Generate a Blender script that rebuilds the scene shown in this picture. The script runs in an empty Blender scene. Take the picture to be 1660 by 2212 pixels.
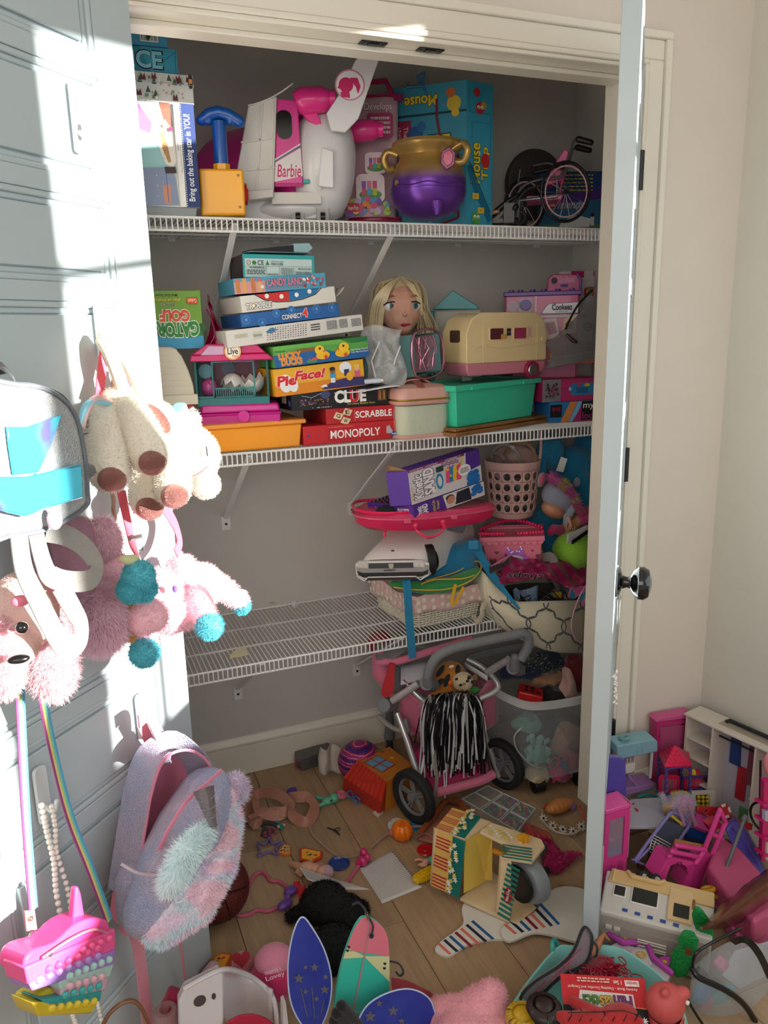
import bpy,math,random
import numpy as np
from mathutils import Matrix,Vector,Euler
from mathutils import noise as mnoise
sc=bpy.context.scene
COL=sc.collection
random.seed(7)
PI=math.pi
V=Vector
# ---------------------------------------------------------------- camera
F_PX,YAW,PITCH,ROLL=1689.47,.38339,.23335,-.0227
CAM=V((-1.3549,-1.6719,1.4481))
_f=V((math.sin(YAW)*math.cos(PITCH),math.cos(YAW)*math.cos(PITCH),-math.sin(PITCH)))
_r0=V((math.cos(YAW),-math.sin(YAW),0));_u0=_r0.cross(_f)
_r=_r0*math.cos(ROLL)+_u0*math.sin(ROLL);_u=-_r0*math.sin(ROLL)+_u0*math.cos(ROLL)
cd=bpy.data.cameras.new('camera');cam=bpy.data.objects.new('camera',cd);COL.objects.link(cam)
cam.matrix_world=Matrix(((_r.x,_u.x,-_f.x,CAM.x),(_r.y,_u.y,-_f.y,CAM.y),(_r.z,_u.z,-_f.z,CAM.z),(0,0,0,1)))
cd.sensor_fit='VERTICAL';cd.sensor_height=36.0;cd.sensor_width=27.0
cd.lens=36.0*F_PX/2212.0;cd.clip_start=.02
sc.camera=cam
# ---------------------------------------------------------------- world, sun, lights, exposure
wd=bpy.data.worlds.new('sky');sc.world=wd;wd.use_nodes=True
bg=wd.node_tree.nodes['Background'];bg.inputs[0].default_value=(.94,.96,1.0,1);bg.inputs[1].default_value=.42
SUN_DIR=V((.752,-.640,.156)).normalized() # towards the sun
sl=bpy.data.lights.new('sun','SUN');sl.energy=18.0;sl.angle=math.radians(.9);sl.color=(1.0,.965,.90)
so=bpy.data.objects.new('sun',sl);COL.objects.link(so);so.rotation_euler=SUN_DIR.to_track_quat('Z','Y').to_euler()
def area(name,loc,target,sx,sy,power,color):
 l=bpy.data.lights.new(name,'AREA');l.shape='RECTANGLE';l.size=sx;l.size_y=sy;l.energy=power;l.color=color
 o=bpy.data.objects.new(name,l);COL.objects.link(o);o.location=loc
 o.rotation_euler=(V(loc)-V(target)).to_track_quat('Z','Y').to_euler()
 return o
area('window_skylight',(.30,-1.75,1.45),(-1.2,-.6,1.1),1.5,1.3,9.0,(.80,.92,1.0))
area('room_bounce',(-2.2,-3.2,2.1),(-.5,.3,.9),2.2,1.6,28.0,(1.0,.90,.80))
sc.view_settings.view_transform='Standard';sc.view_settings.look='None'
sc.view_settings.gamma=1.0;sc.view_settings.use_curve_mapping=False
sc.view_settings.exposure=.22
sc.cycles.max_bounces=8;sc.cycles.transparent_max_bounces=24
# ---------------------------------------------------------------- pixel rays (frame 1660 x 2212)
def ray(u,v):return(_f*F_PX+_r*(u-830.0)-_u*(v-1106.0)).normalized()
def at(u,v,z=None,y=None,x=None):
 d=ray(u,v)
 if z is not None:return CAM+d*((z-CAM.z)/d.z)
 if y is not None:return CAM+d*((y-CAM.y)/d.y)
 return CAM+d*((x-CAM.x)/d.x)
def atd(u,v,s):return CAM+ray(u,v)*s
def atp(u,v,p0,n):d=ray(u,v);return CAM+d*((p0-CAM).dot(n)/d.dot(n))
DTH=math.radians(44.4)
DD=V((-math.sin(DTH),-math.cos(DTH),0));DN=V((math.cos(DTH),-math.sin(DTH),0));DP=V((-1.173,-.072,0))
def dor(u,v,e=.0):return atp(u,v,DP+DN*e,DN) # a point e in front of the left door's face
# ---------------------------------------------------------------- materials
def lin(c):
 if isinstance(c,str):
  c=c.lstrip('#');c=[int(c[i:i+2],16)/255 for i in(0,2,4)]
 return tuple(x/12.92 if x<=.04045 else((x+.055)/1.055)**2.4 for x in c)
MC={}
def mat(c,rough=.5,metal=.0,coat=.0,bump=.0,bscale=60.0,vary=.05,vscale=9.0,sheen=.0,trans=.0,c2=None,c2t=.5,c2w=.06,sss=.0,film=.0,spec=.5,emit=.0,vcol=False):
 key=(c,rough,metal,coat,bump,bscale,vary,vscale,sheen,trans,c2,c2t,c2w,sss,film,spec,emit,vcol)
 if key in MC:return MC[key]
 m=bpy.data.materials.new('m_'+(c if isinstance(c,str)else 'c'));m.use_nodes=True
 nt=m.node_tree;N=nt.nodes;L=nt.links;b=N['Principled BSDF']
 rgb=lin(c)
 tc=N.new('ShaderNodeTexCoord')
 nz=N.new('ShaderNodeTexNoise');nz.inputs['Scale'].default_value=vscale;nz.inputs['Detail'].default_value=4
 L.new(tc.outputs['Object'],nz.inputs['Vector'])
 mx=N.new('ShaderNodeMix');mx.data_type='RGBA'
 if c2:
  rp=N.new('ShaderNodeMapRange');rp.inputs[1].default_value=c2t-c2w;rp.inputs[2].default_value=c2t+c2w
  L.new(nz.outputs[0],rp.inputs[0]);L.new(rp.outputs[0],mx.inputs[0])
  mx.inputs[6].default_value=(*rgb,1);mx.inputs[7].default_value=(*lin(c2),1)
 elif vcol:
  at_=N.new('ShaderNodeAttribute');at_.attribute_name='Col'
  mx.inputs[0].default_value=1.0;L.new(at_.outputs[0],mx.inputs[7])
 else:
  rp=N.new('ShaderNodeMapRange');rp.inputs[1].default_value=.3;rp.inputs[2].default_value=.7
  L.new(nz.outputs[0],rp.inputs[0]);L.new(rp.outputs[0],mx.inputs[0])
  mx.inputs[6].default_value=(*[x*(1-vary)for x in rgb],1);mx.inputs[7].default_value=(*[min(1,x*(1+vary))for x in rgb],1)
 L.new(mx.outputs[2],b.inputs['Base Color'])
 b.inputs['Roughness'].default_value=rough;b.inputs['Metallic'].default_value=metal
 b.inputs['Coat Weight'].default_value=coat;b.inputs['Coat Roughness'].default_value=.08
 b.inputs['Specular IOR Level'].default_value=spec
 if sheen:b.inputs['Sheen Weight'].default_value=sheen;b.inputs['Sheen Roughness'].default_value=.5
 if film:b.inputs['Thin Film Thickness'].default_value=film;b.inputs['Thin Film IOR'].default_value=1.9
 if sss:b.inputs['Subsurface Weight'].default_value=sss;b.inputs['Subsurface Radius'].default_value=(.01,.006,.004)
 if emit:b.inputs['Emission Color'].default_value=(*rgb,1);b.inputs['Emission Strength'].default_value=emit
 if bump:
  n2=N.new('ShaderNodeTexNoise');n2.inputs['Scale'].default_value=bscale;n2.inputs['Detail'].default_value=3
  L.new(tc.outputs['Object'],n2.inputs['Vector'])
  bp=N.new('ShaderNodeBump');bp.inputs['Strength'].default_value=bump;bp.inputs['Distance'].default_value=.004
  L.new(n2.outputs[0],bp.inputs['Height']);L.new(bp.outputs[0],b.inputs['Normal'])
 if trans: # thin tinted plastic: part see-through, part skin
  tr=N.new('ShaderNodeBsdfTransparent');tr.inputs[0].default_value=(*[.55+.45*x for x in rgb],1)
  lw=N.new('ShaderNodeLayerWeight');lw.inputs[0].default_value=.25
  ms=N.new('ShaderNodeMixShader');mr=N.new('ShaderNodeMapRange')
  mr.inputs[3].default_value=1-trans;mr.inputs[4].default_value=min(1,1.25-trans)
  L.new(lw.outputs['Facing'],mr.inputs[0]);L.new(mr.outputs[0],ms.inputs[0])
  L.new(tr.outputs[0],ms.inputs[1]);L.new(b.outputs[0],ms.inputs[2]);L.new(ms.outputs[0],N['Material Output'].inputs[0])
 MC[key]=m
 return m
def pl(c,**k):k.setdefault('rough',.32);k.setdefault('vary',.04);return mat(c,**k) # plastic
def cb(c,**k):k.setdefault('rough',.5);k.setdefault('vary',.05);return mat(c,**k) # printed card
def fb(c,**k):k.setdefault('rough',.9);k.setdefault('sheen',.3);k.setdefault('bump',.5);k.setdefault('bscale',400.0);return mat(c,**k) # cloth
def met(c='c9ccd0',**k):k.setdefault('rough',.25);return mat(c,metal=1.0,**k)
def clr(c='ffffff',t=.85,**k):k.setdefault('rough',.12);return mat(c,trans=t,**k)
# ---------------------------------------------------------------- mesh builder
def fr(o,x=None,z=None,y=None):
 """frame: origin o, x axis, z axis (made square)"""
 if x is None:x=V((1,0,0))
 x=V(x).normalized()
 if y is not None:z=x.cross(V(y))
 z=V(z)if z is not None else V((0,0,1))
 y=z.cross(x).normalized();z=x.cross(y).normalized()
 return Matrix(((x.x,y.x,z.x,o[0]),(x.y,y.y,z.y,o[1]),(x.z,y.z,z.z,o[2]),(0,0,0,1)))
def eu(o,rx=0,ry=0,rz=0):return Matrix.Translation(V(o))@Euler((math.radians(rx),math.radians(ry),math.radians(rz))).to_matrix().to_4x4()
class M:
 def __init__(s,X=None):s.v=[];s.f=[];s.fm=[];s.X=X;s.mi=0
 def add(s,vs,fs):
  b=len(s.v)
  if s.X is not None:vs=[s.X@V(p)for p in vs]
  s.v+=[tuple(p)for p in vs]
  for f in fs:s.f.append(tuple(b+i for i in f));s.fm.append(s.mi)
  return s
 def box(s,x0,y0,z0,x1,y1,z1,tx=1.0,ty=1.0):
  cx,cy=(x0+x1)/2,(y0+y1)/2;hx,hy=(x1-x0)/2,(y1-y0)/2
  vs=[(cx+sx*hx,cy+sy*hy,z0)for sx,sy in((-1,-1),(1,-1),(1,1),(-1,1))]
  vs+=[(cx+sx*hx*tx,cy+sy*hy*ty,z1)for sx,sy in((-1,-1),(1,-1),(1,1),(-1,1))]
  return s.add(vs,[(3,2,1,0),(4,5,6,7),(0,1,5,4),(1,2,6,5),(2,3,7,6),(3,0,4,7)])
 def cbox(s,c,d):return s.box(c[0]-d[0]/2,c[1]-d[1]/2,c[2]-d[2]/2,c[0]+d[0]/2,c[1]+d[1]/2,c[2]+d[2]/2)
 def tray(s,x0,y0,z0,x1,y1,z1,t=.002,tp=1.0): # open-topped box, tp = bottom scale
  def ring(z,k,i):
   cx,cy=(x0+x1)/2,(y0+y1)/2;hx,hy=(x1-x0)/2*k-i,(y1-y0)/2*k-i
   return[(cx-hx,cy-hy,z),(cx+hx,cy-hy,z),(cx+hx,cy+hy,z),(cx-hx,cy+hy,z)]
  vs=ring(z0,tp,0)+ring(z1,1,0)+ring(z1,1,t)+ring(z0+t,tp,t)
  fs=[(3,2,1,0),(12,13,14,15)]
  for a in(0,4,8):
   for i in range(4):j=(i+1)%4;fs.append((a+i,a+j,a+4+j,a+4+i))
  return s.add(vs,fs)
 def tube(s,pts,r,n=8,closed=False,caps=True,flat=None):
  pts=[V(p)for p in pts];k=len(pts)
  if not isinstance(r,(list,tuple)):r=[r]*k
  T=[]
  for i in range(k):
   if closed:t=pts[(i+1)%k]-pts[i-1]
   else:t=pts[min(i+1,k-1)]-pts[max(i-1,0)]
   T.append(t.normalized()if t.length>1e-9 else V((0,0,1)))
  a=T[0].orthogonal().normalized()if flat is None else(V(flat)-T[0]*V(flat).dot(T[0])).normalized()
  vs=[]
  for i in range(k):
   a=(a-T[i]*a.dot(T[i]))
   a=a.normalized()if a.length>1e-6 else T[i].orthogonal().normalized()
   b=T[i].cross(a)
   for j in range(n):
    g=2*PI*j/n;vs.append(pts[i]+(a*math.cos(g)+b*math.sin(g))*r[i])
  fs=[]
  for i in range(k if closed else k-1):
   for j in range(n):
    p,q=i*n+j,i*n+(j+1)%n;i2=(i+1)%k
    fs.append((p,q,i2*n+(j+1)%n,i2*n+j))
  if caps and not closed:fs.append(tuple(range(n-1,-1,-1)));fs.append(tuple((k-1)*n+j for j in range(n)))
  return s.add(vs,fs)
 def limb(s,pts,r,n=12):
  pts=[V(p)for p in pts]
  if not isinstance(r,(list,tuple)):r=[r]*len(pts)
  d0=(pts[0]-pts[1]).normalized();d1=(pts[-1]-pts[-2]).normalized()
  P=[];R=[]
  for a in(80,60,35,15):g=math.radians(a);P.append(pts[0]+d0*r[0]*math.sin(g));R.append(r[0]*math.cos(g))
  P+=pts;R+=list(r)
  for a in(15,35,60,80):g=math.radians(a);P.append(pts[-1]+d1*r[-1]*math.sin(g));R.append(r[-1]*math.cos(g))
  return s.tube(P,R,n)
 def cyl(s,a,b,r,r2=None,n=16):return s.tube([a,b],[r,r if r2 is None else r2],n)
 def ell(s,c,r,rot=(0,0,0),n=16,m=10,e=1.0):
  if not isinstance(r,(list,tuple)):r=(r,r,r)
  E_=Euler([math.radians(x)for x in rot]).to_matrix();c=V(c)
  vs=[c+E_@V((0,0,-r[2]))];fs=[]
  pw=lambda x:math.copysign(abs(x)**e,x)
  for i in range(1,m):
   ph=-PI/2+PI*i/m
   for j in range(n):
    th=2*PI*j/n
    vs.append(c+E_@V((r[0]*pw(math.cos(ph))*pw(math.cos(th)),r[1]*pw(math.cos(ph))*pw(math.sin(th)),r[2]*pw(math.sin(ph)))))
  vs.append(c+E_@V((0,0,r[2])))
  for j in range(n):fs.append((0,1+(j+1)%n,1+j));fs.append((len(vs)-1,1+(m-2)*n+j,1+(m-2)*n+(j+1)%n))
  for i in range(m-2):
   for j in range(n):a=1+i*n+j;b=1+i*n+(j+1)%n;fs.append((a,b,b+n,a+n))
  return s.add(vs,fs)
 def lathe(s,pr,n=24,wob=None): # profile [(r, z)], closed where r==0
  vs=[];fs=[]
  for r,z in pr:
   for j in range(n):g=2*PI*j/n;k=wob(g,z)if wob else 1;vs.append((r*k*math.cos(g),r*k*math.sin(g),z))
  for i in range(len(pr)-1):
   for j in range(n):a=i*n+j;b=i*n+(j+1)%n;fs.append((a,b,b+n,a+n))
  return s.add(vs,fs)
 def prism(s,poly,z0,z1,axis='z'): # poly 2D, extruded
  k=len(poly)
  def p(q,z):return(q[0],q[1],z)if axis=='z' else((q[0],z,q[1])if axis=='y' else(z,q[0],q[1]))
  vs=[p(q,z0)for q in poly]+[p(q,z1)for q in poly]
  fs=[tuple(range(k-1,-1,-1)),tuple(range(k,2*k))]+[(i,(i+1)%k,k+(i+1)%k,k+i)for i in range(k)]
  return s.add(vs,fs)
 def grid(s,fn,nu,nv,cu=False):
  vs=[fn(i/nu,j/nv)for j in range(nv+1)for i in range(nu+(0 if cu else 1))];w=nu if cu else nu+1;fs=[]
  for j in range(nv):
   for i in range(nu):a=j*w+i;b=j*w+(i+1)%w if cu else a+1;fs.append((a,b,b+w,a+w))
  return s.add(vs,fs)
 def strip(s,pts,w,t,nrm=None,widths=None): # flat ribbon following pts; w wide, t thick, facing nrm
  pts=[V(p)for p in pts];k=len(pts);vs=[];fs=[]
  for i in range(k):
   T=(pts[min(i+1,k-1)]-pts[max(i-1,0)]).normalized()
   n_=V(nrm[i])if isinstance(nrm,list)else(V(nrm)if nrm is not None else V((0,-1,0)))
   sd=T.cross(n_).normalized();n2=sd.cross(T).normalized();ww=(widths[i]if widths else w)/2
   for a,b in((-1,-1),(1,-1),(1,1),(-1,1)):vs.append(pts[i]+sd*ww*a+n2*t/2*b)
  for i in range(k-1):
   for j in range(4):a=i*4+j;b=i*4+(j+1)%4;fs.append((a,b,b+4,a+4))
  fs.append((3,2,1,0));fs.append(tuple((k-1)*4+j for j in range(4)))
  return s.add(vs,fs)
 def torus(s,c,R,r,ax=(0,0,1),n=32,k=8,sx=1.0,sy=1.0):
  ax=V(ax).normalized();a=ax.orthogonal().normalized();b=ax.cross(a);c=V(c)
  return s.tube([c+(a*math.cos(2*PI*i/n)*sx+b*math.sin(2*PI*i/n)*sy)*R for i in range(n)],r,k,closed=True)
def rrect(x0,y0,x1,y1,r,n=4):
 o=[]
 for cx,cy,a0 in((x1-r,y0+r,-90),(x1-r,y1-r,0),(x0+r,y1-r,90),(x0+r,y0+r,180)):
  for i in range(n+1):g=math.radians(a0+90*i/n);o.append((cx+r*math.cos(g),cy+r*math.sin(g)))
 return o
def circ(cx,cy,r,n=20,ry=None):return[(cx+r*math.cos(2*PI*i/n),cy+(ry or r)*math.sin(2*PI*i/n))for i in range(n)]
def star(cx,cy,r,k=5,q=.45,a0=90):return[(cx+(r if i%2==0 else r*q)*math.cos(math.radians(a0+180*i/k)),cy+(r if i%2==0 else r*q)*math.sin(math.radians(a0+180*i/k)))for i in range(2*k)]
def flower(cx,cy,r,k=5):return[(cx+r*(.72+.28*math.cos(k*g))*math.cos(g),cy+r*(.72+.28*math.cos(k*g))*math.sin(g))for g in[2*PI*i/(k*5)for i in range(k*5)]]
def heart(cx,cy,r):
 o=[]
 for i in range(20):
  t=2*PI*i/20;o.append((cx+r*math.sin(t)**3,cy+r*(13*math.cos(t)-5*math.cos(2*t)-2*math.cos(3*t)-math.cos(4*t))/16))
 return o
def spline(P,n=8,closed=False):
 P=[V(p)for p in P];k=len(P);o=[]
 for i in range(k if closed else k-1):
  p0=P[i-1]if(closed or i>0)else P[0];p1=P[i];p2=P[(i+1)%k];p3=P[(i+2)%k]if closed else P[min(i+2,k-1)]
  for j in range(n):
   t=j/n;o.append(.5*((2*p1)+(p2-p0)*t+(2*p0-5*p1+4*p2-p3)*t*t+(3*p1-p0-3*p2+p3)*t**3))
 if not closed:o.append(P[-1])
 return o
MW={}
def thing(name,label,cat,X=None,group=None,kind=None):
 o=bpy.data.objects.new(name,None);COL.objects.link(o);o.empty_display_size=.05
 if X is None:X=Matrix.Identity(4)
 elif not isinstance(X,Matrix):X=Matrix.Translation(V(X))
 o.matrix_world=X;MW[o]=X.copy()
 tag(o,label,cat,group,kind)
 return o
def tag(o,label,cat,group=None,kind=None):
 if label:o['label']=label
 if cat:o['category']=cat
 if group:o['group']=group
 if kind:o['kind']=kind
 return o
def part(name,m,mt,parent=None,bevel=.0,seg=2,smooth=True,ang=40,world=False,kind=None,label=None,remesh=.0,smit=0,sub=0,solid=.0,wob=None):
 me=bpy.data.meshes.new(name);vs=m.v
 X=MW.get(parent,Matrix.Identity(4))if parent is not None else Matrix.Identity(4)
 if world and parent is not None:
  Xi=X.inverted();vs=[tuple(Xi@V(p))for p in vs]
 if wob:
  a,f=wob;vs=[tuple(V(p)+mnoise.noise_vector(V(p)*f)*a)for p in vs]
 me.from_pydata(vs,[],m.f)
 mts=mt if isinstance(mt,(list,tuple))else[mt]
 for x in mts:me.materials.append(x)
 if len(mts)>1:me.polygons.foreach_set('material_index',m.fm)
 if smooth:
  me.shade_smooth()
  if not remesh and not sub:me.set_sharp_from_angle(angle=math.radians(ang))
 me.update()
 o=bpy.data.objects.new(name,me);COL.objects.link(o)
 if parent is not None:o.parent=parent;MW[o]=X
 else:MW[o]=Matrix.Identity(4)
 if solid:d=o.modifiers.new('s','SOLIDIFY');d.thickness=solid;d.offset=0
 if bevel:d=o.modifiers.new('b','BEVEL');d.width=bevel;d.segments=seg;d.limit_method='ANGLE';d.angle_limit=math.radians(35)
 if remesh:
  d=o.modifiers.new('r','REMESH');d.mode='VOXEL';d.voxel_size=remesh;d.use_smooth_shade=True
  if smit:d=o.modifiers.new('q','SMOOTH');d.iterations=smit;d.factor=.7
 if sub:d=o.modifiers.new('u','SUBSURF');d.levels=sub;d.render_levels=sub
 if kind:o['kind']=kind
 if label:o['label']=label
 return o
 # ---------------------------------------------------------------- flat print
_TX={}
def txt_mesh(s,bold=.0):
 key=(s,bold)
 if key not in _TX:
  c=bpy.data.curves.new('t','FONT');c.body=s;c.size=1.0;c.offset=bold*.5;c.resolution_u=3;c.fill_mode='FRONT'
  o=bpy.data.objects.new('t',c);me=o.to_mesh()
  vs=[(v.co.x,v.co.y)for v in me.vertices];fs=[tuple(p.vertices)for p in me.polygons]
  o.to_mesh_clear();bpy.data.objects.remove(o);bpy.data.curves.remove(c)
  _TX[key]=(vs,fs)
 return _TX[key]
class Art:
 """flat print on a plane: X maps (u*w, v*h, height) to the thing's own frame; one mesh with a slot per colour"""
 def __init__(s,X,w,h,eps=.0004):s.X=X;s.w=w;s.h=h;s.e=eps;s.wd=False;s.m=M(X);s.mt=[];s.l=1
 def c(s,col,**k):
  m=col if not isinstance(col,str)else cb(col,**k)
  if m not in s.mt:s.mt.append(m)
  s.m.mi=s.mt.index(m)
 def poly(s,pts,col,px=False):
  s.c(col);z=s.e*s.l;s.l+=.35
  s.m.add([((p[0]if px else p[0]*s.w),(p[1]if px else p[1]*s.h),z)for p in pts],[tuple(range(len(pts)))]);return s
 def rect(s,u0,v0,u1,v1,col):return s.poly([(u0,v0),(u1,v0),(u1,v1),(u0,v1)],col)
 def ell(s,u,v,ru,col,rv=None):rr=ru*s.w;return s.poly(circ(u*s.w,v*s.h,rr,22,rv*s.h if rv else rr),col,px=True)
 def shape(s,fn,u,v,r,col,*a):return s.poly(fn(u*s.w,v*s.h,r*s.w,*a),col,px=True)
 def line(s,pts,wd,col):
  for(a,b)in zip(pts,pts[1:]):
   ax,ay,bx,by=a[0]*s.w,a[1]*s.h,b[0]*s.w,b[1]*s.h;d=math.hypot(bx-ax,by-ay)or 1;nx,ny=-(by-ay)/d*wd/2,(bx-ax)/d*wd/2
   s.poly([(ax+nx,ay+ny),(ax-nx,ay-ny),(bx-nx,by-ny),(bx+nx,by+ny)],col,px=True);s.l-=.35
  s.l+=.35;return s
 def text(s,t,u0,v0,u1,v1,col,bold=.0,rot=0,out=None,outw=.06,arc=.0,shear=.0):
  if out:s.text(t,u0,v0,u1,v1,out,bold+outw,rot,None,0,arc,shear)
  vs,fs=txt_mesh(t,bold);bv=txt_mesh(t,.0)[0]
  if not vs:return s
  x0=min(p[0]for p in bv);x1=max(p[0]for p in bv);y0=min(p[1]for p in bv);y1=max(p[1]for p in bv)
  s.c(col);z=s.e*s.l;s.l+=.35;o=[]
  for x,y in vs:
   a=(x-x0)/(x1-x0+1e-9);b=(y-y0)/(y1-y0+1e-9)
   b+=arc*(1-(2*a-1)**2);a+=shear*b*.1
   if rot==90:a,b=1-b,a
   elif rot==-90:a,b=b,1-a
   elif rot==180:a,b=1-a,1-b
   o.append(((u0+(u1-u0)*a)*s.w,(v0+(v1-v0)*b)*s.h,z))
  s.m.add(o,fs);return s
 def small(s,u0,v0,u1,v1,n,col,rnd=.8): # lines of print too small to read
  for i in range(n):
   y=v1-(v1-v0)*(i+.5)/n;hh=(v1-v0)/n*.28;a=u0
   while a<u1-.02*(u1-u0):
    b=min(u1,a+(u1-u0)*random.uniform(.06,.2));s.rect(a,y-hh,b,y+hh,col);s.l-=.35;a=b+(u1-u0)*.03
  s.l+=.35;return s
 def done(s,parent,name='printed_artwork'):return part(name,s.m,s.mt,parent,smooth=False,world=s.wd)
def faceX(kind,w,d,h):
 if kind=='front':return fr((0,0,0),(1,0,0),y=(0,0,1))
 if kind=='left':return fr((0,d,0),(0,-1,0),y=(0,0,1))
 if kind=='right':return fr((w,0,0),(0,1,0),y=(0,0,1))
 return fr((0,0,h),(1,0,0),y=(0,1,0))
class Carton:
 """a card box: origin at its front lower left corner, x along the front, y to the back"""
 def __init__(s,name,label,cat,bl,br,h,d,y0=None,y1=None,z=None,body='ffffff',sides=None,group=None,lid=.0,bevel=.0012,tilt=.0,n0=None,roll=False):
  if y0 is not None:P0=at(*bl,y=y0);P1=at(*br,y=(y1 if y1 is not None else y0))
  else:P0=at(*bl,z=z);P1=at(*br,z=z)
  if z is not None:P0.z=z
  ph=P0.z+(h if not isinstance(h,tuple)else 0)
  if not roll:P1.z=P0.z
  x=P1-P0;s.w=x.length;s.d=d
  if isinstance(h,tuple):s.h=(at(*h,y=P0.y)).z-P0.z # top-left pixel gives the height
  else:s.h=h
  s.X=fr(P0,x,z=(V((0,0,1))if not roll else V((-x.z/x.length,0,1))));s.t=thing(name,label,cat,s.X,group);s.P0=P0
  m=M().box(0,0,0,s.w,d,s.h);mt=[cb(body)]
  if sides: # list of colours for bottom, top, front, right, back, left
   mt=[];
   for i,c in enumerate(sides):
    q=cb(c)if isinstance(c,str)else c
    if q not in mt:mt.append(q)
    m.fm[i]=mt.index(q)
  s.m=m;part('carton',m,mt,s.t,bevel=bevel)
  if lid: # line where the lid's skirt ends
   part('lid',M().box(-.0012,-.0012,s.h-lid,s.w+.0012,d+.0012,s.h+.0012),mt[min(m.fm[1],len(mt)-1)],s.t,bevel=.001)
 def art(s,kind='front'):
  w,h={'front':(s.w,s.h),'left':(s.d,s.h),'right':(s.d,s.h),'top':(s.w,s.d)}[kind]
  return Art(faceX(kind,s.w,s.d,s.h),w,h)
  # ---------------------------------------------------------------- fur, skin
def fur(parent,m,col,n=6000,L=.008,w=.0011,rnd=.5,down=.35,world=False,cols=None,name='fur',rough=.85):
 vs=np.array(m.v);tri=[]
 for f in m.f:
  for i in range(1,len(f)-1):tri.append((f[0],f[i],f[i+1]))
 tri=np.array(tri);A,B,C=vs[tri[:,0]],vs[tri[:,1]],vs[tri[:,2]]
 nr=np.cross(B-A,C-A);ar=np.linalg.norm(nr,axis=1)+1e-12;nr=nr/ar[:,None]
 rs=np.random.RandomState(len(m.v)+n);ix=rs.choice(len(tri),n,p=ar/ar.sum())
 a=rs.rand(n,1);b=rs.rand(n,1);fl=(a+b)>1;a=np.where(fl,1-a,a);b=np.where(fl,1-b,b)
 P=A[ix]+(B[ix]-A[ix])*a+(C[ix]-A[ix])*b;N_=nr[ix]
 cen=np.random.RandomState(3).rand(3)
 D=N_+rs.randn(n,3)*rnd+np.array([0,0,-down]);D/=np.linalg.norm(D,axis=1)[:,None]
 S=np.cross(D,rs.randn(n,3));S/=np.linalg.norm(S,axis=1)[:,None]+1e-9
 ln=L*(.6+.8*rs.rand(n,1))
 base=P-N_*.001
 if hasattr(m,'_cull'):pass
 vv=np.stack([base-S*w/2,base+S*w/2,base+D*ln],axis=1).reshape(-1,3)
 if world and parent is not None:
  Xi=np.array(MW[parent].inverted());vv=vv@Xi[:3,:3].T+Xi[:3,3]
 me=bpy.data.meshes.new(name)
 me.vertices.add(len(vv));me.vertices.foreach_set('co',vv.ravel())
 me.loops.add(3*n);me.loops.foreach_set('vertex_index',np.arange(3*n,dtype=np.int32))
 me.polygons.add(n);me.polygons.foreach_set('loop_start',np.arange(0,3*n,3,dtype=np.int32))
 if cols: # patches of colour in the pile itself
  ca=me.color_attributes.new('Col','FLOAT_COLOR','POINT');CL=np.array([(*lin(c),1)for c in cols])
  k=np.floor((np.sin(P[:,0]*41+3*np.sin(P[:,2]*37))+np.sin(P[:,2]*53+2*np.sin(P[:,1]*45))+2)/4*len(cols)*.999).astype(int)
  ca.data.foreach_set('color',np.repeat(CL[np.clip(k,0,len(cols)-1)],3,axis=0).ravel())
  me.materials.append(mat('ffffff',rough=rough,vcol=True,spec=.03))
 else:me.materials.append(mat(col,rough=rough,vary=.1,vscale=30,spec=.03))
 me.update(calc_edges=True);me.validate()
 o=bpy.data.objects.new(name,me);COL.objects.link(o);o.parent=parent;MW[o]=MW[parent];o['kind']='stuff'
 return o
def plush(name,m,col,parent,world=True,vox=.006,n=6000,L=.008,cols=None,down=.35,label=None,w=.0011,sm=4,bare=False,vary=.06):
 o=part(name,m,fb(col,bump=.9,bscale=150,vary=vary,sheen=.0 if sum(lin(col))<.05 else .3),parent,world=world,remesh=vox,smit=sm,label=label)
 if not bare:fur(o,m,col,n=n,L=L,world=world,cols=cols,down=down,w=w)
 return o
def CF(u,v,tilt=.0,yaw=.0,**k):
 """frame at a traced point, upright and turned to face the viewer; one unit = one photo pixel there. yaw turns it about the vertical"""
 p=at(u,v,**k)if 'd' not in k else atd(u,v,k['d']);d=p-CAM
 x=V((d.y,-d.x,0)).normalized();q0=prj(p)
 sx=1e-3/(prj(p+x*1e-3)-q0).length;sz=1e-3/(prj(p+V((0,0,1e-3)))-q0).length
 x=Matrix.Rotation(math.radians(yaw),3,'Z')@x
 X=fr(p,x)@Euler((0,math.radians(-tilt),0)).to_matrix().to_4x4()
 return X@Matrix.Diagonal((sx,sx,sz,1))
def prj(p):
 d=V(p)-CAM;w=d.dot(_f);return V((830+F_PX*d.dot(_r)/w,1106-F_PX*d.dot(_u)/w))
def T(name,label,cat,X,group=None):
 if isinstance(X,Matrix):X=Matrix.Translation(X.translation)
 return thing(name,label,cat,X,group)
def P(t,name,m,mt,**k):k.setdefault('world',True);return part(name,m,mt,t,**k)
def one(name,label,cat,m,mt,group=None,**k):
 """a thing that is a single mesh"""
 c=V((0,0,0))
 for p in m.v:c+=V(p)
 c/=len(m.v);zz=min(p[2]for p in m.v);c.z=zz
 q=M();q.v=[(p[0]-c.x,p[1]-c.y,p[2]-c.z)for p in m.v];q.f=m.f;q.fm=m.fm
 o=part(name,q,mt,None,**k);o.location=c;MW[o]=Matrix.Translation(c)
 return tag(o,label,cat,group)
def artpx(X,eps=.25):
 a=Art(X@fr((0,-eps,0),(1,0,0),y=(0,0,1)),1,1,eps=eps);a.wd=True;return a # print in traced units, just in front of a frame
def W3(*q):return[at(a[0],a[1],y=a[2])for a in q] # traced points (pixel x, pixel y, depth y in metres)
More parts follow.
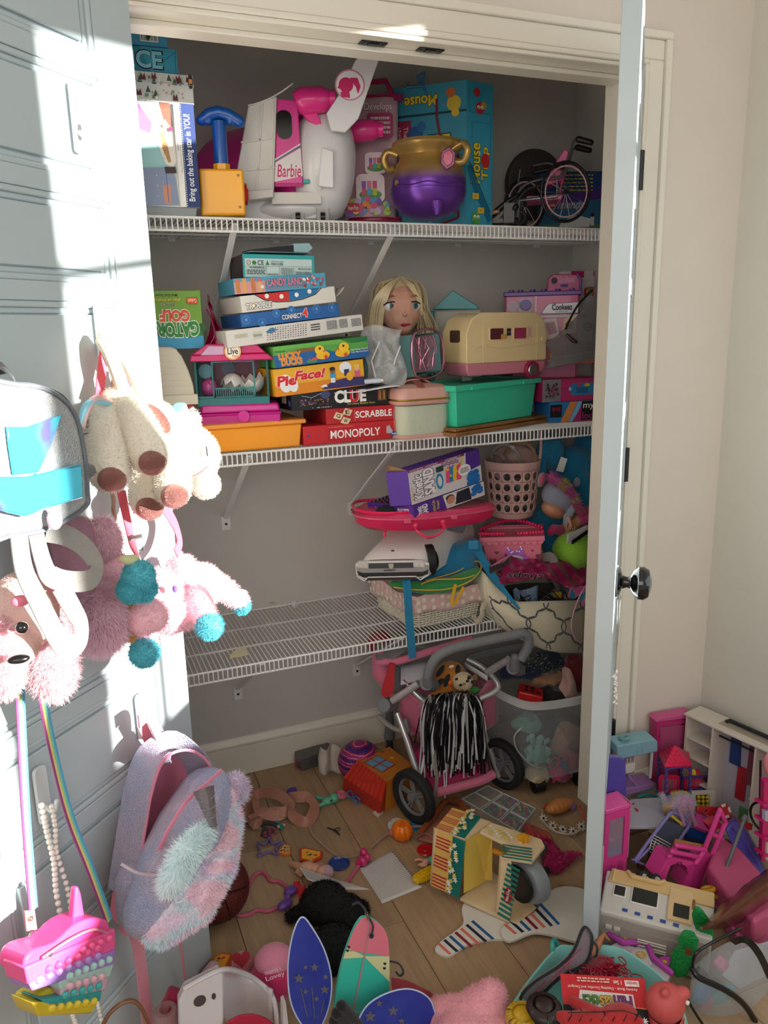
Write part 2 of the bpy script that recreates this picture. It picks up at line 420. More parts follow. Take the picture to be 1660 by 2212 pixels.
def G(*q,z=.0):return[at(a[0],a[1],z=z)for a in q] # traced points lying at height z
def dn(X,z):return(z-X.translation.z)/X.to_3x3().col[2].length
def onz(z,pts):return M().prism([(p.x,p.y)for p in pts],z[0],z[1])
def tile(pts,z0,th): # flat thing from its traced outline on the plane z0
 return onz((z0,z0+th),[at(u,v,z=z0+th)for u,v in pts])
def ext(pts,vec):
 pts=[V(p)for p in pts];k=len(pts);vec=V(vec);nn=(pts[1]-pts[0]).cross(pts[2]-pts[0]);m=M()
 m.add([tuple(p)for p in pts]+[tuple(p+vec)for p in pts],[tuple(range(k)),tuple(range(2*k-1,k-1,-1))]+[(i,k+i,k+(i+1)%k,(i+1)%k)for i in range(k)])
 if nn.dot(vec)>0:m.f=[tuple(reversed(f))for f in m.f]
 return m
def YP(y,*q):return[at(a[0],a[1],y=y)for a in q]
def D3(*q):return[dor(*a)for a in q]
def planeart(a,b,c,eps=.0006):
 """print on the plane with corner a, along to b, up to c; returns unit art"""
 r=Art(fr(a,b-a,y=c-a),(b-a).length,(c-a).length,eps=eps);r.wd=True;return r
 # ================================================================ the setting
def structure(name,m,mt,parent=None,**k):
 o=part(name,m,mt,parent,**k)
 if parent is None:o['kind']='structure'
 return o
HD=2.03;JD=.12;OX0,OX1=-1.17,.0;CB=.696;CXL,CXR=-1.75,.322;RWX=.349
paint=mat('dcd2c6',rough=.62,bump=.06,bscale=260,vary=.015)
closet_paint=mat('c9c5c0',rough=.7,bump=.05,bscale=240,vary=.02)
trimp=mat('e6e0d2',rough=.33,vary=.01)
doorp=mat('b9c6c9',rough=.30,vary=.01)
# floor: separate oak planks running along X
def plankmat(i):
 base=['a98d6e','a18567','b09576','9b8063','a78a69','ad9070'][i%6]
 m=bpy.data.materials.new('oak_%d'%i);m.use_nodes=True;nt=m.node_tree;N=nt.nodes;L=nt.links;b=N['Principled BSDF']
 tc=N.new('ShaderNodeTexCoord');mp=N.new('ShaderNodeMapping');mp.inputs['Scale'].default_value=(26,1.6,26);mp.inputs['Location'].default_value=(i*3.1,i*1.7,0)
 L.new(tc.outputs['Object'],mp.inputs[0])
 nz=N.new('ShaderNodeTexNoise');nz.inputs['Scale'].default_value=3;nz.inputs['Detail'].default_value=8;nz.inputs['Distortion'].default_value=1.2;L.new(mp.outputs[0],nz.inputs['Vector'])
 n2=N.new('ShaderNodeTexNoise');n2.inputs['Scale'].default_value=3;n2.inputs['Detail'].default_value=3;L.new(tc.outputs['Object'],n2.inputs['Vector'])
 cr=N.new('ShaderNodeValToRGB');c=lin(base)
 cr.color_ramp.elements[0].position=.3;cr.color_ramp.elements[0].color=(*[x*.72 for x in c],1)
 cr.color_ramp.elements[1].position=.62;cr.color_ramp.elements[1].color=(*[min(1,x*1.08)for x in c],1)
 ad=N.new('ShaderNodeMath');ad.operation='MULTIPLY_ADD';ad.inputs[1].default_value=.45;L.new(n2.outputs[0],ad.inputs[0])
 m2=N.new('ShaderNodeMath');m2.operation='MULTIPLY';m2.inputs[1].default_value=.58;L.new(nz.outputs[0],m2.inputs[0]);L.new(m2.outputs[0],ad.inputs[2])
 L.new(ad.outputs[0],cr.inputs[0]);L.new(cr.outputs[0],b.inputs['Base Color']);b.inputs['Roughness'].default_value=.48
 bp=N.new('ShaderNodeBump');bp.inputs['Strength'].default_value=.12;bp.inputs['Distance'].default_value=.002;L.new(nz.outputs[0],bp.inputs['Height']);L.new(bp.outputs[0],b.inputs['Normal'])
 return m
OAK=[plankmat(i)for i in range(6)]
floor=structure('floor',M().box(-3.2,-3.4,-.05,.6,.85,-.006),mat('3a2d22',rough=.9))
PW=.192;k=0
# planks run front to back; seams traced from the photograph
PX0=at(850,1950,z=0).x-14*PW
for i in range(22):
 x0=PX0+i*PW;y=-3.3-random.uniform(0,.8)
 if x0>.45:break
 while y<.72:
  L_=random.choice((1.1,1.35,1.6));y1=min(y+L_,.80)
  if y1>-3.3:part('plank',M().box(x0+.0008,max(y,-3.35)+.0008,-.006,x0+PW-.0008,y1-.0008,.0),OAK[k%6],floor,bevel=.0008,seg=1,smooth=False);k+=1
  y=y1
  # walls
wf=M()
wf.box(-3.2,0,0,OX0-.02,JD,2.62).box(OX1+.02,0,0,RWX+.1,JD,2.62).box(OX0-.02,0,HD+.02,OX1+.02,JD,2.62)
structure('wall_front',wf,paint,smooth=False)
structure('wall_back',M().box(CXL-.1,CB,-.05,CXR+.1,CB+.1,2.62),closet_paint,smooth=False)
structure('wall_closet_right',M().box(CXR,JD,-.05,CXR+.1,CB,2.62),closet_paint,smooth=False)
structure('wall_closet_left',M().box(CXL-.1,JD,-.05,CXL,CB,2.62),closet_paint,smooth=False)
structure('ceiling',M().box(-3.3,-3.4,2.62,.5,CB+.1,2.70),mat('e4ddd2',rough=.8),smooth=False)
# right wall with two windows the sun comes through
WY0,WY1,WZ0,WZ1=-1.77,-.80,.97,2.30 # window 1
VY0,VY1,VZ0,VZ1=-3.05,-1.97,.86,1.95 # window 2 (unseen; opening cut to shape the sun patch low on the door)
wr=M();WT=.13
wr.box(RWX,WY1,0,RWX+WT,0,2.62).box(RWX,WY0,0,RWX+WT,WY1,WZ0).box(RWX,WY0,WZ1,RWX+WT,WY1,2.62)
wr.box(RWX,VY1,0,RWX+WT,WY0,2.62).box(RWX,VY0,0,RWX+WT,VY1,VZ0).box(RWX,VY0,VZ1,RWX+WT,VY1,2.62).box(RWX,-3.4,0,RWX+WT,VY0,2.62)
structure('wall_right',wr,mat('d6d2c6',rough=.62,bump=.06,bscale=260,vary=.015),smooth=False)
def window(name,y0,y1,z0,z1,bars_y,bars_z):
 w=thing(name,None,None,(RWX+.07,(y0+y1)/2,z0),kind='structure')
 f=M();t=.035
 f.box(RWX+.05,y0,z0,RWX+.09,y0+t,z1).box(RWX+.05,y1-t,z0,RWX+.09,y1,z1).box(RWX+.05,y0+t,z0,RWX+.09,y1-t,z0+t).box(RWX+.05,y0+t,z1-t,RWX+.09,y1-t,z1)
 part('window_frame',f,trimp,w,world=True,smooth=False)
 for b,hw in bars_z:part('muntin',M().box(RWX+.055,y0+t,b-hw,RWX+.08,y1-t,b+hw),trimp,w,world=True,smooth=False)
 for b,za,zb in bars_y:part('muntin',M().box(RWX+.055,b-.008,za,RWX+.08,b+.008,zb),trimp,w,world=True,smooth=False)
window('window_1',WY0,WY1,WZ0,WZ1,[(-1.53,WZ0+.03,1.3)],[(1.905,.014)])
window('window_2',VY0,VY1,VZ0,VZ1,[],[])
# casing and jamb
def casing(name,a,b,horiz):
 """flat casing with a raised backband and a bead"""
 w=.084;t=thing(name,None,None,(a[0],-.018,a[1]),kind='structure')
 m=M()
 for i,(s0,s1,th)in enumerate(((0,.010,.010),(.010,.022,.015),(.022,.066,.013),(.066,w,.022))):
  n=('inner_bead','inner_step','flat','backband')[i]
  if horiz:q=M().box(a[0]-s1+.0,-th,a[1]+s0,b[0]+s1,.0,a[1]+s1)
  elif b[0]>0:q=M().box(a[0]+s0,-th,0,a[0]+s1,.0,b[1]+s0)
  else:q=M().box(a[0]-s1,-th,0,a[0]-s0,.0,b[1]+s0)
  part(n,q,trimp,t,bevel=.0025,world=True)
casing('trim_1',(OX0,HD),(OX1,HD),True)
casing('trim_2',(OX1,0),(1,HD),False)
casing('trim_3',(OX0,0),(-1,HD),False)
jt=structure('trim_4',M().box(OX0,-.004,HD,OX1,JD+.004,HD+.02),trimp,bevel=.002)
part('door_stop',M().box(OX0,.045,HD-.011,OX1,JD-.02,HD),trimp,jt,bevel=.002)
structure('trim_5',M().box(OX1,-.004,0,OX1+.02,JD+.004,HD),trimp,bevel=.002)
structure('trim_6',M().box(OX0-.02,-.004,0,OX0,JD+.004,HD),trimp,bevel=.002)
def baseboard(name,X,L,h=.135):
 o=thing(name,None,None,X,kind='structure')
 part('board',M().box(0,-.013,0,L,0,h-.03),trimp,o,bevel=.002)
 part('cap_moulding',M().prism([(-.013,h-.03),(-.016,h-.026),(-.016,h-.018),(-.010,h-.010),(-.007,h-.002),(-.004,h),(0,h),(0,h-.03)],0,L,'x'),trimp,o,bevel=.0008)
baseboard('baseboard_back',fr((CXL,CB,0)),CXR-CXL)
baseboard('baseboard_closet_right',fr((CXR,CB-.016,0),(0,-1,0)),CB-JD-.016)
baseboard('baseboard_front',fr((OX1+.086,0,0)),RWX-OX1-.086)
baseboard('baseboard_right',fr((RWX,-.016,0),(0,-1,0)),3.2)
# strike plates of the two ball catches
for k,(u,v)in enumerate(((812,88),(938,102))):
 p=at(u,v,z=HD-.001)
 q=thing('catch_plate',['black metal catch plate under the door head, the left of two','black metal catch plate under the door head, the right of two'][k],'catch plate',(p.x,.030,HD),group='black catch plates in the closet head')
 part('plate',M().box(-.030,-.012,-.003,.030,.012,-.0002),pl('15161a',rough=.35),q,bevel=.002)
 part('socket',M().box(-.012,-.008,-.0045,.012,.008,-.003),pl('07080a',rough=.3),q,bevel=.001)
 for s in(-1,1):part('screw',M().cyl((s*.022,0,-.004),(s*.022,0,-.003),.003,n=10),met('3a3b40'),q)
 # doors
def door(name,hx,hy,dirv,nrm,W_,flip,knob_e=None):
 """leaf in its own frame: x from hinge to free edge, z up, y away from the seen face"""
 X=fr((hx,hy,.012),dirv)
 if(X.to_3x3()@V((0,-1,0))).dot(nrm)<0:X=X@Matrix.Diagonal((1,-1,1,1))
 t=thing(name,None,None,X,kind='structure');H_=2.01;th=.035;st=.098
 rails=[(0,.17)]+[(c-.015,c+.015)for c in(.375,.583,.795,1.01,1.25,1.503,1.672,1.868)]+[(H_-.02,H_)]
 m=M()
 m.box(0,0,0,st,th,H_).box(W_-st,0,0,W_,th,H_)
 for a,b in rails:m.box(st,0,a,W_-st,th,b)
 part('frame',m,doorp,t,bevel=.0012,seg=1)
 for(a,b),(c,d)in zip(rails,rails[1:]):
  z0,z1=b,c;part('door_panel',M().box(st+.026,.004,z0+.022,W_-st-.026,th-.004,max(z0+.03,z1-.022)),doorp,t,bevel=.002)
  q=M()
  for s_,y_,y2 in((.0,.002,th-.002),(.010,.0075,th-.0075),(.019,.011,th-.011)):
   e=.0105
   q.box(st+s_,y_,z0+s_,st+s_+e,y2,z1-s_).box(W_-st-s_-e,y_,z0+s_,W_-st-s_,y2,z1-s_)
   q.box(st+s_+e,y_,z0+s_,W_-st-s_-e,y2,z0+s_+e).box(st+s_+e,y_,z1-s_-e,W_-st-s_-e,y2,z1-s_)
  part('moulding',q,doorp,t,bevel=.003)
 return t
door('door_1',-1.173,-.072,tuple(DD),DN,.60,False)
RA=math.radians(49.9);RD=V((-math.cos(RA),-math.sin(RA),0));RN=V((math.sin(RA),-math.cos(RA),0)) # outer face normal points to the right
HX,HY=-.005,-.029
d2=door('door_2',HX,HY,tuple(RD),RN,.585,True)
blk=pl('17181b',rough=.35)
def lathe_on(o,ax,prof,n=28):return M(fr(o,V(ax).orthogonal(),ax)).lathe(prof,n)
kp=V((HX,HY,.93))+RD*.535
knob=part('door_knob',lathe_on(kp,RN,[(0,0),(.032,0),(.033,.004),(.028,.008),(.014,.013),(.011,.022),(.013,.029),(.024,.034),(.0335,.044),(.034,.054),(.028,.064),(.012,.069),(0,.070)]),mat('0d0f11',rough=.12,metal=.6,coat=1.0),d2,world=True)
for z in(1.80,1.08,.30):
 h_=M().cyl((HX,HY-.004,z-.045),(HX,HY-.004,z+.045),.0075,n=14)
 h_.box(HX,-.002,z-.044,HX+.024,.001,z+.044)
 part('hinge',h_,blk,d2,world=True,bevel=.001)
 # ---------------------------------------------------------------- wire shelves
wirem=mat('e2e3e4',rough=.3,coat=.3)
def wire_shelf(z,label,x0,x1,brackets,n_lbl):
 t=thing('wire_shelf',label,'shelf',(x0,.49,z),group='white wire shelves in the closet');yf=.28;yb=CB-.004
 rails=M();r=.0031
 for y,zz in((yf,z),(yf-.001,z-.029),(yb,z),(yf+.14,z-.006),(yf+.28,z-.006)):rails.cyl((x0,y,zz),(x1,y,zz),r,n=8)
 part('rails',rails,wirem,t,world=True)
 w=M();x=x0+.006
 while x<x1:
  w.tube([(x,yb,z-.001),(x,yf-.002,z),(x,yf-.0035,z-.004),(x,yf-.004,z-.030)],.0018,5);x+=.0127
 part('wires',w,wirem,t,world=True,kind='stuff')
 for bx in brackets:
  b=part('bracket',M().strip([(bx,yf+.012,z-.010),(bx,CB-.012,z-.255),(bx,CB-.002,z-.262)],.016,.006,(0,-.55,-.83)).box(bx-.014,CB-.004,z-.30,bx+.014,CB-.0005,z-.255),wirem,t,world=True,bevel=.001)
  part('screw',M().cyl((bx,CB-.006,z-.280),(bx,CB-.004,z-.280),.004,n=12),pl('1a1a1a'),b,world=True)
 x=x0+.12
 while x<x1-.05:
  part('wall_clip',M().box(x-.010,CB-.012,z-.012,x+.010,CB-.0005,z+.008).cyl((x,CB-.010,z-.006),(x,CB-.010,z+.012),.004,n=8),wirem,t,world=True,bevel=.002);x+=.30
ZT,ZM,ZL=1.7035,1.1425,.5690
wire_shelf(ZT,'white wire shelf at the top holding the toy plane and cauldron',CXL+.004,CXR-.004,[-1.345,-.93,-.515],0)
wire_shelf(ZM,'white wire shelf in the middle holding the board game stack',CXL+.004,CXR-.004,[-1.345,-.93,-.515],0)
wire_shelf(ZL,'white wire shelf at the bottom, mostly bare on its left',CXL+.004,CXR-.004,[-1.345,-.93,-.515],0)
# ================================================================ top shelf
# pile of boxes at the left
c=Carton('oven_box','white and navy toy oven box under the pile at top left','box',(250,443),(433,450),.222,.14,y0=.305,body='dfe0e0',sides=['b9b4a8','e8e6e2','e2e1df','20366e','cccccc','cccccc'])
a=c.art();P0x=c.P0.x;U=lambda u,v:((at(u,v,y=.305).x-c.P0.x)/c.w,(at(u,v,y=.305).z-c.P0.z)/c.h)
a.rect(.0,0,.80,1,'d8dfe2');a.rect(.0,.36,.74,.62,'9fd0d4')
a.poly([(.30,.93),(.56,.93),(.62,.70),(.52,.62),(.32,.72)],'f1efec');a.poly([(.36,.98),(.50,.80),(.47,.70),(.34,.74)],'d264c4')
a.poly([(.60,1.0),(.72,1.0),(.74,.78),(.66,.76)],'8a5442')
a.poly([(.56,.84),(.66,.84),(.745,.72),(.755,.45),(.70,.38),(.62,.42),(.545,.62)],'ece7dd')
a.poly([(.585,.72),(.625,.73),(.665,.58),(.69,.44),(.655,.43),(.60,.56)],'b98f5d')
for i in range(26):a.ell(.60+.07*random.random(),.46+.24*random.random(),.004,['7a3f7c','e8d9a8','8c5a35'][i%3])
a.ell(.71,.75,.025,'a3255a');a.ell(.64,.78,.018,'d9d4cc');a.ell(.64,.78,.012,'efeae2')
a.poly([(.30,.36),(.62,.38),(.72,.30),(.74,.02),(.30,.0)],'8795b4');a.poly([(.56,.20),(.66,.22),(.65,.02),(.57,.03)],'c98f74')
a.line([(.615,.34),(.62,.04)],.002,'5a6fb8')
for y in(.3,.2,.1):a.ell(.50,y,.006,'e9ecf2')
a.poly([(.60,.385),(.73,.39),(.74,.33),(.61,.32)],'3a2b2a')
a.rect(.76,.0,.83,1,'e9e8e6');a.rect(.835,.0,1.0,1,'20366e')
for i in range(46):a.rect(.838,.01+i*.0215,.846,.02+i*.0215,'f2f2f2');a.l-=.35
a.text('Bring out the baking star in YOU!',.868,.06,.965,.90,'ffffff',.01,rot=90);a.small(.775,.45,.785,.9,1,'888888')
a.text('Play pieces not included. Each sold separately',.80,.34,.818,.92,'8a8a8a',rot=90)
a.done(c.t)
ob=c
one('plastic_tray','clear shallow plastic tray under the toy oven box','tray',M(fr(c.P0+V((0,.0,-.0215)))).tray(.02,0,0,c.w-.008,.13,.0205,.0015,.96),clr('dfe6ea',.7),smooth=False)
zt=ob.P0.z+ob.h+.002
def pile(name,label,u,vt,yf,body,d,left=.12):
 global zt
 pr=at(u,vt,y=yf);h=pr.z-zt
 c=Carton(name,label,'box',(300,300),(u,300),h,d,y0=yf,z=zt,body=body);
 w=c.w;zt=pr.z+.002;return c
c=Carton('game_box','white camping pattern box on top of the toy oven box','box',(235,205),(419,213),(235,148),.17,y0=.31,z=zt,body='dcdcd8',lid=.024);zt+=c.h+.003
a=c.art('front');a.e=.0016
for i in range(40):
 u,v=.30+.68*random.random(),random.choice((.25,.7))+random.uniform(-.13,.13);q=i%6
 if q==0:a.poly([(u-.03,v-.1),(u+.03,v-.1),(u,v+.14)],'2f5a46')
 elif q==1:a.poly([(u-.03,v-.1),(u-.02,v+.12),(u,v),(u+.02,v+.14),(u+.035,v-.1)],'5d2430')
 elif q==2:a.line([(u,v-.08),(u+.02,v+.08)],.003,'a8a394')
 elif q==3:a.shape(circ,u,v,.014,'c99a9a',8)
 elif q==4:a.shape(star,u,v,.011,'4b3a48',4)
 else:a.rect(u-.012,v-.06,u+.014,v+.05,'6a8f78')
a.ell(.95,.7,.032,'33201b',.26);a.rect(.93,.62,.97,.78,'d08a3a');a.line([(.3,.58),(1,.56)],.001,'8fa6b4')
a.done(c.t)
c=Carton('game_box','teal blue box with large CE lettering on the left pile','box',(225,150),(385,158),(225,91),.16,y0=.32,z=zt,body='2a8aa4');zt+=c.h+.003
a=c.art();a.poly([(.5,1),(1,1),(1,0),(.62,0)],'3a9db8');a.text('ICE',.36,.14,.80,.86,'101820',.07,outw=0);a.text('ICE',.375,.18,.785,.83,'7fd4e6',.01,out='e8f6fa',outw=.025)
a.line([(.8,.45),(.98,.9)],.0012,'1c5f86');a.line([(.97,0),(.98,1)],.0012,'1c5f86');a.done(c.t)
c=Carton('game_box','light blue box with a barcode, topmost of the left pile','box',(220,90),(362,97),(220,62),.15,y0=.325,z=zt,body='4aa3cc')
a=c.art();a.rect(.58,.35,.86,1,'e8ecec')
for i in range(16):a.rect(.60+i*.0155,.45,.60+i*.0155+random.uniform(.004,.01),1,'1c1c1c');a.l-=.35
a.poly([(.7,.4),(.75,.8),(.72,1),(.67,.8)],'2f7a3e');a.done(c.t)
# pump launcher
X=CF(486,466,y=.325);t=T('air_pump_launcher','yellow pump launcher with a blue T handle beside the toy oven box','toy',X)
Y_=pl('f0a91a',coat=.2);B_=pl('1056a8',coat=.3)
P(t,'body',M(X).box(-50,-6,0,46,70,100),Y_,bevel=.006,seg=3);P(t,'neck',M(X).prism([(-18,18),(-9,8),(9,8),(18,18),(18,36),(9,46),(-9,46),(-18,36)],98,114),Y_,bevel=.001)
P(t,'plunger',M(X).tube([(0,27,110),(0,27,205)],15,16),B_);P(t,'handle',M(X).limb([(-36,27,207),(-20,27,219),(0,27,224),(22,27,219),(44,27,206)],[12,14,15,14,13]).ell((-22,27,204),(9,11,8)).ell((24,27,204),(9,11,8)),B_,remesh=.0022,smit=3)
P(t,'button',M(X).tube([(44,34,52),(52,34,52)],[24,24],8).tube([(52,34,52),(55,34,52)],[15,12],8),pl('d8202a',trans=.25),bevel=.001)
for z in(18,86):P(t,'screw',M(X).cyl((34,-7.4,z),(34,-5,z),3,n=10),pl('9a6a10'))
# toy aeroplane
X=CF(650,470,y=.43);t=T('toy_aeroplane','white and pink toy aeroplane with a tail fin and pink engines','toy plane',X)
wh=pl('e4e4e6',coat=.2);pk=pl('d62a8e',coat=.2);wh2=pl('d9d6cf')
P(t,'cabin',M(X).tube([(-215,240,120),(-150,200,122),(0,95,124),(40,62,124)],[80,104,112,110],28),pk)
m=M(X)
m.lathe([(0,0)])
P(t,'tail_cone',M(X).ell((52,60,118),(74,96,124),rot=(4,6,0),n=28,m=18,e=.86),wh)
P(t,'belly',M(X).box(-125,10,-2,60,130,46,1.1,1.1).ell((-20,70,22),(120,80,34)),wh,bevel=.004)
cp=M(X).prism([(-140,48),(-54,52),(-38,246),(-98,226)],-30,-14,'y');P(t,'wing',cp,wh2,bevel=.003)
P(t,'wing_ribs',M(X).prism([(-116,150),(-46,160),(-46,164),(-117,154)],-33,-30,'y').prism([(-131,92),(-50,98),(-50,102),(-130,96)],-33,-30,'y').prism([(-92,52),(-88,52),(-66,234),(-70,234)],-33,-30,'y').prism([(-62,52),(-58,52),(-44,240),(-48,240)],-33,-30,'y'),wh2)
P(t,'winglet',M(X).grid(lambda u,v:(-98+94*u,-34+14*v,226+44*u-14*(1-u)*u*2+3*v),8,2),wh,solid=.003)
P(t,'wing_root',M(X).prism([(-128,50),(-54,56),(-56,38),(-120,30)],-40,-6,'y').box(-60,-20,26,46,20,52),wh2,bevel=.002)
sp=[(64,178),(112,210),(128,302),(184,334),(180,345),(150,343),(128,320),(84,250),(62,205)]
fin=[(70,172),(100,168),(128,196),(174,316),(186,332),(176,344),(146,340),(122,306),(94,250),(62,206)]
P(t,'tail_fin',M(X).prism(fin,-52,-42,'y'),wh,bevel=.002)
P(t,'fin_slot',M(X).prism([(132,312),(170,318),(174,328),(136,322)],-55,-52,'y'),wh2,bevel=.001)
a=artpx(X@Matrix.Translation((0,-52,0)));a.poly(circ(112,262,31),'d98aa8');a.poly(circ(112,262,28),'f2eef0')
a.poly(circ(104,262,15),'d6286e');a.poly([(92,248),(110,252),(112,236),(94,238)],'d6286e');a.poly([(112,276),(128,276),(134,258),(128,244),(124,258),(116,268)],'d6286e');a.poly([(90,262),(86,256),(91,254)],'d6286e');a.done(t,'fin_badge')
for nm,x,y,z,s in(('engine',36,-20,236,1.0),('engine',150,70,196,.86)):
 P(t,nm,M(X).tube([(x-36*s,y,z-2),(x-24*s,y,z+2),(x+20*s,y,z+6),(x+34*s,y,z+6)],[22*s,29*s,27*s,20*s],20).tube([(x+34*s,y,z+6),(x+46*s,y,z+6),(x+46*s,y,z+6),(x+36*s,y,z+6)],[19*s,19*s,15*s,14*s],20),pl('ea2f8f',coat=.3))
P(t,'engine_pylon',M(X).prism([(10,214),(44,214),(56,182),(28,196)],-24,-10,'y'),pl('ea2f8f'),bevel=.002)
P(t,'side_panel',M(X).prism([(-52,62),(8,66),(4,238),(-38,242)],-26,-20,'y'),pk,bevel=.002)
P(t,'window',M(X).prism(rrect(-42,160,-10,218,15,6),-28.5,-26,'y'),pl('07060a',rough=.15))
P(t,'window',M(X@eu((-128,92,118),rz=-32)).prism(rrect(-17,0,17,62,15,6),-3,3,'y'),pl('1a0a14',rough=.2))
a=artpx(X@Matrix.Translation((0,-26,0)));a.poly([(-52,72),(-48,112),(6,142),(8,84)],'e9e3e6');a.line([(-50,114),(6,146)],2.5,'33808a');a.line([(-50,117),(6,150)],2.5,'f4e8ee')
a.text('Barbie',-45,82,4,108,'d6286e',.02,shear=.5);a.rect(-50,62,8,70,'c41f7d');a.done(t)
P(t,'clip',M(X).box(8,-30,68,22,-18,76),pl('1aa5a0'),bevel=.001)
P(t,'hatch',M(X).prism([(40,60),(72,56),(74,132),(50,140)],-42,-38,'y'),wh,bevel=.002)
P(t,'tail_spot',M(X).cyl((42,-30,58),(42,-26,58),5),wh2)
for x in(-6,48):
 P(t,'landing_leg',M(X).box(x-14,0,-6,x+14,34,26),pl('9ea0a6',rough=.3),bevel=.002);w_=P(t,'wheel',M(X).cyl((x-5,-4,0),(x+5,-4,0),11),pl('101012'),bevel=.001)
 # block bag
X=CF(800,472,y=.57);t=T('block_bag','pink zip bag of building blocks behind the gold cauldron','bag',X)
P(t,'bag',M(X).grid(lambda u,v:(-56+112*u*(1-.08*v)+18*v,-30*math.sin(PI*u)*(1-.6*v)-4*math.sin(9*u+7*v),250*v),14,12).grid(lambda u,v:(-56+112*u*(1-.08*v)+18*v,34*math.sin(PI*u)*(1-.6*v),250*v),14,6),mat('e3bcc8',rough=.25,coat=.4,bump=.5,bscale=14),solid=.0005)
P(t,'header',M(X).box(-38,-6,244,74,8,258),pl('b01b5e'),bevel=.002);P(t,'handle',M(X).tube([(-20,0,256),(-16,0,282),(40,0,286),(52,0,258)],6,8),pl('a31a55'))
a=artpx(X@Matrix.Translation((0,-36,0)),.5);a.text('Develops',-6,214,50,232,'f2e8f0',.02,out='b02a60');a.poly(rrect(-2,160,52,212,8),'b02a60');a.small(6,168,46,206,4,'e8cfd8');a.done(t)
a=artpx(X@Matrix.Translation((0,-37,0)),.5)
for(x,y,s,q)in((14,110,22,0),(2,58,30,1)):
 a.poly(rrect(x-s,y-s,x+s,y+s,s*.4),'f0dfe4');a.poly(circ(x,y-s*.45,s*.8,16,s*.35),'4f9a3c')
 for i in range(6):a.poly(rrect(x-s*.6+i%3*s*.38,y-s*.5+(i//3)*s*.5,x-s*.3+i%3*s*.38,y+(i//3)*s*.5,1),['d84a7c','4aa8c8','b8c838','8a5ac0','e07a9a','d84a7c'][i])
for i in range(40):a.poly(circ(random.uniform(-50,40),random.uniform(4,36),random.uniform(4,8),8),['7a4fb0','4a9ac8','e08a3c','d84a7c','9cc84a','e8d050','c8a8d8'][i%7])
a.poly(rrect(-48,8,-22,26,2),'c01828');a.text('Fisher-Price',-46,12,-24,22,'ffffff');a.done(t)
one('pink_plastic_lid','dark pink plastic lid edge lying under the block bag on the top shelf','toy',M(X).prism(circ(10,20,60,24,34),-6,4),pl('b8174a'),bevel=.001)  # edge of a plastic lid
# cauldron
p=at(926,476,z=ZT+.004,)if False else at(926,470,y=.385);X=CF(926,474,y=.375);t=T('toy_cauldron','gold over purple toy cauldron with a ruby gem','cauldron',X)
gm=bpy.data.materials.new('gold_to_purple');gm.use_nodes=True;nt=gm.node_tree;b=nt.nodes['Principled BSDF']
tc=nt.nodes.new('ShaderNodeTexCoord');sx=nt.nodes.new('ShaderNodeSeparateXYZ');mr=nt.nodes.new('ShaderNodeMapRange');cr=nt.nodes.new('ShaderNodeValToRGB')
nt.links.new(tc.outputs['Object'],sx.inputs[0]);nt.links.new(sx.outputs[2],mr.inputs[0]);mr.inputs[1].default_value=.0;mr.inputs[2].default_value=.2
nt.links.new(mr.outputs[0],cr.inputs[0]);e=cr.color_ramp.elements;e[0].position=.46;e[0].color=(*lin('6a3a9e'),1);e[1].position=.60;e[1].color=(*lin('b9995a'),1)
nt.links.new(cr.outputs[0],b.inputs['Base Color']);b.inputs['Roughness'].default_value=.28;b.inputs['Metallic'].default_value=.55
kk=78
prof=[(0,0),(30,1),(58,14),(74,38),(80,62),(80,64),(78,65),(79,70),(79,92),(72,118),(62,136),(58,146),(62,154),(72,162),(76,170),(74,178),(66,180),(60,176),(56,165),(54,150),(60,120),(60,40),(0,20)]
prof=[(r*1.02,z*.9)for r,z in prof];P(t,'pot',M(X).lathe(prof,40),gm)
for s in(-1,1):P(t,'handle',M(X@eu((0,0,0),rz=-20)).tube(spline([(s*62,-14,140),(s*84,-18,148),(s*94,-20,132),(s*84,-18,112),(s*66,-22,112)],6),8,10),mat('b9995a',rough=.28,metal=.55))
P(t,'gem',M(X).prism([(28,128),(44,136),(56,124),(54,100),(38,90),(26,104)],-76,-62,'y'),pl('7a2a6e',coat=.5),bevel=.002)
P(t,'gem_stone',M(X).prism([(31,124),(44,131),(52,121),(50,103),(39,96),(30,107)],-79,-75,'y'),mat('c2185b',rough=.1,coat=1.0,bump=.8,bscale=300),bevel=.002)
P(t,'stud',M(X).cyl((-66,-48,72),(-62,-44,72),6),mat('b9995a',rough=.28,metal=.55))
P(t,'foot',M(X).cyl((18,-60,22),(18,-74,-2),16,3,16),gm)
P(t,'relief',M(X@eu((0,0,0))).tube([(math.cos(g)*80.5,math.sin(g)*80.5,66+2.5*math.sin(g*7))for g in[2*PI*i/48 for i in range(48)]],1.6,6,closed=True),gm)
# mouse trap box standing on end
p0=at(1004,482,z=ZT+.003);p1=at(1070,486,z=ZT+.003)
c=Carton('game_box','tall light blue board game box standing on end by the cauldron','box',(1008,478),(1066,484),.5,.27,y0=.43,y1=.445,body='3fa8c6',sides=['2f8fb0','2f8fb0','49b6d2','2f8fb0','2f8fb0','2a84a4'])
for o in list(c.t.children):bpy.data.objects.remove(o)
hh=.397;tw=c.w;d_=.20
X=fr(V((c.P0.x,c.P0.y,ZT+.003)),(1,.2,0));c.t.matrix_world=X;MW[c.t]=X;c.w=tw;c.h=hh;c.d=d_
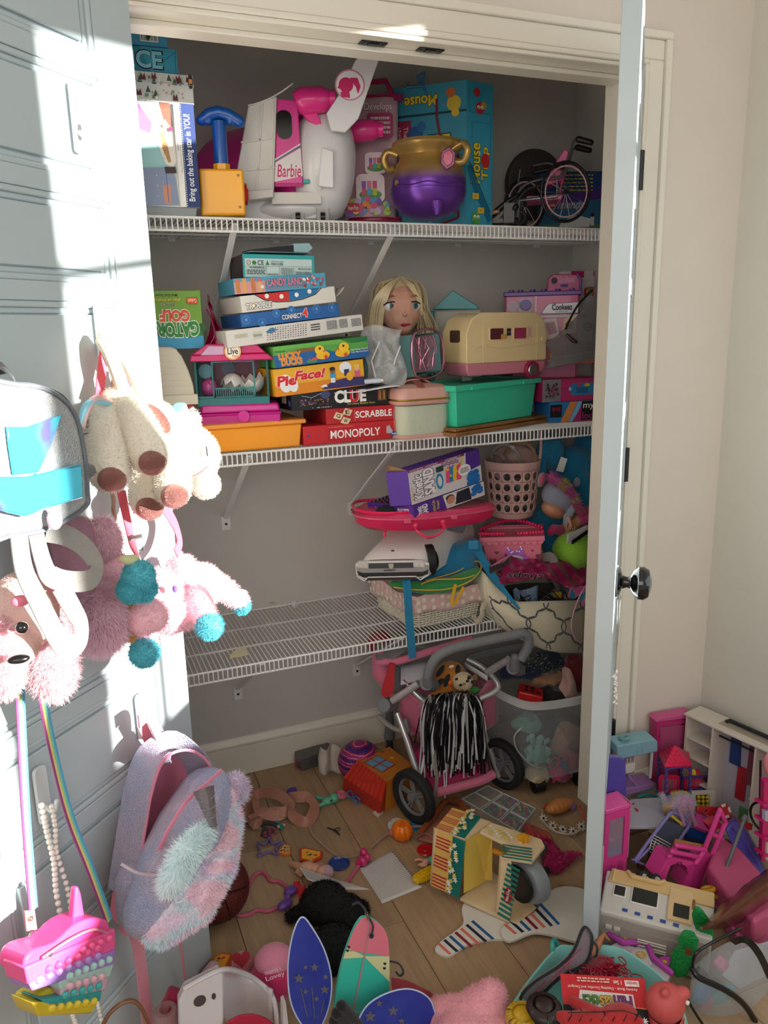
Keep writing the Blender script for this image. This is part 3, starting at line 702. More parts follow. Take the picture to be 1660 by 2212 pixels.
# its lid shows on the left: the box is turned so that the big face looks towards the left
X2=X@Matrix.Rotation(0,4,'Z');m=M().prism([(0,0),(tw,0),(tw-.02,d_),(-.135,d_-.02)],0,hh)
part('carton',m,[cb('3aa2c2')],c.t,bevel=.001)
a=Art(faceX('front',tw,0,hh),tw,hh)
for pts in([(.1,.95),(.1,.8),(.5,.8),(.5,.93)],[(.9,.5),(.9,.8),(.6,.8)],[(.8,.2),(.95,.2),(.95,.4)],[(.2,.62),(.2,.74),(.85,.74)]):a.line(pts,.004,'2e8fb4')
a.text('Mouse',.16,.335,.50,.60,'f2d21c',.05,rot=90,out='14323c',outw=.07);a.text('Trap',.56,.36,.86,.58,'f2d21c',.05,rot=90,out='14323c',outw=.07)
a.ell(.70,.49,.16,'c8282c',.05);a.line([(.1,.45),(.3,.32),(.9,.08)],.02,'1b6f92');a.line([(.1,.47),(.9,.14)],.003,'0f4a66')
for(u,v,r,q)in((.48,.83,.16,'c42a33'),(.36,.93,.12,'c42a33'),(.62,.85,.1,'d0a030'),(.35,.10,.17,'5aa84a'),(.3,.05,.1,'4a983c')):a.ell(u,v,r,q)
for u in(.42,.54):a.ell(u,.835,.05,'f4f4f0');a.ell(u,.83,.02,'101010')
for u in(.3,.42):a.ell(u,.105,.05,'f4f4f0');a.ell(u,.10,.02,'101010')
for(u,v)in((.32,.245),(.52,.15)):a.rect(u-.12,v-.02,u+.12,v+.02,'e6c23a');a.ell(u,v,.03,'b08a1c')
a.done(c.t)
sd=V((-.135,d_-.02,0));SL=sd.length
a=Art(fr((sd.x,sd.y,0),-sd,y=(0,0,1)),SL,hh)
a.rect(0,0,1,1,'3a98b4');a.rect(0,.80,1,.815,'123c4a');a.rect(.06,.2,.28,.78,'a01c48');a.text('The classic action',.18,.40,.24,.74,'f0d8dc',rot=-90);a.text('chain reaction game',.09,.36,.15,.74,'f0d8dc',rot=-90)
a.text('M',.52,.52,.78,.66,'f2d21c',.05,rot=-90,out='123c4a',outw=.08);a.text('T',.32,.50,.56,.58,'f2d21c',.05,rot=-90,out='123c4a',outw=.08)
a.text('Mouse',.20,.86,.62,.93,'f2d21c',.05,rot=180,out='123c4a');a.ell(.34,.68,.10,'1f5f9a');a.ell(.42,.73,.06,'2a70ac');a.ell(.84,.86,.09,'e0c23a');a.ell(.80,.93,.06,'d06a3a');a.ell(.86,.80,.05,'e8c23a')
a.line([(.62,.9),(.62,.78),(.66,.66),(.88,.6),(.9,.48),(.7,.44),(.72,.3),(.88,.26),(.9,.1),(.6,.05)],.007,'7e1a30')
a.rect(.30,.55,.34,.6,'d8b93a');a.text('Hasbro Games',.5,.05,.58,.3,'9ed6e8',rot=-90);a.done(c.t,'side_artwork')
# blue hook toy poking out beside the box
X=CF(903,200,y=.52);o=one('hook_toy','small blue plastic hook poking out beside the light blue game box','toy',M(X).tube([(6,0,22),(0,0,36),(14,0,44),(12,0,14),(-24,0,12),(-22,0,20)],3.5,8).tube([(12,0,14),(22,0,-10)],3.5,8),pl('2079ae'))
# wheelchair
X=CF(1208,484,y=.40,yaw=0);t=T('doll_wheelchair','pink and grey doll wheelchair with spoked wheels on the top shelf','toy wheelchair',X)
gr=met('8d9096',rough=.35);bk=pl('111114',rough=.45);wp=pl('d64a8c')
Ax=V((.20,-1,0)).normalized()
def spoked(cx,cy,cz,R,ex):
 Xw=X@Matrix.Translation((cx,cy,cz))@fr((0,0,0),(.95,.28,0))@Matrix.Diagonal((ex,1,1,1))
 w_=P(t,'wheel',M(Xw).torus((0,0,0),R,3.6,(0,1,0),48,8),bk)
 P(w_,'hand_rim',M(Xw).torus((0,-5,0),R*.86,1.9,(0,1,0),48,8),pl('caa3ab',rough=.3));q=M(Xw)
 for i in range(14):g=2*PI*i/14;q.cyl((0,1 if i%2 else-2,0),(R*.97*math.cos(g),0,R*.97*math.sin(g)),.8,n=5)
 P(w_,'spokes',q,gr);P(w_,'hub',M(Xw).cyl((0,-6,0),(0,5,0),6),bk)
spoked(12,-26,64,62,.86);spoked(-78,62,54,58,.8)
P(t,'seat',M(X).box(-70,-14,52,4,56,60).grid(lambda u,v:(-2+18*v+8*math.sin(PI*u)*.3,-14+70*u,58+92*v),6,6),wp,solid=.003)
P(t,'back',M(X).prism([(-30,84),(2,90),(20,150),(8,158),(-20,120)],-4,50,'y'),wp,bevel=.003)
for y in(-20,60):
 P(t,'frame_tube',M(X).tube(spline([(20,y,150),(2,y,100),(-30,y,96),(-76,y,84),(-108,y,40),(-128,y,16)],5),3,8).tube([(-6,y,60),(-92,y,52),(-106,y,30)],3,8).tube([(-6,y,100),(-6,y,56),(-90,y,52)],2.5,8).tube([(-90,y,88),(-86,y,118)],2,8),gr)
 P(t,'arm_rest',M(X).limb([(-58,y,124),(-30,y,128),(6,y,118)],[5,6,6]),bk,label='black arm rest')
 P(t,'push_handle',M(X).tube(spline([(18,y,140),(26,y,168),(36,y,172)],5),3,8),gr);P(t,'grip',M(X).limb([(36,y,172),(62,y,164)],[7,6]),bk)
 c_=P(t,'caster',M(X).torus((-86,y-4,16),12,5,(0,1,0),20,8),bk);P(c_,'fork',M(X).tube([(-88,y-4,50),(-90,y-8,16)],5,8),gr)
P(t,'foot_rest',M(X).box(-146,-14,4,-112,54,12).box(-150,-20,4,-138,-8,30),bk,bevel=.003)
# dark pile left of the wheelchair, round bag and box behind
o=one('round_case','round dark brown case leaning behind the doll wheelchair','case',M(fr(at(1162,398,y=.625),(1,0,0))).tube([(0,0,0),(0,.02,0),(0,.035,0)],[.105,.11,.10],36),mat('3a322e',rough=.7),bevel=.004)
X=CF(1084,470,y=.47);t=T('toy_bundle','small black toy parts heaped beside the doll wheelchair','toy',X)
P(t,'black_parts',M(X).box(-22,0,-12,10,30,16).limb([(-20,-5,6),(14,-8,34),(34,-4,46)],[7,6,5]).limb([(10,0,0),(30,-10,20)],[8,7]).box(4,-14,-14,28,4,30),pl('15151a'),bevel=.001)
P(t,'doll_arm',M(X).limb([(-26,-12,8),(-8,-14,12)],[5,4]),pl('b8866e'))
c=Carton('building_set_box','blue building set box in the corner behind the wheelchair','box',(1240,478),(1330,482),.0,.05,y0=.60,y1=.50,body='2a5a8a')if False else None
p0=at(1252,486,y=.66);X=fr(V((.125,.60,ZT+.005)),(.95,-.30,0));t=T('building_set_box','blue building set box in the corner behind the wheelchair','box',X);t.matrix_world=X;MW[t]=X
part('carton',M().box(0,0,0,.20,.035,.205),cb('2a6a92'),t,bevel=.001)
a=Art(faceX('front',.2,0,.205),.2,.205);a.rect(0,.62,1,1,'1c3f7c');a.poly([(0,.62),(1,.75),(1,.6),(0,.5)],'4a2a86');a.rect(0,0,1,.22,'4c7a4a')
a.text('friends',.28,.46,.70,.58,'8fc4d8',.03,out='c03a6a',shear=.6);a.rect(.10,.46,.26,.60,'c8202c');a.text('LEGO',.12,.49,.24,.57,'ffffff',.03)
for i in range(5):a.small(.25,.93-i*.055,.85,.96-i*.055,1,'d6cf4a')
a.poly([(.3,.14),(.8,.16),(.85,.3),(.6,.36),(.35,.26)],'d8e0e0');a.rect(.34,.12,.8,.18,'c04a7a')
for u in(.42,.72):a.ell(u,.12,.045,'1c1c20')
a.ell(.86,.36,.03,'15151a');a.rect(.83,.2,.89,.33,'d8d8dc');a.done(t)
# ================================================================ middle shelf
Z1=ZM+.0035
def aim(c,w=None):return c
# orange storage box, magenta case, pet cage
c=Carton('storage_box','orange plastic storage box at the bottom left of the middle shelf','box',(440,981),(658,962),.0,.20,y0=.295,y1=.30,z=Z1,body='f0a01c')
for o in list(c.t.children):bpy.data.objects.remove(o)
og=pl('ee9a14');w_,h_=c.w,.060
part('body',M().prism([(.004,0),(w_-.012,0),(w_-.004,h_),(0,h_)],0,.20,'y'),og,c.t,bevel=.004,seg=3)
part('lid',M().box(-.008,-.008,h_,w_+.006,.206,h_+.012),pl('e8963c'),c.t,bevel=.004,seg=3,label='paler orange lid');zA=Z1+h_+.013
X=CF(520,917,y=.318);t=T('carry_case','magenta plastic case with a round latch on the orange storage box','case',X)
mg=pl('c0188a',coat=.3)
P(t,'base',M(X).box(-84,-6,0,88,130,22).box(-86,-8,20,90,130,26),mg,bevel=.004);P(t,'lid',M(X).box(-84,-6,26,88,130,44,.96,.98),mg,bevel=.006,seg=3)
P(t,'latch',M(X).cyl((8,-12,18),(8,-6,18),13,n=24),pl('c92a92'),bevel=.001)
X=CF(506,868,y=.325);t=T('pet_cage_playset','toy pet cage with a pink roof and teal see-through walls holding white egg shells','playset',X)
tq=clr('5fb0b4',.62);rf=pl('c8186a',coat=.3)
P(t,'base',M(X).box(-78,-6,-8,78,118,10),clr('4fa0a6',.45),bevel=.003)
P(t,'walls',M(X).box(-78,-4,10,-76,116,92).box(74,-4,10,76,116,92).box(-78,114,10,76,116,92),tq)
q=M(X)
for i in range(9):q.cyl((-79,2+i*13,8),(-79,2+i*13,92),1.6,n=6).cyl((77,2+i*13,8),(77,2+i*13,92),1.6,n=6)
for i in range(18):q.cyl((-36+i*4.6,-5,12),(-36+i*4.6,-5,30),1.1,n=6)
q.box(-38,-7,28,46,-4,32).box(-38,-7,10,46,-4,13);P(t,'bars',q,tq)
P(t,'front_frame',M(X).tube(spline([(-42,-5,14),(-42,-5,80),(-34,-5,86),(38,-5,86),(46,-5,80),(46,-5,14)],4),2.2,6).box(-78,-6,10,-42,-3,14).box(-78,-6,88,76,-3,92),tq)
P(t,'back_scene',M(X).box(-70,108,12,70,110,86),pl('7a3050'))
P(t,'play_disc',M(X).cyl((-8,100,66),(-8,106,66),16,n=24),pl('4a5a78'));P(t,'play_disc',M(X).cyl((-58,60,64),(-58,64,64),16,n=24),pl('4a8ea0'))
P(t,'roof',M(X).prism([(-88,88),(92,88),(80,100),(74,102),(-84,102)],-12,122,'y').prism([(-84,102),(76,102),(56,122),(-50,124)],-8,118,'y'),rf,bevel=.003)
P(t,'roof_panel',M(X).prism([(-66,100),(-14,101),(-14,119),(-46,120)],-10.5,-8,'y'),pl('c9a0c8',coat=.5),bevel=.001)
P(t,'badge',M(X).cyl((4,-16,108),(4,-12,108),18,n=28),pl('f0b070'),bevel=.0006)
a=artpx(X@Matrix.Translation((0,-16,0)));a.poly(circ(4,108,14.5,26),'fbf3e4');a.text('Live',-7,102,15,115,'1c1c24',.04);a.text('Pets',3,95,14,101,'c03a5a',.02);a.text('Little',-3,115,9,119,'c03a5a');a.done(t,'badge_print')
def shell(X,R,h,top,k,seed):
 random.seed(seed);n=14;z=[h+(k if i%2 else-k)+random.uniform(-2,2)for i in range(n)];q=M(X);P_=[]
 for j in range(7):
  for i in range(n):
   f=j/6
   if top:zz=z[i]+(R*1.25-z[i])*f;r=R*math.sqrt(max(0,1-(zz/(R*1.25))**2))
   else:zz=-R*1.1+(z[i]+R*1.1)*f;r=R*math.sqrt(max(0,1-(zz/(R*1.15))**2))
   P_.append((r*math.cos(2*PI*i/n),r*math.sin(2*PI*i/n),zz))
 F_=[(j*n+i,j*n+(i+1)%n,(j+1)*n+(i+1)%n,(j+1)*n+i)for j in range(6)for i in range(n)]
 return q.add(P_,F_)
eg=pl('dedcd8',coat=.2)
one('egg_shell','large white broken egg shell standing at the right inside the pet cage','egg shell',shell(X@eu((44,50,44),10,-8,20),27,2,False,7,2).add([],[]),eg,solid=.0015,group='broken egg shells in the pet cage')
one('egg_shell','jagged white egg shell lying in the middle of the pet cage','egg shell',shell(X@eu((-2,44,32),160,20,0),25,2,False,7,5),eg,solid=.0015,group='broken egg shells in the pet cage')
one('pet_toy','round pink pet toy in the left corner of the pet cage','toy',M(X).ell((-52,40,30),(18,18,20)).ell((-48,24,42),5),pl('b04a86'))
# gator golf, roof toy, crinkled bag
X=CF(392,862,y=.335);t=T('toy_house','cream toy house roof with scalloped tiles over a red base behind the door edge','toy house',X)
cr_=pl('d6cfbc');q=M(X)
def roofp(u,v):g=PI*.5*v;return(-70+128*u*1.0 if False else(-90+(92+30*math.sin(g*.6))*1.0*u),0,0)
prf=[(26,0),(24,30),(14,62),(0,92),(-16,112),(-70,116),(-70,0)]
P(t,'roof',M(X).prism([(-80,0),(30,0),(28,30),(20,62),(8,92),(-4,108),(-16,112),(-80,114)],-6,60,'y'),cr_,bevel=.004,seg=3)
P(t,'eave',M(X).box(-80,-12,-12,36,66,10),cr_,bevel=.002)
for r in range(7):
 for i in range(6):
  x=-70+i*20+(r%2)*10
  if x+10<22-r*3:P(t,'scallop',M(X).prism([(x-9,20+r*13+8),(x-8,20+r*13+2),(x-4,20+r*13-2),(x,20+r*13-3.5),(x+4,20+r*13-2),(x+8,20+r*13+2),(x+9,20+r*13+8)],-7.6,-5.9,'y'),cr_,smooth=False)
P(t,'base',M(X).box(-78,-2,-56,26,58,-12),pl('a81a28'),bevel=.002)
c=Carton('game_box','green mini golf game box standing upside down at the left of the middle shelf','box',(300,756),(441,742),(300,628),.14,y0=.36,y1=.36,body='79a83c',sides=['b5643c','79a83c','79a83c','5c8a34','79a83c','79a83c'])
# it stands on the toy house roof
a=c.art();a.rect(0,0,1,.24,'3f9ec8');a.rect(0,.22,1,.34,'2f7a3c')
for i in range(14):a.ell(random.random(),.25+.12*random.random(),.07,['2c7438','3c8c42','256030'][i%3])
a.text('GATOR',.30,.24,.93,.47,'2f8a3a',.10,rot=180,out='f2f2ea',outw=.09,arc=.12);a.text('GOLF',.36,.48,.80,.66,'e05a34',.10,rot=180,out='f2f2ea',outw=.09)
a.text('The Fun',.38,.74,.60,.79,'1c1c1c',.03,rot=180,out='f0f0d0');a.text('play-at-Home',.28,.81,.68,.88,'e8d838',.03,rot=180,out='26401c');a.text('Mini-Golf Game',.32,.90,.64,.94,'1c1c1c',.02,rot=180)
a.rect(.78,.77,.94,.88,'d8342c');a.text('Goliath',.795,.79,.925,.86,'f6e6a0',.03,rot=180);a.done(c.t)
X=CF(462,752,y=.40);t=T('gift_bag','crinkled shiny magenta bag squeezed beside the green golf game box','bag',X)
def crk(u,v):
 x=-24+50*u+12*math.sin(3*v+2*u);z=118*v-6+6*math.sin(9*u);y=16*math.sin(11*u+4*v)+9*math.sin(17*v+5*u)
 return(x+(18*v*(1-u)-14*v*u),y,z*(1-.12*u)-8*u*v)
P(t,'bag',M(X).grid(crk,18,14).grid(lambda u,v:(lambda p:(p[0]+2,p[1]+34,p[2]))(crk(1-u,v)),10,8),mat('c4145c',rough=.22,metal=.25,coat=.5),solid=.0006,smooth=True,ang=60)
P(t,'handle',M(X).tube(spline([(-10,-14,84),(0,-20,60),(4,-18,30),(-6,-16,10)],5),1.6,6),pl('8a1048'))
# right hand stack of games
def game(label,bl,br,th,d,y0,y1,body,sides=None,lid=.0,z=None,name='game_box',tl=None):
 if tl:bl,br,top=tl
 return Carton(name,label,'box',bl,br,top if tl else th,d,y0=y0,y1=y1,body=body,sides=sides,lid=lid,z=z,group=None,roll=bool(tl))
def settle(c,z):
 if c.P0.z>Z1+.1:return c.P0.z+c.h
 c.X.translation.z=z;c.t.matrix_world=c.X;MW[c.t]=c.X;return z+c.h+.0008
YS=.298
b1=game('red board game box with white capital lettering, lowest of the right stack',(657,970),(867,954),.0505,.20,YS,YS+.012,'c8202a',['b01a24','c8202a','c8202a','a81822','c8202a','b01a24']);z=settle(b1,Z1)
a=b1.art();a.rect(.24,.18,.80,.76,'a3141c');a.rect(.246,.205,.794,.735,'c8202a');a.text('MONOPOLY',.268,.26,.775,.68,'fafafa',.03,out='5a1014',outw=.03)
a.text('Fast-Dealing Property Trading Game',.25,.83,.5,.88,'f0c8b8');a.ell(.93,.25,.045,'2a4a9a',.16);a.text('Hasbro',.90,.22,.96,.32,'ffffff',.02)
a.poly([(.84,.35),(.845,.75),(.86,.68),(.875,.78),(.885,.62),(.91,.42),(.90,.3),(.86,.3)],'b9bac0');a.ell(.05,.5,.012,'2a4a9a');a.done(b1.t)
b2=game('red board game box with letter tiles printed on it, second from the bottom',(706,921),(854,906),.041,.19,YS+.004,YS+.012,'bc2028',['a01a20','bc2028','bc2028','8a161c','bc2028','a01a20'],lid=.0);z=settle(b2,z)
a=b2.art();a.text('SCRABBLE',.42,.30,.95,.72,'fafafa',.04);a.rect(.405,.14,.41,.8,'e8b8b0')
for(u,v,s)in((.17,.5,'Q'),(.27,.16,'W'),(.30,.72,'E')):a.poly([(u-.075,v-.1),(u+.03,v-.26),(u+.075,v+.1),(u-.03,v+.28)],'e6d2ac');a.text(s,u-.028,v-.12,u+.028,v+.14,'2a1c14',.03)
a.done(b2.t)
b3=game('black mystery game box with red and white lettering in the right stack',(632,906),(838,872),.052,.20,YS,YS+.02,'1a1a20',None,lid=.0);z=settle(b3,z)
a=b3.art();a.rect(0,0,1,.9,'16161c')
for i in range(50):a.rect(*(lambda u,v:(u,v,u+.015,v+.05))(.08+.28*random.random(),.2+.3*random.random()),['8a4a7a','c88a3a','4a5a9a','7a3030'][i%4]);a.l-=.35
a.ell(.34,.72,.05,'3a4a7a',.2);a.line([(.1,.72),(.2,.6),(.3,.8)],.001,'c8d0e0');a.text('CLUE',.44,.28,.76,.84,'f6f6f4',.10);a.text('U',.60,.28,.68,.84,'d0202a',.10)
a.text('The Classic Mystery Game',.56,.10,.86,.22,'e8c85a',.01);a.rect(.89,.25,.985,.8,'6a5a4a')
for i in range(6):a.rect(.895+i*.015,.3,.905+i*.015,.75,['a83a2a','d8a84a','3a4a3a'][i%3])
for i in range(30):a.ell(.2+.2*random.random(),.1,.004,['c8d0e8','e8a8b8','f0e0a0'][i%3])
a.done(b3.t);a=b3.art('left');a.rect(.62,.3,.8,.75,'d8dadc');a.ell(.92,.35,.04,'3a5aa8');a.done(b3.t,'side_artwork')
X=CF(738,858,y=.31);one('plastic_tray','white plastic tray sticking out between the black and yellow game boxes','tray',M(X).grid(lambda u,v:(-116+242*u,-14+150*v+6*math.sin(3*u),5+14*u+3*math.sin(8*u)),16,6),pl('e0e2e4',coat=.3),solid=.002)
z+=.012
b4=game('yellow game box with red lettering in the middle of the right stack',(604,857),(789,832),.064,.20,YS-.004,YS+.01,'e8a41c',None,tl=((597,858),(789,832),(587,799)));z=settle(b4,z)
a=b4.art();a.rect(0,0,1,.42,'e08a14');a.rect(0,.4,1,1,'ebb02a');a.ell(.12,.45,.07,'e8f2f8',.33);a.ell(.20,.35,.05,'e8f2f8',.25);a.poly([(.50,.05),(.62,.30),(.8,.38),(1.0,.34),(1,.02)],'37306e')
a.text('Pie',.03,.38,.22,.72,'d8262c',.09,out='ffffff',outw=.05,shear=.8);a.text('Face!',.22,.52,.53,.84,'d8262c',.09,out='ffffff',outw=.05,shear=1)
a.ell(.79,.76,.07,'e6eef4',.22);a.rect(.77,.45,.83,.70,'2f2a6a');a.ell(.83,.42,.04,'e8b020',.16)
for(u,q,s)in((.64,'3a9ad0','8a5a3a'),(.92,'d85a8a','e8b890')):a.rect(u-.03,.38,u+.03,.62,q);a.ell(u,.70,.030,s)
a.ell(.92,.79,.035,'e8c850',.06);a.ell(.64,.78,.032,'2a1c16',.07);a.rect(.61,.26,.66,.44,'dfe8ee');a.poly([(.49,.14),(.57,.14),(.55,.24),(.5,.2)],'e8f2f8');a.done(b4.t)
b5=game('green and blue duck game box in the right stack',(600,796),(799,769),.060,.20,YS-.008,YS+.005,'5aa84c',['3a7a9a','5aa84c','5aa84c','2f7fa8','5aa84c','5aa84c'],tl=((595,796),(798,770),(588,750)));z=settle(b5,z)
a=b5.art();a.poly([(0,0),(1,0),(1,.45),(.75,.3),(.5,.62),(.24,.72),(.1,.5),(0,.62)],'1f62a8');a.poly([(.1,.62),(.3,.78),(.5,.74),(.42,.62),(.2,.55)],'8a5a34')
a.rect(0,.80,1,1,'6ab84e');a.poly([(.7,1),(1,1),(1,.8),(.82,.75)],'2f7f3c')
a.text('LUCKY',.05,.38,.27,.66,'f08a2c',.09,out='f8e060',outw=.04);a.text('DUCKS',.07,.08,.28,.36,'f08a2c',.09,out='f8e060',outw=.04);a.text('Pressman',.02,.72,.12,.80,'244a2c')
a.ell(.38,.13,.06,'3a9a4a',.08)
for i in range(5):a.poly([(.385,.14),(.34+i*.022,.32),(.355+i*.025,.2)],'d84a7a')
for u,sc_ in((.50,.9),(.71,1.0)):
 a.ell(u,.35,.08*sc_,'f2bc1c',.20);a.ell(u-.03+.05*(sc_>.95),.62,.055*sc_,'f6c826',.22);a.poly([(u-.0,.56),(u+.05,.55),(u+.0,.48)]if sc_<.95 else[(u-.04,.58),(u-.10,.54),(u-.03,.48)],'e8641c');a.ell(u-.025+.04*(sc_>.95),.68,.012,'14141c',.06);a.shape(star,u+.03,.25,.028,'d83a2a')
a.text('The Wacky, Quacky',.80,.38,.99,.47,'ffffff',.01);a.text('Color-Matching Game',.80,.26,.99,.35,'ffffff',.01);a.text('FOR 2-4 PLAYERS',.84,.86,.97,.91,'1c5a7a');a.text('AGES 3 AND UP',.86,.77,.98,.82,'1c5a7a');a.done(b5.t)
b6=game('long white parts box on the duck game box',(492,752),(786,712),.040,.13,YS-.01,YS+.02,'dcdbd8',None,tl=((493,752),(786,713),(487,715)));z6=b6.P0.z
z=settle(b6,z)
a=b6.art();a.rect(.05,.45,.15,.75,'cfcfc8');a.small(.06,.5,.14,.7,4,'b0a888');a.rect(.18,.3,.25,.75,'cfd0c8')
for i in range(12):a.rect(.186+i*.005,.45,.188+i*.005,.6,'1c1c1c');a.l-=.35
a.poly([(.27,.66),(.315,.86),(.36,.72),(.315,.5)],'3a8ab0')
for r in range(6):
 for i in range(16):
  if r<4 or i>0:a.rect(.275+i*.0185+r*.002,.15+r*.13,.283+i*.0185+r*.002,.21+r*.13,['c03a2a','4a4a50','3a7ab0','8a8a90','2a2a2c'][(i*7+r*3)%5]);a.l-=.35
a.small(.60,.35,.67,.8,3,'3a3a3c');a.small(.72,.3,.8,.85,8,'5a5a5c');a.small(.815,.3,.88,.85,8,'5a5a5c');a.small(.91,.3,.985,.8,6,'5a5a5c');a.done(b6.t)
b7=game('blue board game box with a red numeral, above the long white parts box',(518,706),(733,684),.036,.19,YS+.002,YS+.02,'1f5a9e',['1a3f74','1f5a9e','2463ac','17376a','1f5a9e','1f5a9e'],tl=((523,708),(735,683),(518,679)));z=settle(b7,z)
a=b7.art()
for(u,v)in((.05,.55),(.2,.2),(.76,.78),(.92,.75),(.35,.8),(.5,.9)):a.ell(u,v,.04,'4a8ac8');a.ell(u,v,.034,'2a68b0');a.text('4',u-.012,v-.14,u+.012,v+.14,'7ab0e0',.02)
a.text('CONNECT',.40,.25,.60,.60,'ffffff',.04,out='14284a',outw=.06);a.text('4',.61,.28,.66,.88,'e03a2c',.08,out='ffffff',outw=.06);a.done(b7.t)
b8=game('white board game box with a red and blue dome picture, on the blue game box',(520,676),(727,654),.040,.19,YS,YS+.018,'e2e0da',['c8c6c0','e2e0da','e2e0da','c9c7c1','e2e0da','e2e0da'],tl=((524,676),(727,652),(517,640)));z=settle(b8,z)
a=b8.art();a.poly([(.16,1),(.24,.66),(.36,.46),(.50,.40),(.50,1)],'d02c28');a.poly([(.50,1),(.50,.40),(.64,.45),(.78,.66),(.84,1)],'2272ae');a.line([(.15,1),(.24,.62),(.36,.42),(.5,.36),(.64,.41),(.78,.62),(.86,1)],.0022,'16161a')
for u in(.27,.42,.58,.72):a.ell(u,.84 if u in(.27,.72)else .72,.022,'f4f4f0')
a.text('TROUBLE',.04,.16,.30,.50,'f6f6f2',.06,out='16161a',outw=.10,shear=.3);a.ell(.12,.36,.022,'c8962c');a.ell(.12,.36,.015,'f6f6f2');a.done(b8.t)
part('open_flap',M(b8.X@Matrix.Translation((b8.w,.01,.012))).grid(lambda u,v:(.032*u,.05*v,.016*u*u+.006*u),5,3),cb('d8d6d0'),b8.t,world=True,solid=.001)
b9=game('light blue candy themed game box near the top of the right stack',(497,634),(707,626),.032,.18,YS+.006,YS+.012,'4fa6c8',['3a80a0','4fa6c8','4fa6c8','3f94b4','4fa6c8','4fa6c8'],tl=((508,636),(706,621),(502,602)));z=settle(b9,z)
a=b9.art();a.rect(0,.0,.33,.75,'d89aa0')
for i,(u,h_)in enumerate(((.04,.8),(.11,.95),(.2,.9),(.27,.7))):a.rect(u-.022,.05,u+.022,h_,['c8844a','e0a860','c87a50','e0b070'][i]);a.poly([(u-.03,h_),(u+.03,h_),(u,1.0)],'d86a7a')
for i in range(26):a.ell(.74+.22*random.random(),.15+.7*random.random(),.014,['d83a4a','f0e8e8','8a4a3a','e88a9a','5ab0d8'][i%5])
a.text('CANDY LAND',.34,.35,.73,.80,'e07a96',.05,out='8a3a5a',outw=.05);a.text('The Classic Game of Sweet Adventures',.34,.14,.72,.26,'c83a5a');a.ell(.29,.35,.02,'e8e0d8');a.done(b9.t)
b10=game('teal box with a white safety label near the top of the right stack',(524,602),(680,598),.053,.15,YS+.01,YS+.012,'2a9aa0',['1f7a80','2a9aa0','2aa0a6','5f7a66','2a9aa0','3a2a2a'],name='toy_box',tl=((526,600),(681,602),(521,548)));z=settle(b10,z)
a=b10.art();a.rect(.03,.05,.96,.82,'b9d2d2');a.ell(.08,.64,.03,'b03a4a');a.ell(.08,.64,.022,'b9d2d2');a.line([(.06,.56),(.10,.72)],.0008,'b03a4a');a.ell(.155,.64,.028,'2f7a3a');a.text('CE',.20,.55,.285,.74,'1c2426',.02);a.poly([(.31,.55),(.36,.55),(.335,.75)],'2c7a50')
a.text('MADE IN CHINA',.39,.68,.56,.73,'5a6a6c');a.text('NO.1102',.39,.55,.55,.65,'1c2426',.03);a.text('WARNING',.085,.40,.29,.48,'1c2426',.03);a.small(.05,.14,.30,.36,3,'3a484a');a.text('PRECAUCIONES:',.76,.36,.94,.44,'1c2426',.01);a.small(.72,.16,.94,.3,3,'4a585a');a.small(.33,.12,.48,.2,2,'4a585a');a.small(.52,.14,.68,.44,6,'6a7a7a')
for(x0,x1)in((.04,.31),(.315,.495),(.50,.69),(.70,.95)):a.line([(x0,.1),(x1,.1),(x1,.5),(x0,.5),(x0,.1)],.0005,'5a7a7c')
a.done(b10.t)
X=fr(at(538,541,y=.315),(1,.10,0));X.translation.z=at(600,545,y=.315).z+.001;t=thing('carton_tube','black and pale blue crushed pencil carton on top of the right stack','box',X)
part('carton',M().prism([(0,0),(.155,0),(.168,.020),(.150,.022),(.0,.004)],0,.055,'y'),cb('17191e'),t,bevel=.0008);part('flap',M().prism([(.118,.0015),(.156,.001),(.170,.012),(.160,.024),(.118,.0215)],-.0015,.057,'y'),cb('9fc4cc'),t,bevel=.0008,label='pale blue end flap')
part('lid_edge',M().box(-.002,-.002,-.0008,.165,.058,.0005),cb('8ea8ae'),t)
# wooden board, mint bin, camper
pA=at(985,945,z=Z1);pB=at(1226,905,z=Z1);t=thing('wooden_board','brown moulded wooden board lying flat under the mint green bin','board',fr(pA,pB-pA))
wd_=mat('9a6a3a',rough=.4,c2='7a4f28',c2w=.2,vscale=30);Lf=(pB-pA).length
part('board',M().box(0,.0,0,Lf,.24,.011),wd_,t,bevel=.003,seg=3);part('moulding',M().box(.008,.008,.0115,Lf-.006,.232,.0215),wd_,t,bevel=.004,seg=3)
zb=Z1+.0225
pA=at(988,924,z=zb);pB=at(1152,898,z=zb);pA.y+=.004;t=thing('storage_bin','mint green plastic bin under the toy camper','bin',fr(pA,pB-pA));Lf=(pB-pA).length;mi=pl('35c6a2',coat=.15)
part('bin',M().tray(-.008,-.004,0,Lf+.008,.175,.112,.003,.93),mi,t,bevel=.004,seg=3);part('rim',M().tray(-.020,-.014,.100,Lf+.020,.186,.116,.012,1.0),mi,t,bevel=.002)
for x in(.045,Lf-.075):part('latch_slot',M().box(x,-.018,.100,x+.034,-.013,.110),mi,t,bevel=.002)
zc=zb+.117
pA=at(1000,826,z=zc);X=fr(V((pA.x,.36,zc)),(.985,.17,0));X.translation=at(1008,822,y=.335);X.translation.z=zc
t=thing('toy_camper','cream and pink toy camper van on the mint green bin','toy camper',X);LW=(at(1188,800,y=.37)-X.translation).length;LH=.142;DW=.115
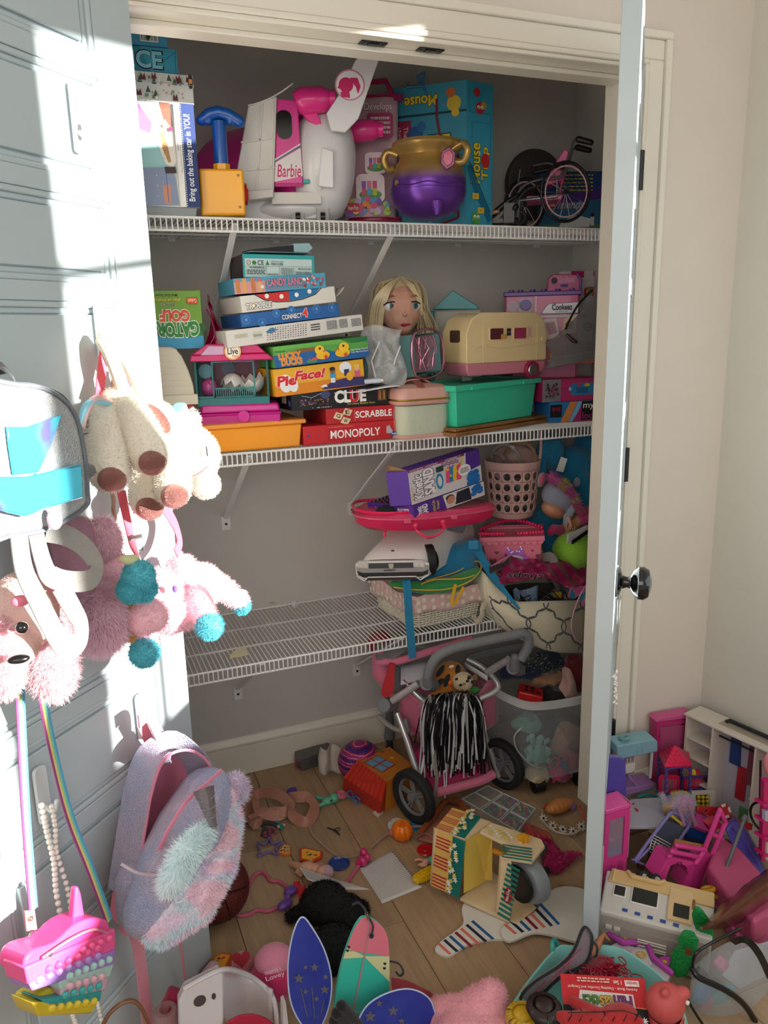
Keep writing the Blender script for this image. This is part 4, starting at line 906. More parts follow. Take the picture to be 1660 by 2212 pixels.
def camper(x0,x1,z0,z1,y0,y1,r,rb):
 return[(x0+rb,z0),(x1-rb,z0),(x1,z0+rb),(x1,z1-r*1.2),(x1-r*.35,z1-r*.38),(x1-r,z1),(x0+r,z1),(x0+r*.35,z1-r*.38),(x0,z1-r*1.1),(x0,z0+rb)]
cm=pl('e6cf9e',coat=.25);pkb=pl('cf7f92',coat=.2)
part('body',M().prism(camper(0,LW,.052,.052+LH,0,0,.05,.004),0,DW,'y'),cm,t,bevel=.010,seg=4)
part('skirt',M().prism([(.012,.016),(LW-.012,.016),(LW-.002,.03),(LW-.001,.0525),(.001,.0525),(.004,.03)],.002,DW-.002,'y'),pkb,t,bevel=.004,label='pink lower body')
for x0,x1 in((.082,.136),(.172,.224)):
 w_=part('window',M().prism(rrect(x0,.115,x1,.152,.005),-.0022,.0,'y'),cm,t,bevel=.0008);part('pane',M().prism(rrect(x0+.003,.118,x1-.003,.149,.003),-.0032,-.0020,'y'),cb('5a2a30' if x0<.1 else 'a03a5a',rough=.15),w_)
part('end_window',M(fr((0,.075,0),(0,-1,0))).prism(rrect(.0,.112,.045,.146,.006),-.0025,.0,'y'),pl('4a3a2c',rough=.2),t)
part('door_seam',M().box(.060,-.0012,.052,.0625,0,.162).box(.060,-.0015,.055,.066,.0,.068).box(.060,-.0015,.148,.066,.0,.160).box(.060,-.0008,.160,LW-.05,0,.1615).box(LW-.04,-.0008,.052,LW-.039,0,.16),cm,t)
part('side_trim',M().tube(spline([(.068,-.001,.100),(.12,-.001,.092),(.18,-.001,.096),(LW-.03,-.001,.106),(LW-.02,0,.118)],6),.0018,6).tube([(.028,-.0005,.092),(.04,-.001,.099),(.055,-.001,.101)],.0018,6),cm,t)
w_=part('wheel',M().cyl((LW-.062,-.010,.025),(LW-.062,.014,.025),.026,n=28),pl('9a1a4a',coat=.3),t,bevel=.002);part('hubcap',M().cyl((LW-.062,-.013,.025),(LW-.062,-.010,.025),.016,.018,16),met('b9bcc4'),w_);part('wheel',M().cyl((LW-.062,.095,.025),(LW-.062,.118,.025),.024,n=20),pl('9a1a4a'),t,bevel=.002)
part('jockey_wheel',M().cyl((.02,.04,.009),(.045,.04,.009),.009,n=12),pl('8a8a8e'),t)
a=Art(faceX('front',LW,0,.2),LW,.2,eps=.0034);a.text('X',.74,.6,.79,.76,'d8a0b0',.06);a.rect(.40,.59,.47,.66,'c8904a');a.rect(.47,.64,.52,.74,'1c1c1c')
for u in(.48,.495,.51):a.ell(u,.69,.004,'f0f0f0')
a.done(t)
# vanity bag
pA=at(868,950,z=Z1);pB=at(984,939,z=Z1);X=fr(pA,pB-pA);t=thing('vanity_bag','pink vanity bag with clear sides between the red game box and mint bin','bag',X);Lf=(pB-pA).length;Dv=.12
pkl=mat('d9a79c',rough=.38,bump=.15,bscale=90)
rr=lambda x0,z0:rrect(x0,.0,Lf-x0,Dv,.03,5)
bag=[]
def rring(k,z):return[((p[0]-Lf/2)*k+Lf/2-.001,(p[1]-Dv/2)*k+Dv/2,z)for p in rrect(.0,.0,Lf-.01,Dv,.03,5)]
def loft(rs,close_top=True,close_bot=True):
 q=M();n=len(rs[0]);vs=[p for r in rs for p in r];fs=[(j*n+i,j*n+(i+1)%n,(j+1)*n+(i+1)%n,(j+1)*n+i)for j in range(len(rs)-1)for i in range(n)]
 if close_bot:fs.append(tuple(range(n-1,-1,-1)))
 if close_top:fs.append(tuple((len(rs)-1)*n+i for i in range(n)))
 return q.add(vs,fs)
part('white_lining',loft([rring(.93,.006),rring(.96,.05),rring(.95,.088)]),fb('cfd6c4',bump=1.2,bscale=30),t)
part('clear_side',loft([rring(1.0,.005),rring(1.03,.045),rring(1.03,.07),rring(1.0,.092)],False,False),clr('eef2ea',.9),t)
part('base',loft([rring(1.06,.0),rring(1.08,.004),rring(1.02,.009)]),pkl,t)
part('lid',loft([rring(1.05,.092),rring(1.07,.098),rring(1.07,.124),rring(1.0,.136),rring(.75,.143),rring(.3,.146)]),pkl,t)
part('zip',M(Matrix.Identity(4)).tube([V(p)+V((0,0,0))for p in rring(1.085,.105)],.0025,6,closed=True),met('c8a84a',rough=.35),t,label='gold zip');part('zip_band',M().tube([V(p)for p in rring(1.075,.098)],.003,6,closed=True),pkl,t)
part('handle',M().strip([(.03,.06,.145),(.05,.055,.156),(.09,.055,.158),(.12,.06,.144)],.024,.004,(0,0,1)),mat('d8a090',rough=.35,metal=.3),t)
part('glitter_tab',M().strip([(.062,-.004,.138),(.068,.03,.150),(.072,.06,.158)],.020,.0035,(0,0,1)),mat('c87a70',rough=.3,metal=.6,bump=1.0,bscale=900),t)
# teal patterned tin case, open end towards us
X=fr(at(850,810,y=.335),(.80,-.28,.12));p0=at(868,812,y=.37);p1=at(968,808,y=.31);X=fr(at(905,806,y=.315),V((.95,.32,.10)),z=V((-.10,.0,1)));X.translation.z=max(X.translation.z,Z1+.155)
X=X@Matrix.Translation((-.012,0,-.006))@Matrix.Scale(1.22,4);t=thing('makeup_case','teal patterned case with a pink trimmed open end on the vanity bag','case',X)
part('shell',M().prism([(0,0),(.078,.004),(.086,.086),(.018,.092)],0,.002,'y')if False else loft([[(0,0,0),(.082,0,0),(.084,0,.086),(.006,0,.09)],[(-.085,.075,.0),(-.003,.075,.0),(-.001,.075,.086),(-.079,.075,.088)]],True,False),cb('2a6a6c',rough=.4),t,solid=.002,smooth=False)
part('rim',M().tube(spline([(0,-.001,0),(.082,-.001,0),(.084,-.001,.086),(.006,-.001,.09)],4,closed=True),.003,8,closed=True),met('c88aa0',rough=.3),t,label='metallic pink rim')
part('dark_inside',M().box(.006,.02,.006,.078,.022,.082),pl('1a1218'),t)
q=M()
random.seed(4)
for i in range(7):
 x=.006+.011*i;q.tube([(x,.004+.01*random.random(),.006+.01*random.random()),(x+.012*random.uniform(-1,1),.008,.03),(x+.016*random.uniform(-1,1),.004,.055),(x,.006,.082)],.0012,5)
part('crumpled_film',M().grid(lambda u,v:(.004+.076*u,.008+.008*mnoise.noise(V((u*6,v*6,1))),.005+.08*v),10,10),clr('e8b0c8',.75,rough=.08),t);part('film_folds',q,met('c88aa0',rough=.25),t)
a=Art(fr((-.085,.075,0),V((.085,-.075,0)),y=(0,0,1)),.113,.088,eps=.0018)
for r,v in enumerate((.72,.5,.34,.12)):
 for i in range(6):a.rect(.2+i*.1,v,.26+i*.1,v+(.14 if r in(0,)else .05),['16383c','4a9a9c','b8709a'][(i+r)%3])
a.done(t,'printed_side')
# doll styling head
X=CF(862,774,y=.50);t=T('styling_doll','blonde doll styling head with red lips looking to the right','doll head',X);skn=mat('d7a48e',rough=.42,sss=.15)
P(t,'face',M(X).ell((6,-2,108),(50,50,52)).ell((6,-14,88),(36,36,36)).ell((10,-26,66),(20,18,15)).ell((8,-38,92),(5,6,8)).ell((12,-34,92),(7,6,5)).limb([(0,8,76),(-2,12,36)],[21,24]).ell((0,14,26),(52,34,18)).box(-46,-8,dn(X,Z1)+2,46,34,24),skn,remesh=.0025,smit=5)
P(t,'nose',M(X).ell((14,-49,92),(5,6.5,5)).ell((12,-45,100),(3.6,5,9)),skn)
P(t,'lips',M(X).limb([(0,-40,73),(12,-46,70.5),(24,-41,72)],[1.8,3.6,1.6]),pl('a81c3c',coat=.5));
for x,y,s in((-14,-40,16),(33,-36,14)):
 P(t,'eye',M(X).ell((x,y,110),(s,7,s*.74)),pl('f0eeea',rough=.12,coat=.8));P(t,'iris',M(X).ell((x+3,y-5,110),(s*.48,3,s*.52)),pl('3a7a96',coat=.8));P(t,'pupil',M(X).ell((x+3.6,y-7.4,110.4),(s*.24,1.4,s*.28)),pl('0a0a10'))
 P(t,'lashes',M(X).tube([(x-s,y-3,112),(x-s*.5,y-7,117.5),(x+s*.3,y-8,119),(x+s*.95,y-5,114)],1.5,6),pl('2a1a18'));P(t,'eyebrow',M(X).limb([(x-8,y-4,128),(x+2,y-6,132),(x+9,y-3,129)],[1.2,1.8,1.0]),pl('8a6038'))
random.seed(5);hm=M(X);cb_=M(X)
cb_.ell((2,10,118),(54,50,56));P(t,'hair_cap',cb_,mat('cdb98e',rough=.55))
for i in range(420):
 g=random.uniform(-2.7,.85)if i%3 else random.uniform(-4.2,-.2);s_=-1 if math.cos(g)<0 else 1
 r0=random.uniform(.86,1.12);x0=6+8*random.uniform(-1,1)
 if math.sin(g)<0 and(abs(math.cos(g))<.72 or i%2):continue
 cx,sy=math.cos(g),math.sin(g);z1=random.uniform(-6,24);fl=random.uniform(.8,1.35)
 pts=[(x0,6+6*sy,172),(2+44*cx*r0,8+42*sy*r0,158),(2+56*cx*r0,8+50*sy*r0,118),(0+62*cx*fl+5*math.sin(i*1.7),10+44*sy*fl,66),(0+62*cx*fl+10*math.sin(i),12+34*sy*fl,z1)]
 hm.strip(spline(pts,3),3.2*random.uniform(.6,1.4),.5,(cx,sy,.05))
for i in range(26):
 x1=random.uniform(-46,-18);hm.strip(spline([(6,-6,172),(x1*.6,-40,150),(x1-4,-46,124),(x1-12,-38,96),(x1-16,-28,60)],3),3,.5,(0,-1,.1))
for i in range(10):hm.strip(spline([(6,-6,172),(24+random.uniform(-6,10),-38,152),(42+random.uniform(-2,6),-38,124),(50,-24,90)],3),3,.5,(.4,-1,.1))
P(t,'hair',hm,mat('dcc9a0',rough=.35,vary=.2,vscale=14,spec=.7),kind='stuff')
# clear bag hanging over the stack
X=CF(832,798,y=.325);t=T('plastic_bag','clear crumpled plastic bag between the duck game box and the doll head','bag',X)
P(t,'bag',M(X).grid(lambda u,v:(-44+84*u+8*math.sin(6*v),-10*math.sin(PI*u)+14*mnoise.noise(V((u*5,v*5,3))),-34+124*v+6*math.sin(5*u)),22,22),clr('e6e8ea',.72,rough=.06),solid=.0004,ang=180)
P(t,'fold',M(X).strip([(-20,-8,-20),(-28,-12,20),(-10,-14,60)],3,1,(0,-1,0)).strip([(10,-8,-26),(22,-12,20),(34,-14,50)],2.5,1,(0,-1,0)),clr('ffffff',.5,rough=.05))
one('black_white_carton','black and white carton leaning inside the clear bag beside the yellow game box','box',M(X@eu((-22,10,-42),0,28,0)).box(-8,0,0,20,30,92).box(8,-2,6,16,0,84),pl('18181c',rough=.3),bevel=.001)
X=CF(812,826,y=.300);t=T('toy_syringe','small white and blue toy tube on the white tray corner','toy',X);P(t,'barrel',M(X).tube([(-24,0,2),(10,0,4)],5.5,12),pl('c4cce0'));P(t,'tip',M(X).tube([(10,0,4),(17,0,4)],[4.5,3],10),pl('e8e4d8'));P(t,'cap',M(X).tube([(-36,0,1),(-24,0,2)],4,10),pl('8a4a8a'))
# behind the camper
X=CF(992,705,y=.60);t=T('toy_cash_box','grey and teal plastic box with its teal lid propped open behind the camper','box',X)
P(t,'box',M(X).box(-54,-10,dn(X,Z1)+1,48,60,36),pl('a9aa9e'),bevel=.006,seg=3);P(t,'teal_side',M(X).box(-62,-8,dn(X,Z1)+1,-54,58,34),pl('1f9ea0'),bevel=.003);P(t,'lid',M(X).prism([(-56,38),(-14,78),(44,40),(38,36)],10,22,'y'),pl('1f9ea4'),bevel=.002)
c=Carton('small_carton','small open dark blue carton behind the camper','box',(1054,700),(1074,692),.155,.04,y0=.60,z=None,body='1f3a7a')
c.X.translation.z=Z1;c.t.matrix_world=c.X;MW[c.t]=c.X
part('open_flap',M().grid(lambda u,v:(.002+c.w*u,.02*v,c.h+.02*v),2,2),cb('20284a'),c.t,solid=.001);a=c.art();a.ell(.5,.85,.3,'d88a3a',.05);a.rect(.1,.9,.9,.96,'e8e8f0');a.done(c.t)
# cookie oven
X=CF(1172,780,y=.50);t=T('toy_oven','pink toy cookie oven with a purple top behind the camper','toy oven',X);pv=pl('b84a80',coat=.2);pu=pl('6a3a96')
P(t,'body',M(X).box(-82,-6,dn(X,Z1)+1,74,80,142),pl('c23a7c',coat=.3),bevel=.004);P(t,'top',M(X).box(-86,-10,138,80,84,148),pu,bevel=.003)
P(t,'header',M(X).prism([(6,148),(78,148),(78,172),(70,184),(18,186),(8,176)],60,66,'y'),pl('c2387a'),bevel=.003);P(t,'header_trim',M(X).tube([(78,58,146),(79,58,174),(70,58,185)],3,6),pu)
P(t,'window',M(X).cyl((-66,-9,118),(-66,-5,118),12,n=24),pl('b89ab0'));P(t,'knob',M(X).cyl((-38,-18,120),(-38,-5,120),11,n=20),pl('6a4aa8'),bevel=.001);P(t,'dial_plate',M(X).prism(rrect(-54,104,-22,134,8),-8,-5,'y'),pl('b8a8b8'));P(t,'screen',M(X).box(-52,-10,114,-46,-8,126),pl('2a8a9a'))
P(t,'seam',M(X).box(-18,-7.5,-60,-15,-5.5,138),pl('e8c8d8'));P(t,'door',M(X).prism([(-6,100),(6,118),(12,122),(74,124),(74,100)],-12,-5,'y'),pl('b0adb4',metal=.3),bevel=.002);P(t,'door_lip',M(X).box(-80,-9,92,74,-5,98),pl('d8d0d8'),bevel=.001)
for x in(-70,-50,-24,0,30,60):P(t,'stud',M(X).cyl((x,20,148),(x,20,153),6,n=12),pu)
a=artpx(X@Matrix.Translation((0,-12.2,0)));a.text('Cookeez',18,108,60,120,'3a3a44',.06,out='d8d8e0',outw=.05);a.text('makery',26,102,52,106,'3a3a44');a.poly([(-2,88),(28,92),(36,50),(8,46)],'e8dcdc');a.poly([(4,82),(24,84),(30,60),(12,56)],'c89aa4');a.poly([(44,90),(70,96),(70,60),(38,56)],'e0cfa8');a.poly(circ(56,76,9),'a86a4a');a.done(t)
a=artpx(X@Matrix.Translation((0,59.5,0)));a.text('Cookeez',30,168,66,180,'e87ab0',.06,out='f4e8f0',outw=.04);a.poly(circ(22,172,7),'2a1a22');a.poly(rrect(36,158,52,164,2),'4a3a9a');a.done(t,'header_print')
# tall white dough box in the corner
X=fr(at(1206,900,y=.60),(.96,-.28,0));X.translation.z=Z1;t=thing('dough_set_box','tall white dough set box in the right corner behind the pink oven','box',X);hh=at(1206,586,y=.60).z-Z1;Lf=.125
part('carton',M().box(0,0,0,Lf,.035,hh),cb('d3cfcf'),t,bevel=.001);a=Art(faceX('front',Lf,0,hh),Lf,hh);a.rect(.25,.955,.6,1.0,'c01f5e');a.rect(.85,.965,1,1,'c01f5e');a.line([(0,.935),(1,.935)],.001,'a8a4a4')
a.text('SOFTEE',.62,.83,.93,.88,'e04a3a',.08,out='16161c',outw=.09,arc=.1);a.text('FT',.73,.835,.83,.88,'4aa83a',.06);a.text('Dough',.66,.77,.90,.82,'f4f4f4',.08,out='2a7ac8',outw=.10);a.ell(.6,.69,.09,'c01f5e');a.text('5',.57,.70,.63,.73,'ffffff',.03);a.small(.54,.65,.66,.69,3,'f0c8d8');a.ell(.76,.61,.12,'16161c');a.text('FUN TO',.70,.64,.82,.655,'ffffff',.02);a.text('MOLD',.70,.615,.82,.63,'ffffff',.02);a.text('DOUGH',.70,.59,.82,.605,'ffffff',.02);a.text('CREATIONS',.69,.565,.83,.58,'ffffff',.02)
a.ell(.42,.70,.09,'2a1c1a',.06);a.ell(.42,.68,.07,'8a5a48',.04);a.ell(.82,.47,.08,'6a2a6a',.04);a.done(t)
# lower right boxes and mesh bag
c=Carton('makeover_box','blue and pink box with lettering at the right end of the middle shelf','box',(1188,922),(1300,905),.062,.11,y0=.37,y1=.35,z=Z1,body='2a6fb0',sides=['2a6fb0','2a6fb0','2a78b8','3a5a7a','2a6fb0','2a6fb0'])
a=c.art();a.poly([(.2,0),(.35,0),(.52,1),(.38,1)],'d88a4a');a.poly([(.36,0),(.45,0),(.62,1),(.53,1)],'7ab8e0');a.poly([(.42,0),(1,0),(1,.8),(.62,.9),(.52,.4)],'a82a72');a.rect(0,.25,.22,.88,'16141c');a.text('look',.03,.5,.19,.75,'a8285a',.02,rot=180);a.rect(.60,.05,.95,.98,'14141a');a.text('my',.63,.55,.84,.85,'f0f0f0',.02);a.text('look',.62,.12,.93,.44,'b02a6a',.03);a.done(c.t)
c2=Carton('toy_box','dark pink box with a blue tag print above the blue and pink box','box',(1172,868),(1300,862),.068,.11,y0=.38,y1=.36,z=Z1+.063,body='b22a62',sides=['8a2050','b22a62','b4306a','6a6a6e','b22a62','b22a62'])
a=c2.art();a.rect(0,0,.32,1,'7c7a80');a.rect(.3,.0,1,1,'b4306a');a.poly([(.42,.55),(.50,.80),(1,.80),(1,.25),(.50,.25)],'2f7fb4');a.ell(.455,.55,.02,'d8d8dc');a.line([(.32,.58),(.45,.55)],.0012,'6a1a3a');a.ell(.60,.70,.03,'c03a5a');a.ell(.74,.70,.05,'c8b83a',.07);a.small(.56,.34,.76,.6,6,'1f5a8a');a.ell(.88,.38,.03,'c85a8a')
for i in range(30):a.ell(.05+.2*random.random(),.2+.6*random.random(),.018,['2a2a30','4a3a44','a83a6a','5a5a60'][i%4])
a.done(c2.t)
X=CF(1240,800,y=.335);t=T('mesh_bag','grey mesh drawstring bag with coloured pencils beside the camper','bag',X)
q=M(X);random.seed(9)
for i in range(14):z_=8+random.random()*44;q.mi=i%4;x0=-60+random.random()*20;q.tube([(x0,10+random.random()*20,z_),(x0+118,10+random.random()*20,z_+14+random.uniform(-8,12))],3,6)
o=P(t,'pencils',q,[pl('c9963a'),pl('a84a3a'),pl('b88a8a'),pl('8a8a4a')],kind='stuff')
P(t,'mesh',M(X).grid(lambda u,v:(-66+114*u-10*v*(1-u)*2+26*v*(u<2),-6-10*math.sin(PI*u)+6*mnoise.noise(V((u*4,v*4,5))),-6+(86+88*u*u)*v)if False else(-64+118*u+14*math.sin(PI*v)*(1-u),-8-12*math.sin(PI*u),(4+22*u)+(56+96*(u**1.4))*v),16,16),mat('8a8a8e',rough=.6,trans=.62,bump=.6,bscale=700),solid=.0005)
P(t,'hem',M(X).tube(spline([(34,-16,168),(6,-20,140),(-14,-20,104),(-20,-20,88)],5),2.6,6),pl('16161a'),label='black drawstring hem');P(t,'toggle',M(X).limb([(-16,-24,76),(-4,-26,64),(2,-26,62)],[3.4,4,3.4]),pl('121216'))
# ================================================================ bottom shelf
Z2=ZL+.0035
# wicker basket
A_,B_2,C_=V((-.507,.545,Z2)),V((-.473,.300,Z2)),V((-.222,.322,Z2));D_=A_+C_-B_2
t=thing('wicker_basket','white wicker basket with a pink spotted liner under the white toy car','basket',Matrix.Translation(B_2));wk=pl('d6d0bf',rough=.5)
cen=(A_+B_2+C_+D_)/4;HB=.105
def bring(k,z,wv=.0,n=18,ph=0):
 o=[];cs=[B_2,C_,D_,A_]
 for i in range(4):
  a,b=cs[i],cs[(i+1)%4];nn=(b-a).cross(V((0,0,1))).normalized()
  for j in range(n):
   f=.06+.88*j/(n-1);p=a.lerp(b,f);p=cen+(p-cen)*k;p.z=Z2+z;o.append(p+nn*wv*(1 if(j+ph)%2 else-1))
 return o
for r in range(11):P(t,'weave',M().tube(bring(.90+.10*r/10,.006+r*.0075,.0022,ph=r),.0030,5,closed=True),wk)
q=M()
for p0,p1 in zip(bring(.90,.0),bring(1.0,.088)):q.cyl(p0,p1,.0022,n=5)
P(t,'stakes',q,wk,kind='stuff');P(t,'bottom',loft([[tuple(p)for p in bring(.88,.0)],[tuple(p)for p in bring(.88,.004)]]),wk)
lin_=mat('dcb9b4',rough=.9,sheen=.3,bump=.5,bscale=25)
P(t,'liner',M().grid(lambda u,v:(lambda R:R)(V([tuple(p)for p in bring(1.045+.012*math.sin(v*3),.050+.055*v+.005*math.sin(u*40))][int(u*72)%72])),72,5,cu=True),lin_,solid=.0015)
P(t,'inner',loft([[tuple(p)for p in bring(.92,.08)],[tuple(p)for p in bring(.94,.098)]]),lin_)
for a,b,ne in((B_2,C_,0),(A_,B_2,1)):
 e=cen+(a-cen)*1.075;f=cen+(b-cen)*1.075;e.z=f.z=Z2+.052;ar=Art(fr(e,f-e,y=(0,0,1)),(f-e).length,.052,eps=.0002);ar.wd=True;ar.e=.0012
 for i in range(20):ar.shape(circ,.06+.1*(i%10)+random.uniform(-.02,.02),.25+.45*(i//10)+.12*(i%2),.027,'e6dfd2',12);ar.l=1
 ar.done(t,'spots')
 # green and teal backpack on the basket
t=thing('backpack','teal and green backpack with a long teal strap lying on the wicker basket','backpack',Matrix.Translation(V((-.33,.34,Z2+HB))))
te=fb('1678a2');gn=fb('2f8a4a');yl=fb('d8b23a')
def hull(rows,n=28):
 """rows of traced (u, v, y) front points with a depth; closed lens shape"""
 q=M()
 return q
P(t,'body',M().limb(W3((895,1262,.34),(950,1248,.36),(1000,1222,.36),(1022,1190,.38)),[.030,.045,.048,.03]).limb(W3((940,1240,.36),(990,1200,.36),(1024,1182,.36)),[.04,.045,.028]).limb(W3((985,1190,.36),(1026,1180,.34)),[.02,.022]),te,remesh=.005,smit=3)
P(t,'flap',M().limb(W3((850,1262,.315),(920,1270,.29),(980,1262,.29),(1030,1236,.31)),[.012,.02,.026,.016]),gn,remesh=.004,smit=3)
for pts in(((850,1268,.30),(900,1274,.272),(970,1272,.262),(1020,1252,.275),(1040,1226,.31),(1028,1212,.33),(985,1236,.31),(920,1254,.30)),((910,1262,.275),(940,1252,.272),(1000,1250,.265),(1026,1242,.28))):
 P(t,'piping',M().tube(spline(W3(*pts),5),.0022,6),yl,label='yellow piping')
P(t,'strap',M().strip(spline(W3((876,1248,.272),(880,1270,.262),(884,1330,.258),(888,1380,.262),(892,1422,.266)),5),.023,.0022,(-.2,-1,0)),te,label='teal webbing strap')
P(t,'strap',M().strip(spline(W3((1026,1175,.34),(1050,1220,.30),(1085,1275,.25),(1118,1320,.21)),5),.024,.0022,(-.5,-1,.3)),te)
P(t,'buckle',M().box(-.012,-.005,-.008,.012,.005,.012),te,world=False)if False else None
P(t,'strap_clip',M(CF(1022,1176,y=.325)).box(-10,-4,-10,12,4,10),pl('1a86b4'),bevel=.0015)
P(t,'yellow_tab',M().strip(spline(W3((985,1262,.262),(976,1300,.256),(984,1302,.256),(1002,1268,.262)),4),.010,.0018,(0,-1,0)),fb('e0aa18'))
# white toy car
X=CF(850,1250,y=.285);t=T('toy_car','white toy sports car with a black grille on the wicker basket','toy car',X)
cw=pl('dcd9d8',coat=.6,rough=.2);cx_=V((.12,1,0))
def car(u,v): # u around the section, v along the length
 L_=v*240;w=80-6*math.sin(v*3)*0+(4 if v>.1 else 0);hgt=[6,42,54,62,70,84,92,90,78,70][min(9,int(v*9.99))];g=PI*u
 c_=math.cos(g);s_=math.sin(g);e=.42
 return(-w*math.copysign(abs(c_)**e,c_)+L_*.62,L_,6+hgt*abs(s_)**.6)
hts=[(0,38),(.03,46),(.15,57),(.3,66),(.42,76),(.6,100),(.8,98),(1.0,70)]
def ht(v):
 for(a,x),(b,y)in zip(hts,hts[1:]):
  if v<=b:return x+(y-x)*(v-a)/(b-a)
 return 70
def carp(u,v):
 g=PI*u;c_=math.cos(g);s_=math.sin(g);w=80*(1-.06*(1-v));return(-w*math.copysign(abs(c_)**.38,c_)+v*120,v*230,4+(ht(v))*abs(s_)**.5)
q=M(X).grid(carp,28,18);n=len(q.v);q.add([],[]);P(t,'body',q,cw)
P(t,'nose',M(X).prism([(-79,8),(-81,34),(-72,40),(62,40),(78,34),(78,8),(66,2),(-68,2)],-8,6,'y'),cw,bevel=.003)
P(t,'lower_nose',M(X).prism([(-76,10),(-79,30),(77,30),(75,10)],-10.5,-7,'y'),pl('9a9ca2',metal=.4,rough=.3),bevel=.001);P(t,'bumper',M(X).prism([(-77,22),(-66,17),(64,17),(76,22),(74,13),(62,7),(-64,7),(-74,13)],-12.5,-10,'y'),pl('1a1e20'),bevel=.001);P(t,'splitter',M(X).prism([(-58,1),(-54,6),(50,6),(54,1)],-13,-9,'y'),pl('22262a'));P(t,'splitter_edge',M(X).tube([(-78,-10,10),(-62,-12,0),(-54,-13,8),(48,-13,8),(58,-12,0),(76,-10,10)],1.4,6),cw)
P(t,'grille',M(X).prism([(-52,26),(-52,37),(44,37),(44,26)],-12,-10,'y'),pl('3a3e42'),bevel=.001)
for x in(-64,56):h_=P(t,'headlight',M(X).prism([(x-13,28),(x-13,39),(x+12,39),(x+12,26)],-12,-9,'y'),pl('b9bcc0',coat=1.0,rough=.1),bevel=.001);P(h_,'bulb',M(X).cyl((x-5,-13.4,33),(x-5,-12,33),4.6,n=14).cyl((x+6,-13.4,33),(x+6,-12,33),4.2,n=14),met('e0e2e6'))
P(t,'badge',M(X).prism([(-10,36),(2,36),(1,28),(-4,24),(-9,28)],-14,-12,'y'),met('c8cacc'),bevel=.0005);P(t,'bonnet_badge',M(X).ell((0,20,54.5),(4,5,1.6)),mat('7a5a2a',metal=.7,rough=.3))
a=artpx(X@Matrix.Translation((0,-10.6,0)));a.text('RAINBOW',-19,19.5,6,23.5,'1a1e20',.05);a.done(t)
w_=P(t,'wheel',M(X).tube([(70,36,28),(88,40,28)],33,28),pl('16181a',rough=.6),bevel=.002);q=M(X).cyl((88,39,28),(90,40,28),23,n=24)
P(w_,'rim',q,pl('2a2c30',coat=.4));q=M(X)
for i in range(5):g=2*PI*i/5;q.cyl((90.5,40,28),(90.5,40+22*math.cos(g),28+22*math.sin(g)),2.6,n=5)
P(w_,'spokes',q,pl('5a5e64'));P(t,'side_window',M(X).prism([(120,74),(150,96),(176,100),(160,66)],108,112,'y'),pl('1c2a4a',coat=.8),bevel=.001)
# pink clear carry case, a purple lid ring on it
OC=[(764,1114),(776,1092),(812,1072),(880,1060),(960,1050),(1030,1062),(1066,1082),(1070,1100),(1040,1120),(980,1138),(900,1158),(850,1162),(806,1150),(776,1134)]
zc=at(850,1162,y=.27).z;oc=spline([at(u,v,z=zc)if v>1100 else None for u,v in[]]or[V((0,0,0)),V((1,0,0))],1)
fx=[at(u,v,y=y_)for u,v,y_ in((764,1112,.36),(776,1133,.30),(806,1150,.275),(850,1160,.262),(920,1148,.262),(990,1128,.27),(1040,1110,.29),(1070,1092,.33))]
ca=fx[0];cbp=fx[-1];dirx=(cbp-ca);up=V((-dirx.z*dirx.x,-dirx.z*dirx.y,dirx.x**2+dirx.y**2)).normalized()
back=[p+V((0,.0,0))for p in[]]
Xc=fr(ca,dirx,z=V((-dirx.z/dirx.x,0,1)));Lc=dirx.length;hl=.038
t=thing('carry_case','clear pink plastic case with a hanging handle on the white toy car','case',Xc);pkc=clr('f0306a',.38,rough=.15)
ol=[(0,0),(.02*1,-.050),(.075,-.085),(.13,-.098),(.22,-.098),(.30,-.082),(Lc-.03,-.045),(Lc,.0),(Lc-.01,.05),(Lc-.09,.10),(.10,.12),(.02,.07)]
ol=[(p.x,p.y)for p in spline([(a_,b_,0)for a_,b_ in ol],4,closed=True)];cx0,cy0=Lc/2,.01
sc2=lambda k:[((a_-cx0)*k+cx0,(b_-cy0)*k+cy0)for a_,b_ in ol]
part('tray',loft([[(*p,-hl)for p in sc2(.86)],[(*p,-hl+.012)for p in sc2(.95)],[(*p,0)for p in sc2(.975)]],False),pkc,t)
part('rim',M().prism(ol,-.003,.002),clr('f46a90',.35),t,bevel=.001);part('lid',loft([[(*p,.002)for p in sc2(.96)],[(*p,.012)for p in sc2(.90)]],True,False),clr('f04a7c',.30),t)
part('lid_ring',M().tube([(p[0]*.62+.006,p[1]*.86+.006,.016)for p in ol],.0045,6,closed=True),pl('e8245e',coat=.4),t)
part('handle',M().strip(spline([(.155,-.088,-.022),(.160,-.108,-.040),(.185,-.114,-.052),(.215,-.112,-.046),(.235,-.106,-.030),(.238,-.086,-.018)],4),.010,.005,(0,-.5,-.8)).ell((.155,-.090,-.020),.010).ell((.238,-.086,-.016),.010),pl('dc2a5c',coat=.3),t)
for x in(.118,.262):part('clip',M().box(x,-.104 if x<.2 else-.094,-.010,x+.018,-.094 if x<.2 else-.084,.004),clr('f46a90',.3),t,bevel=.001)
part('foot',M().cyl((.07,-.07,-.052),(.07,-.07,-.036),.005),pl('dc2a5c'),t)
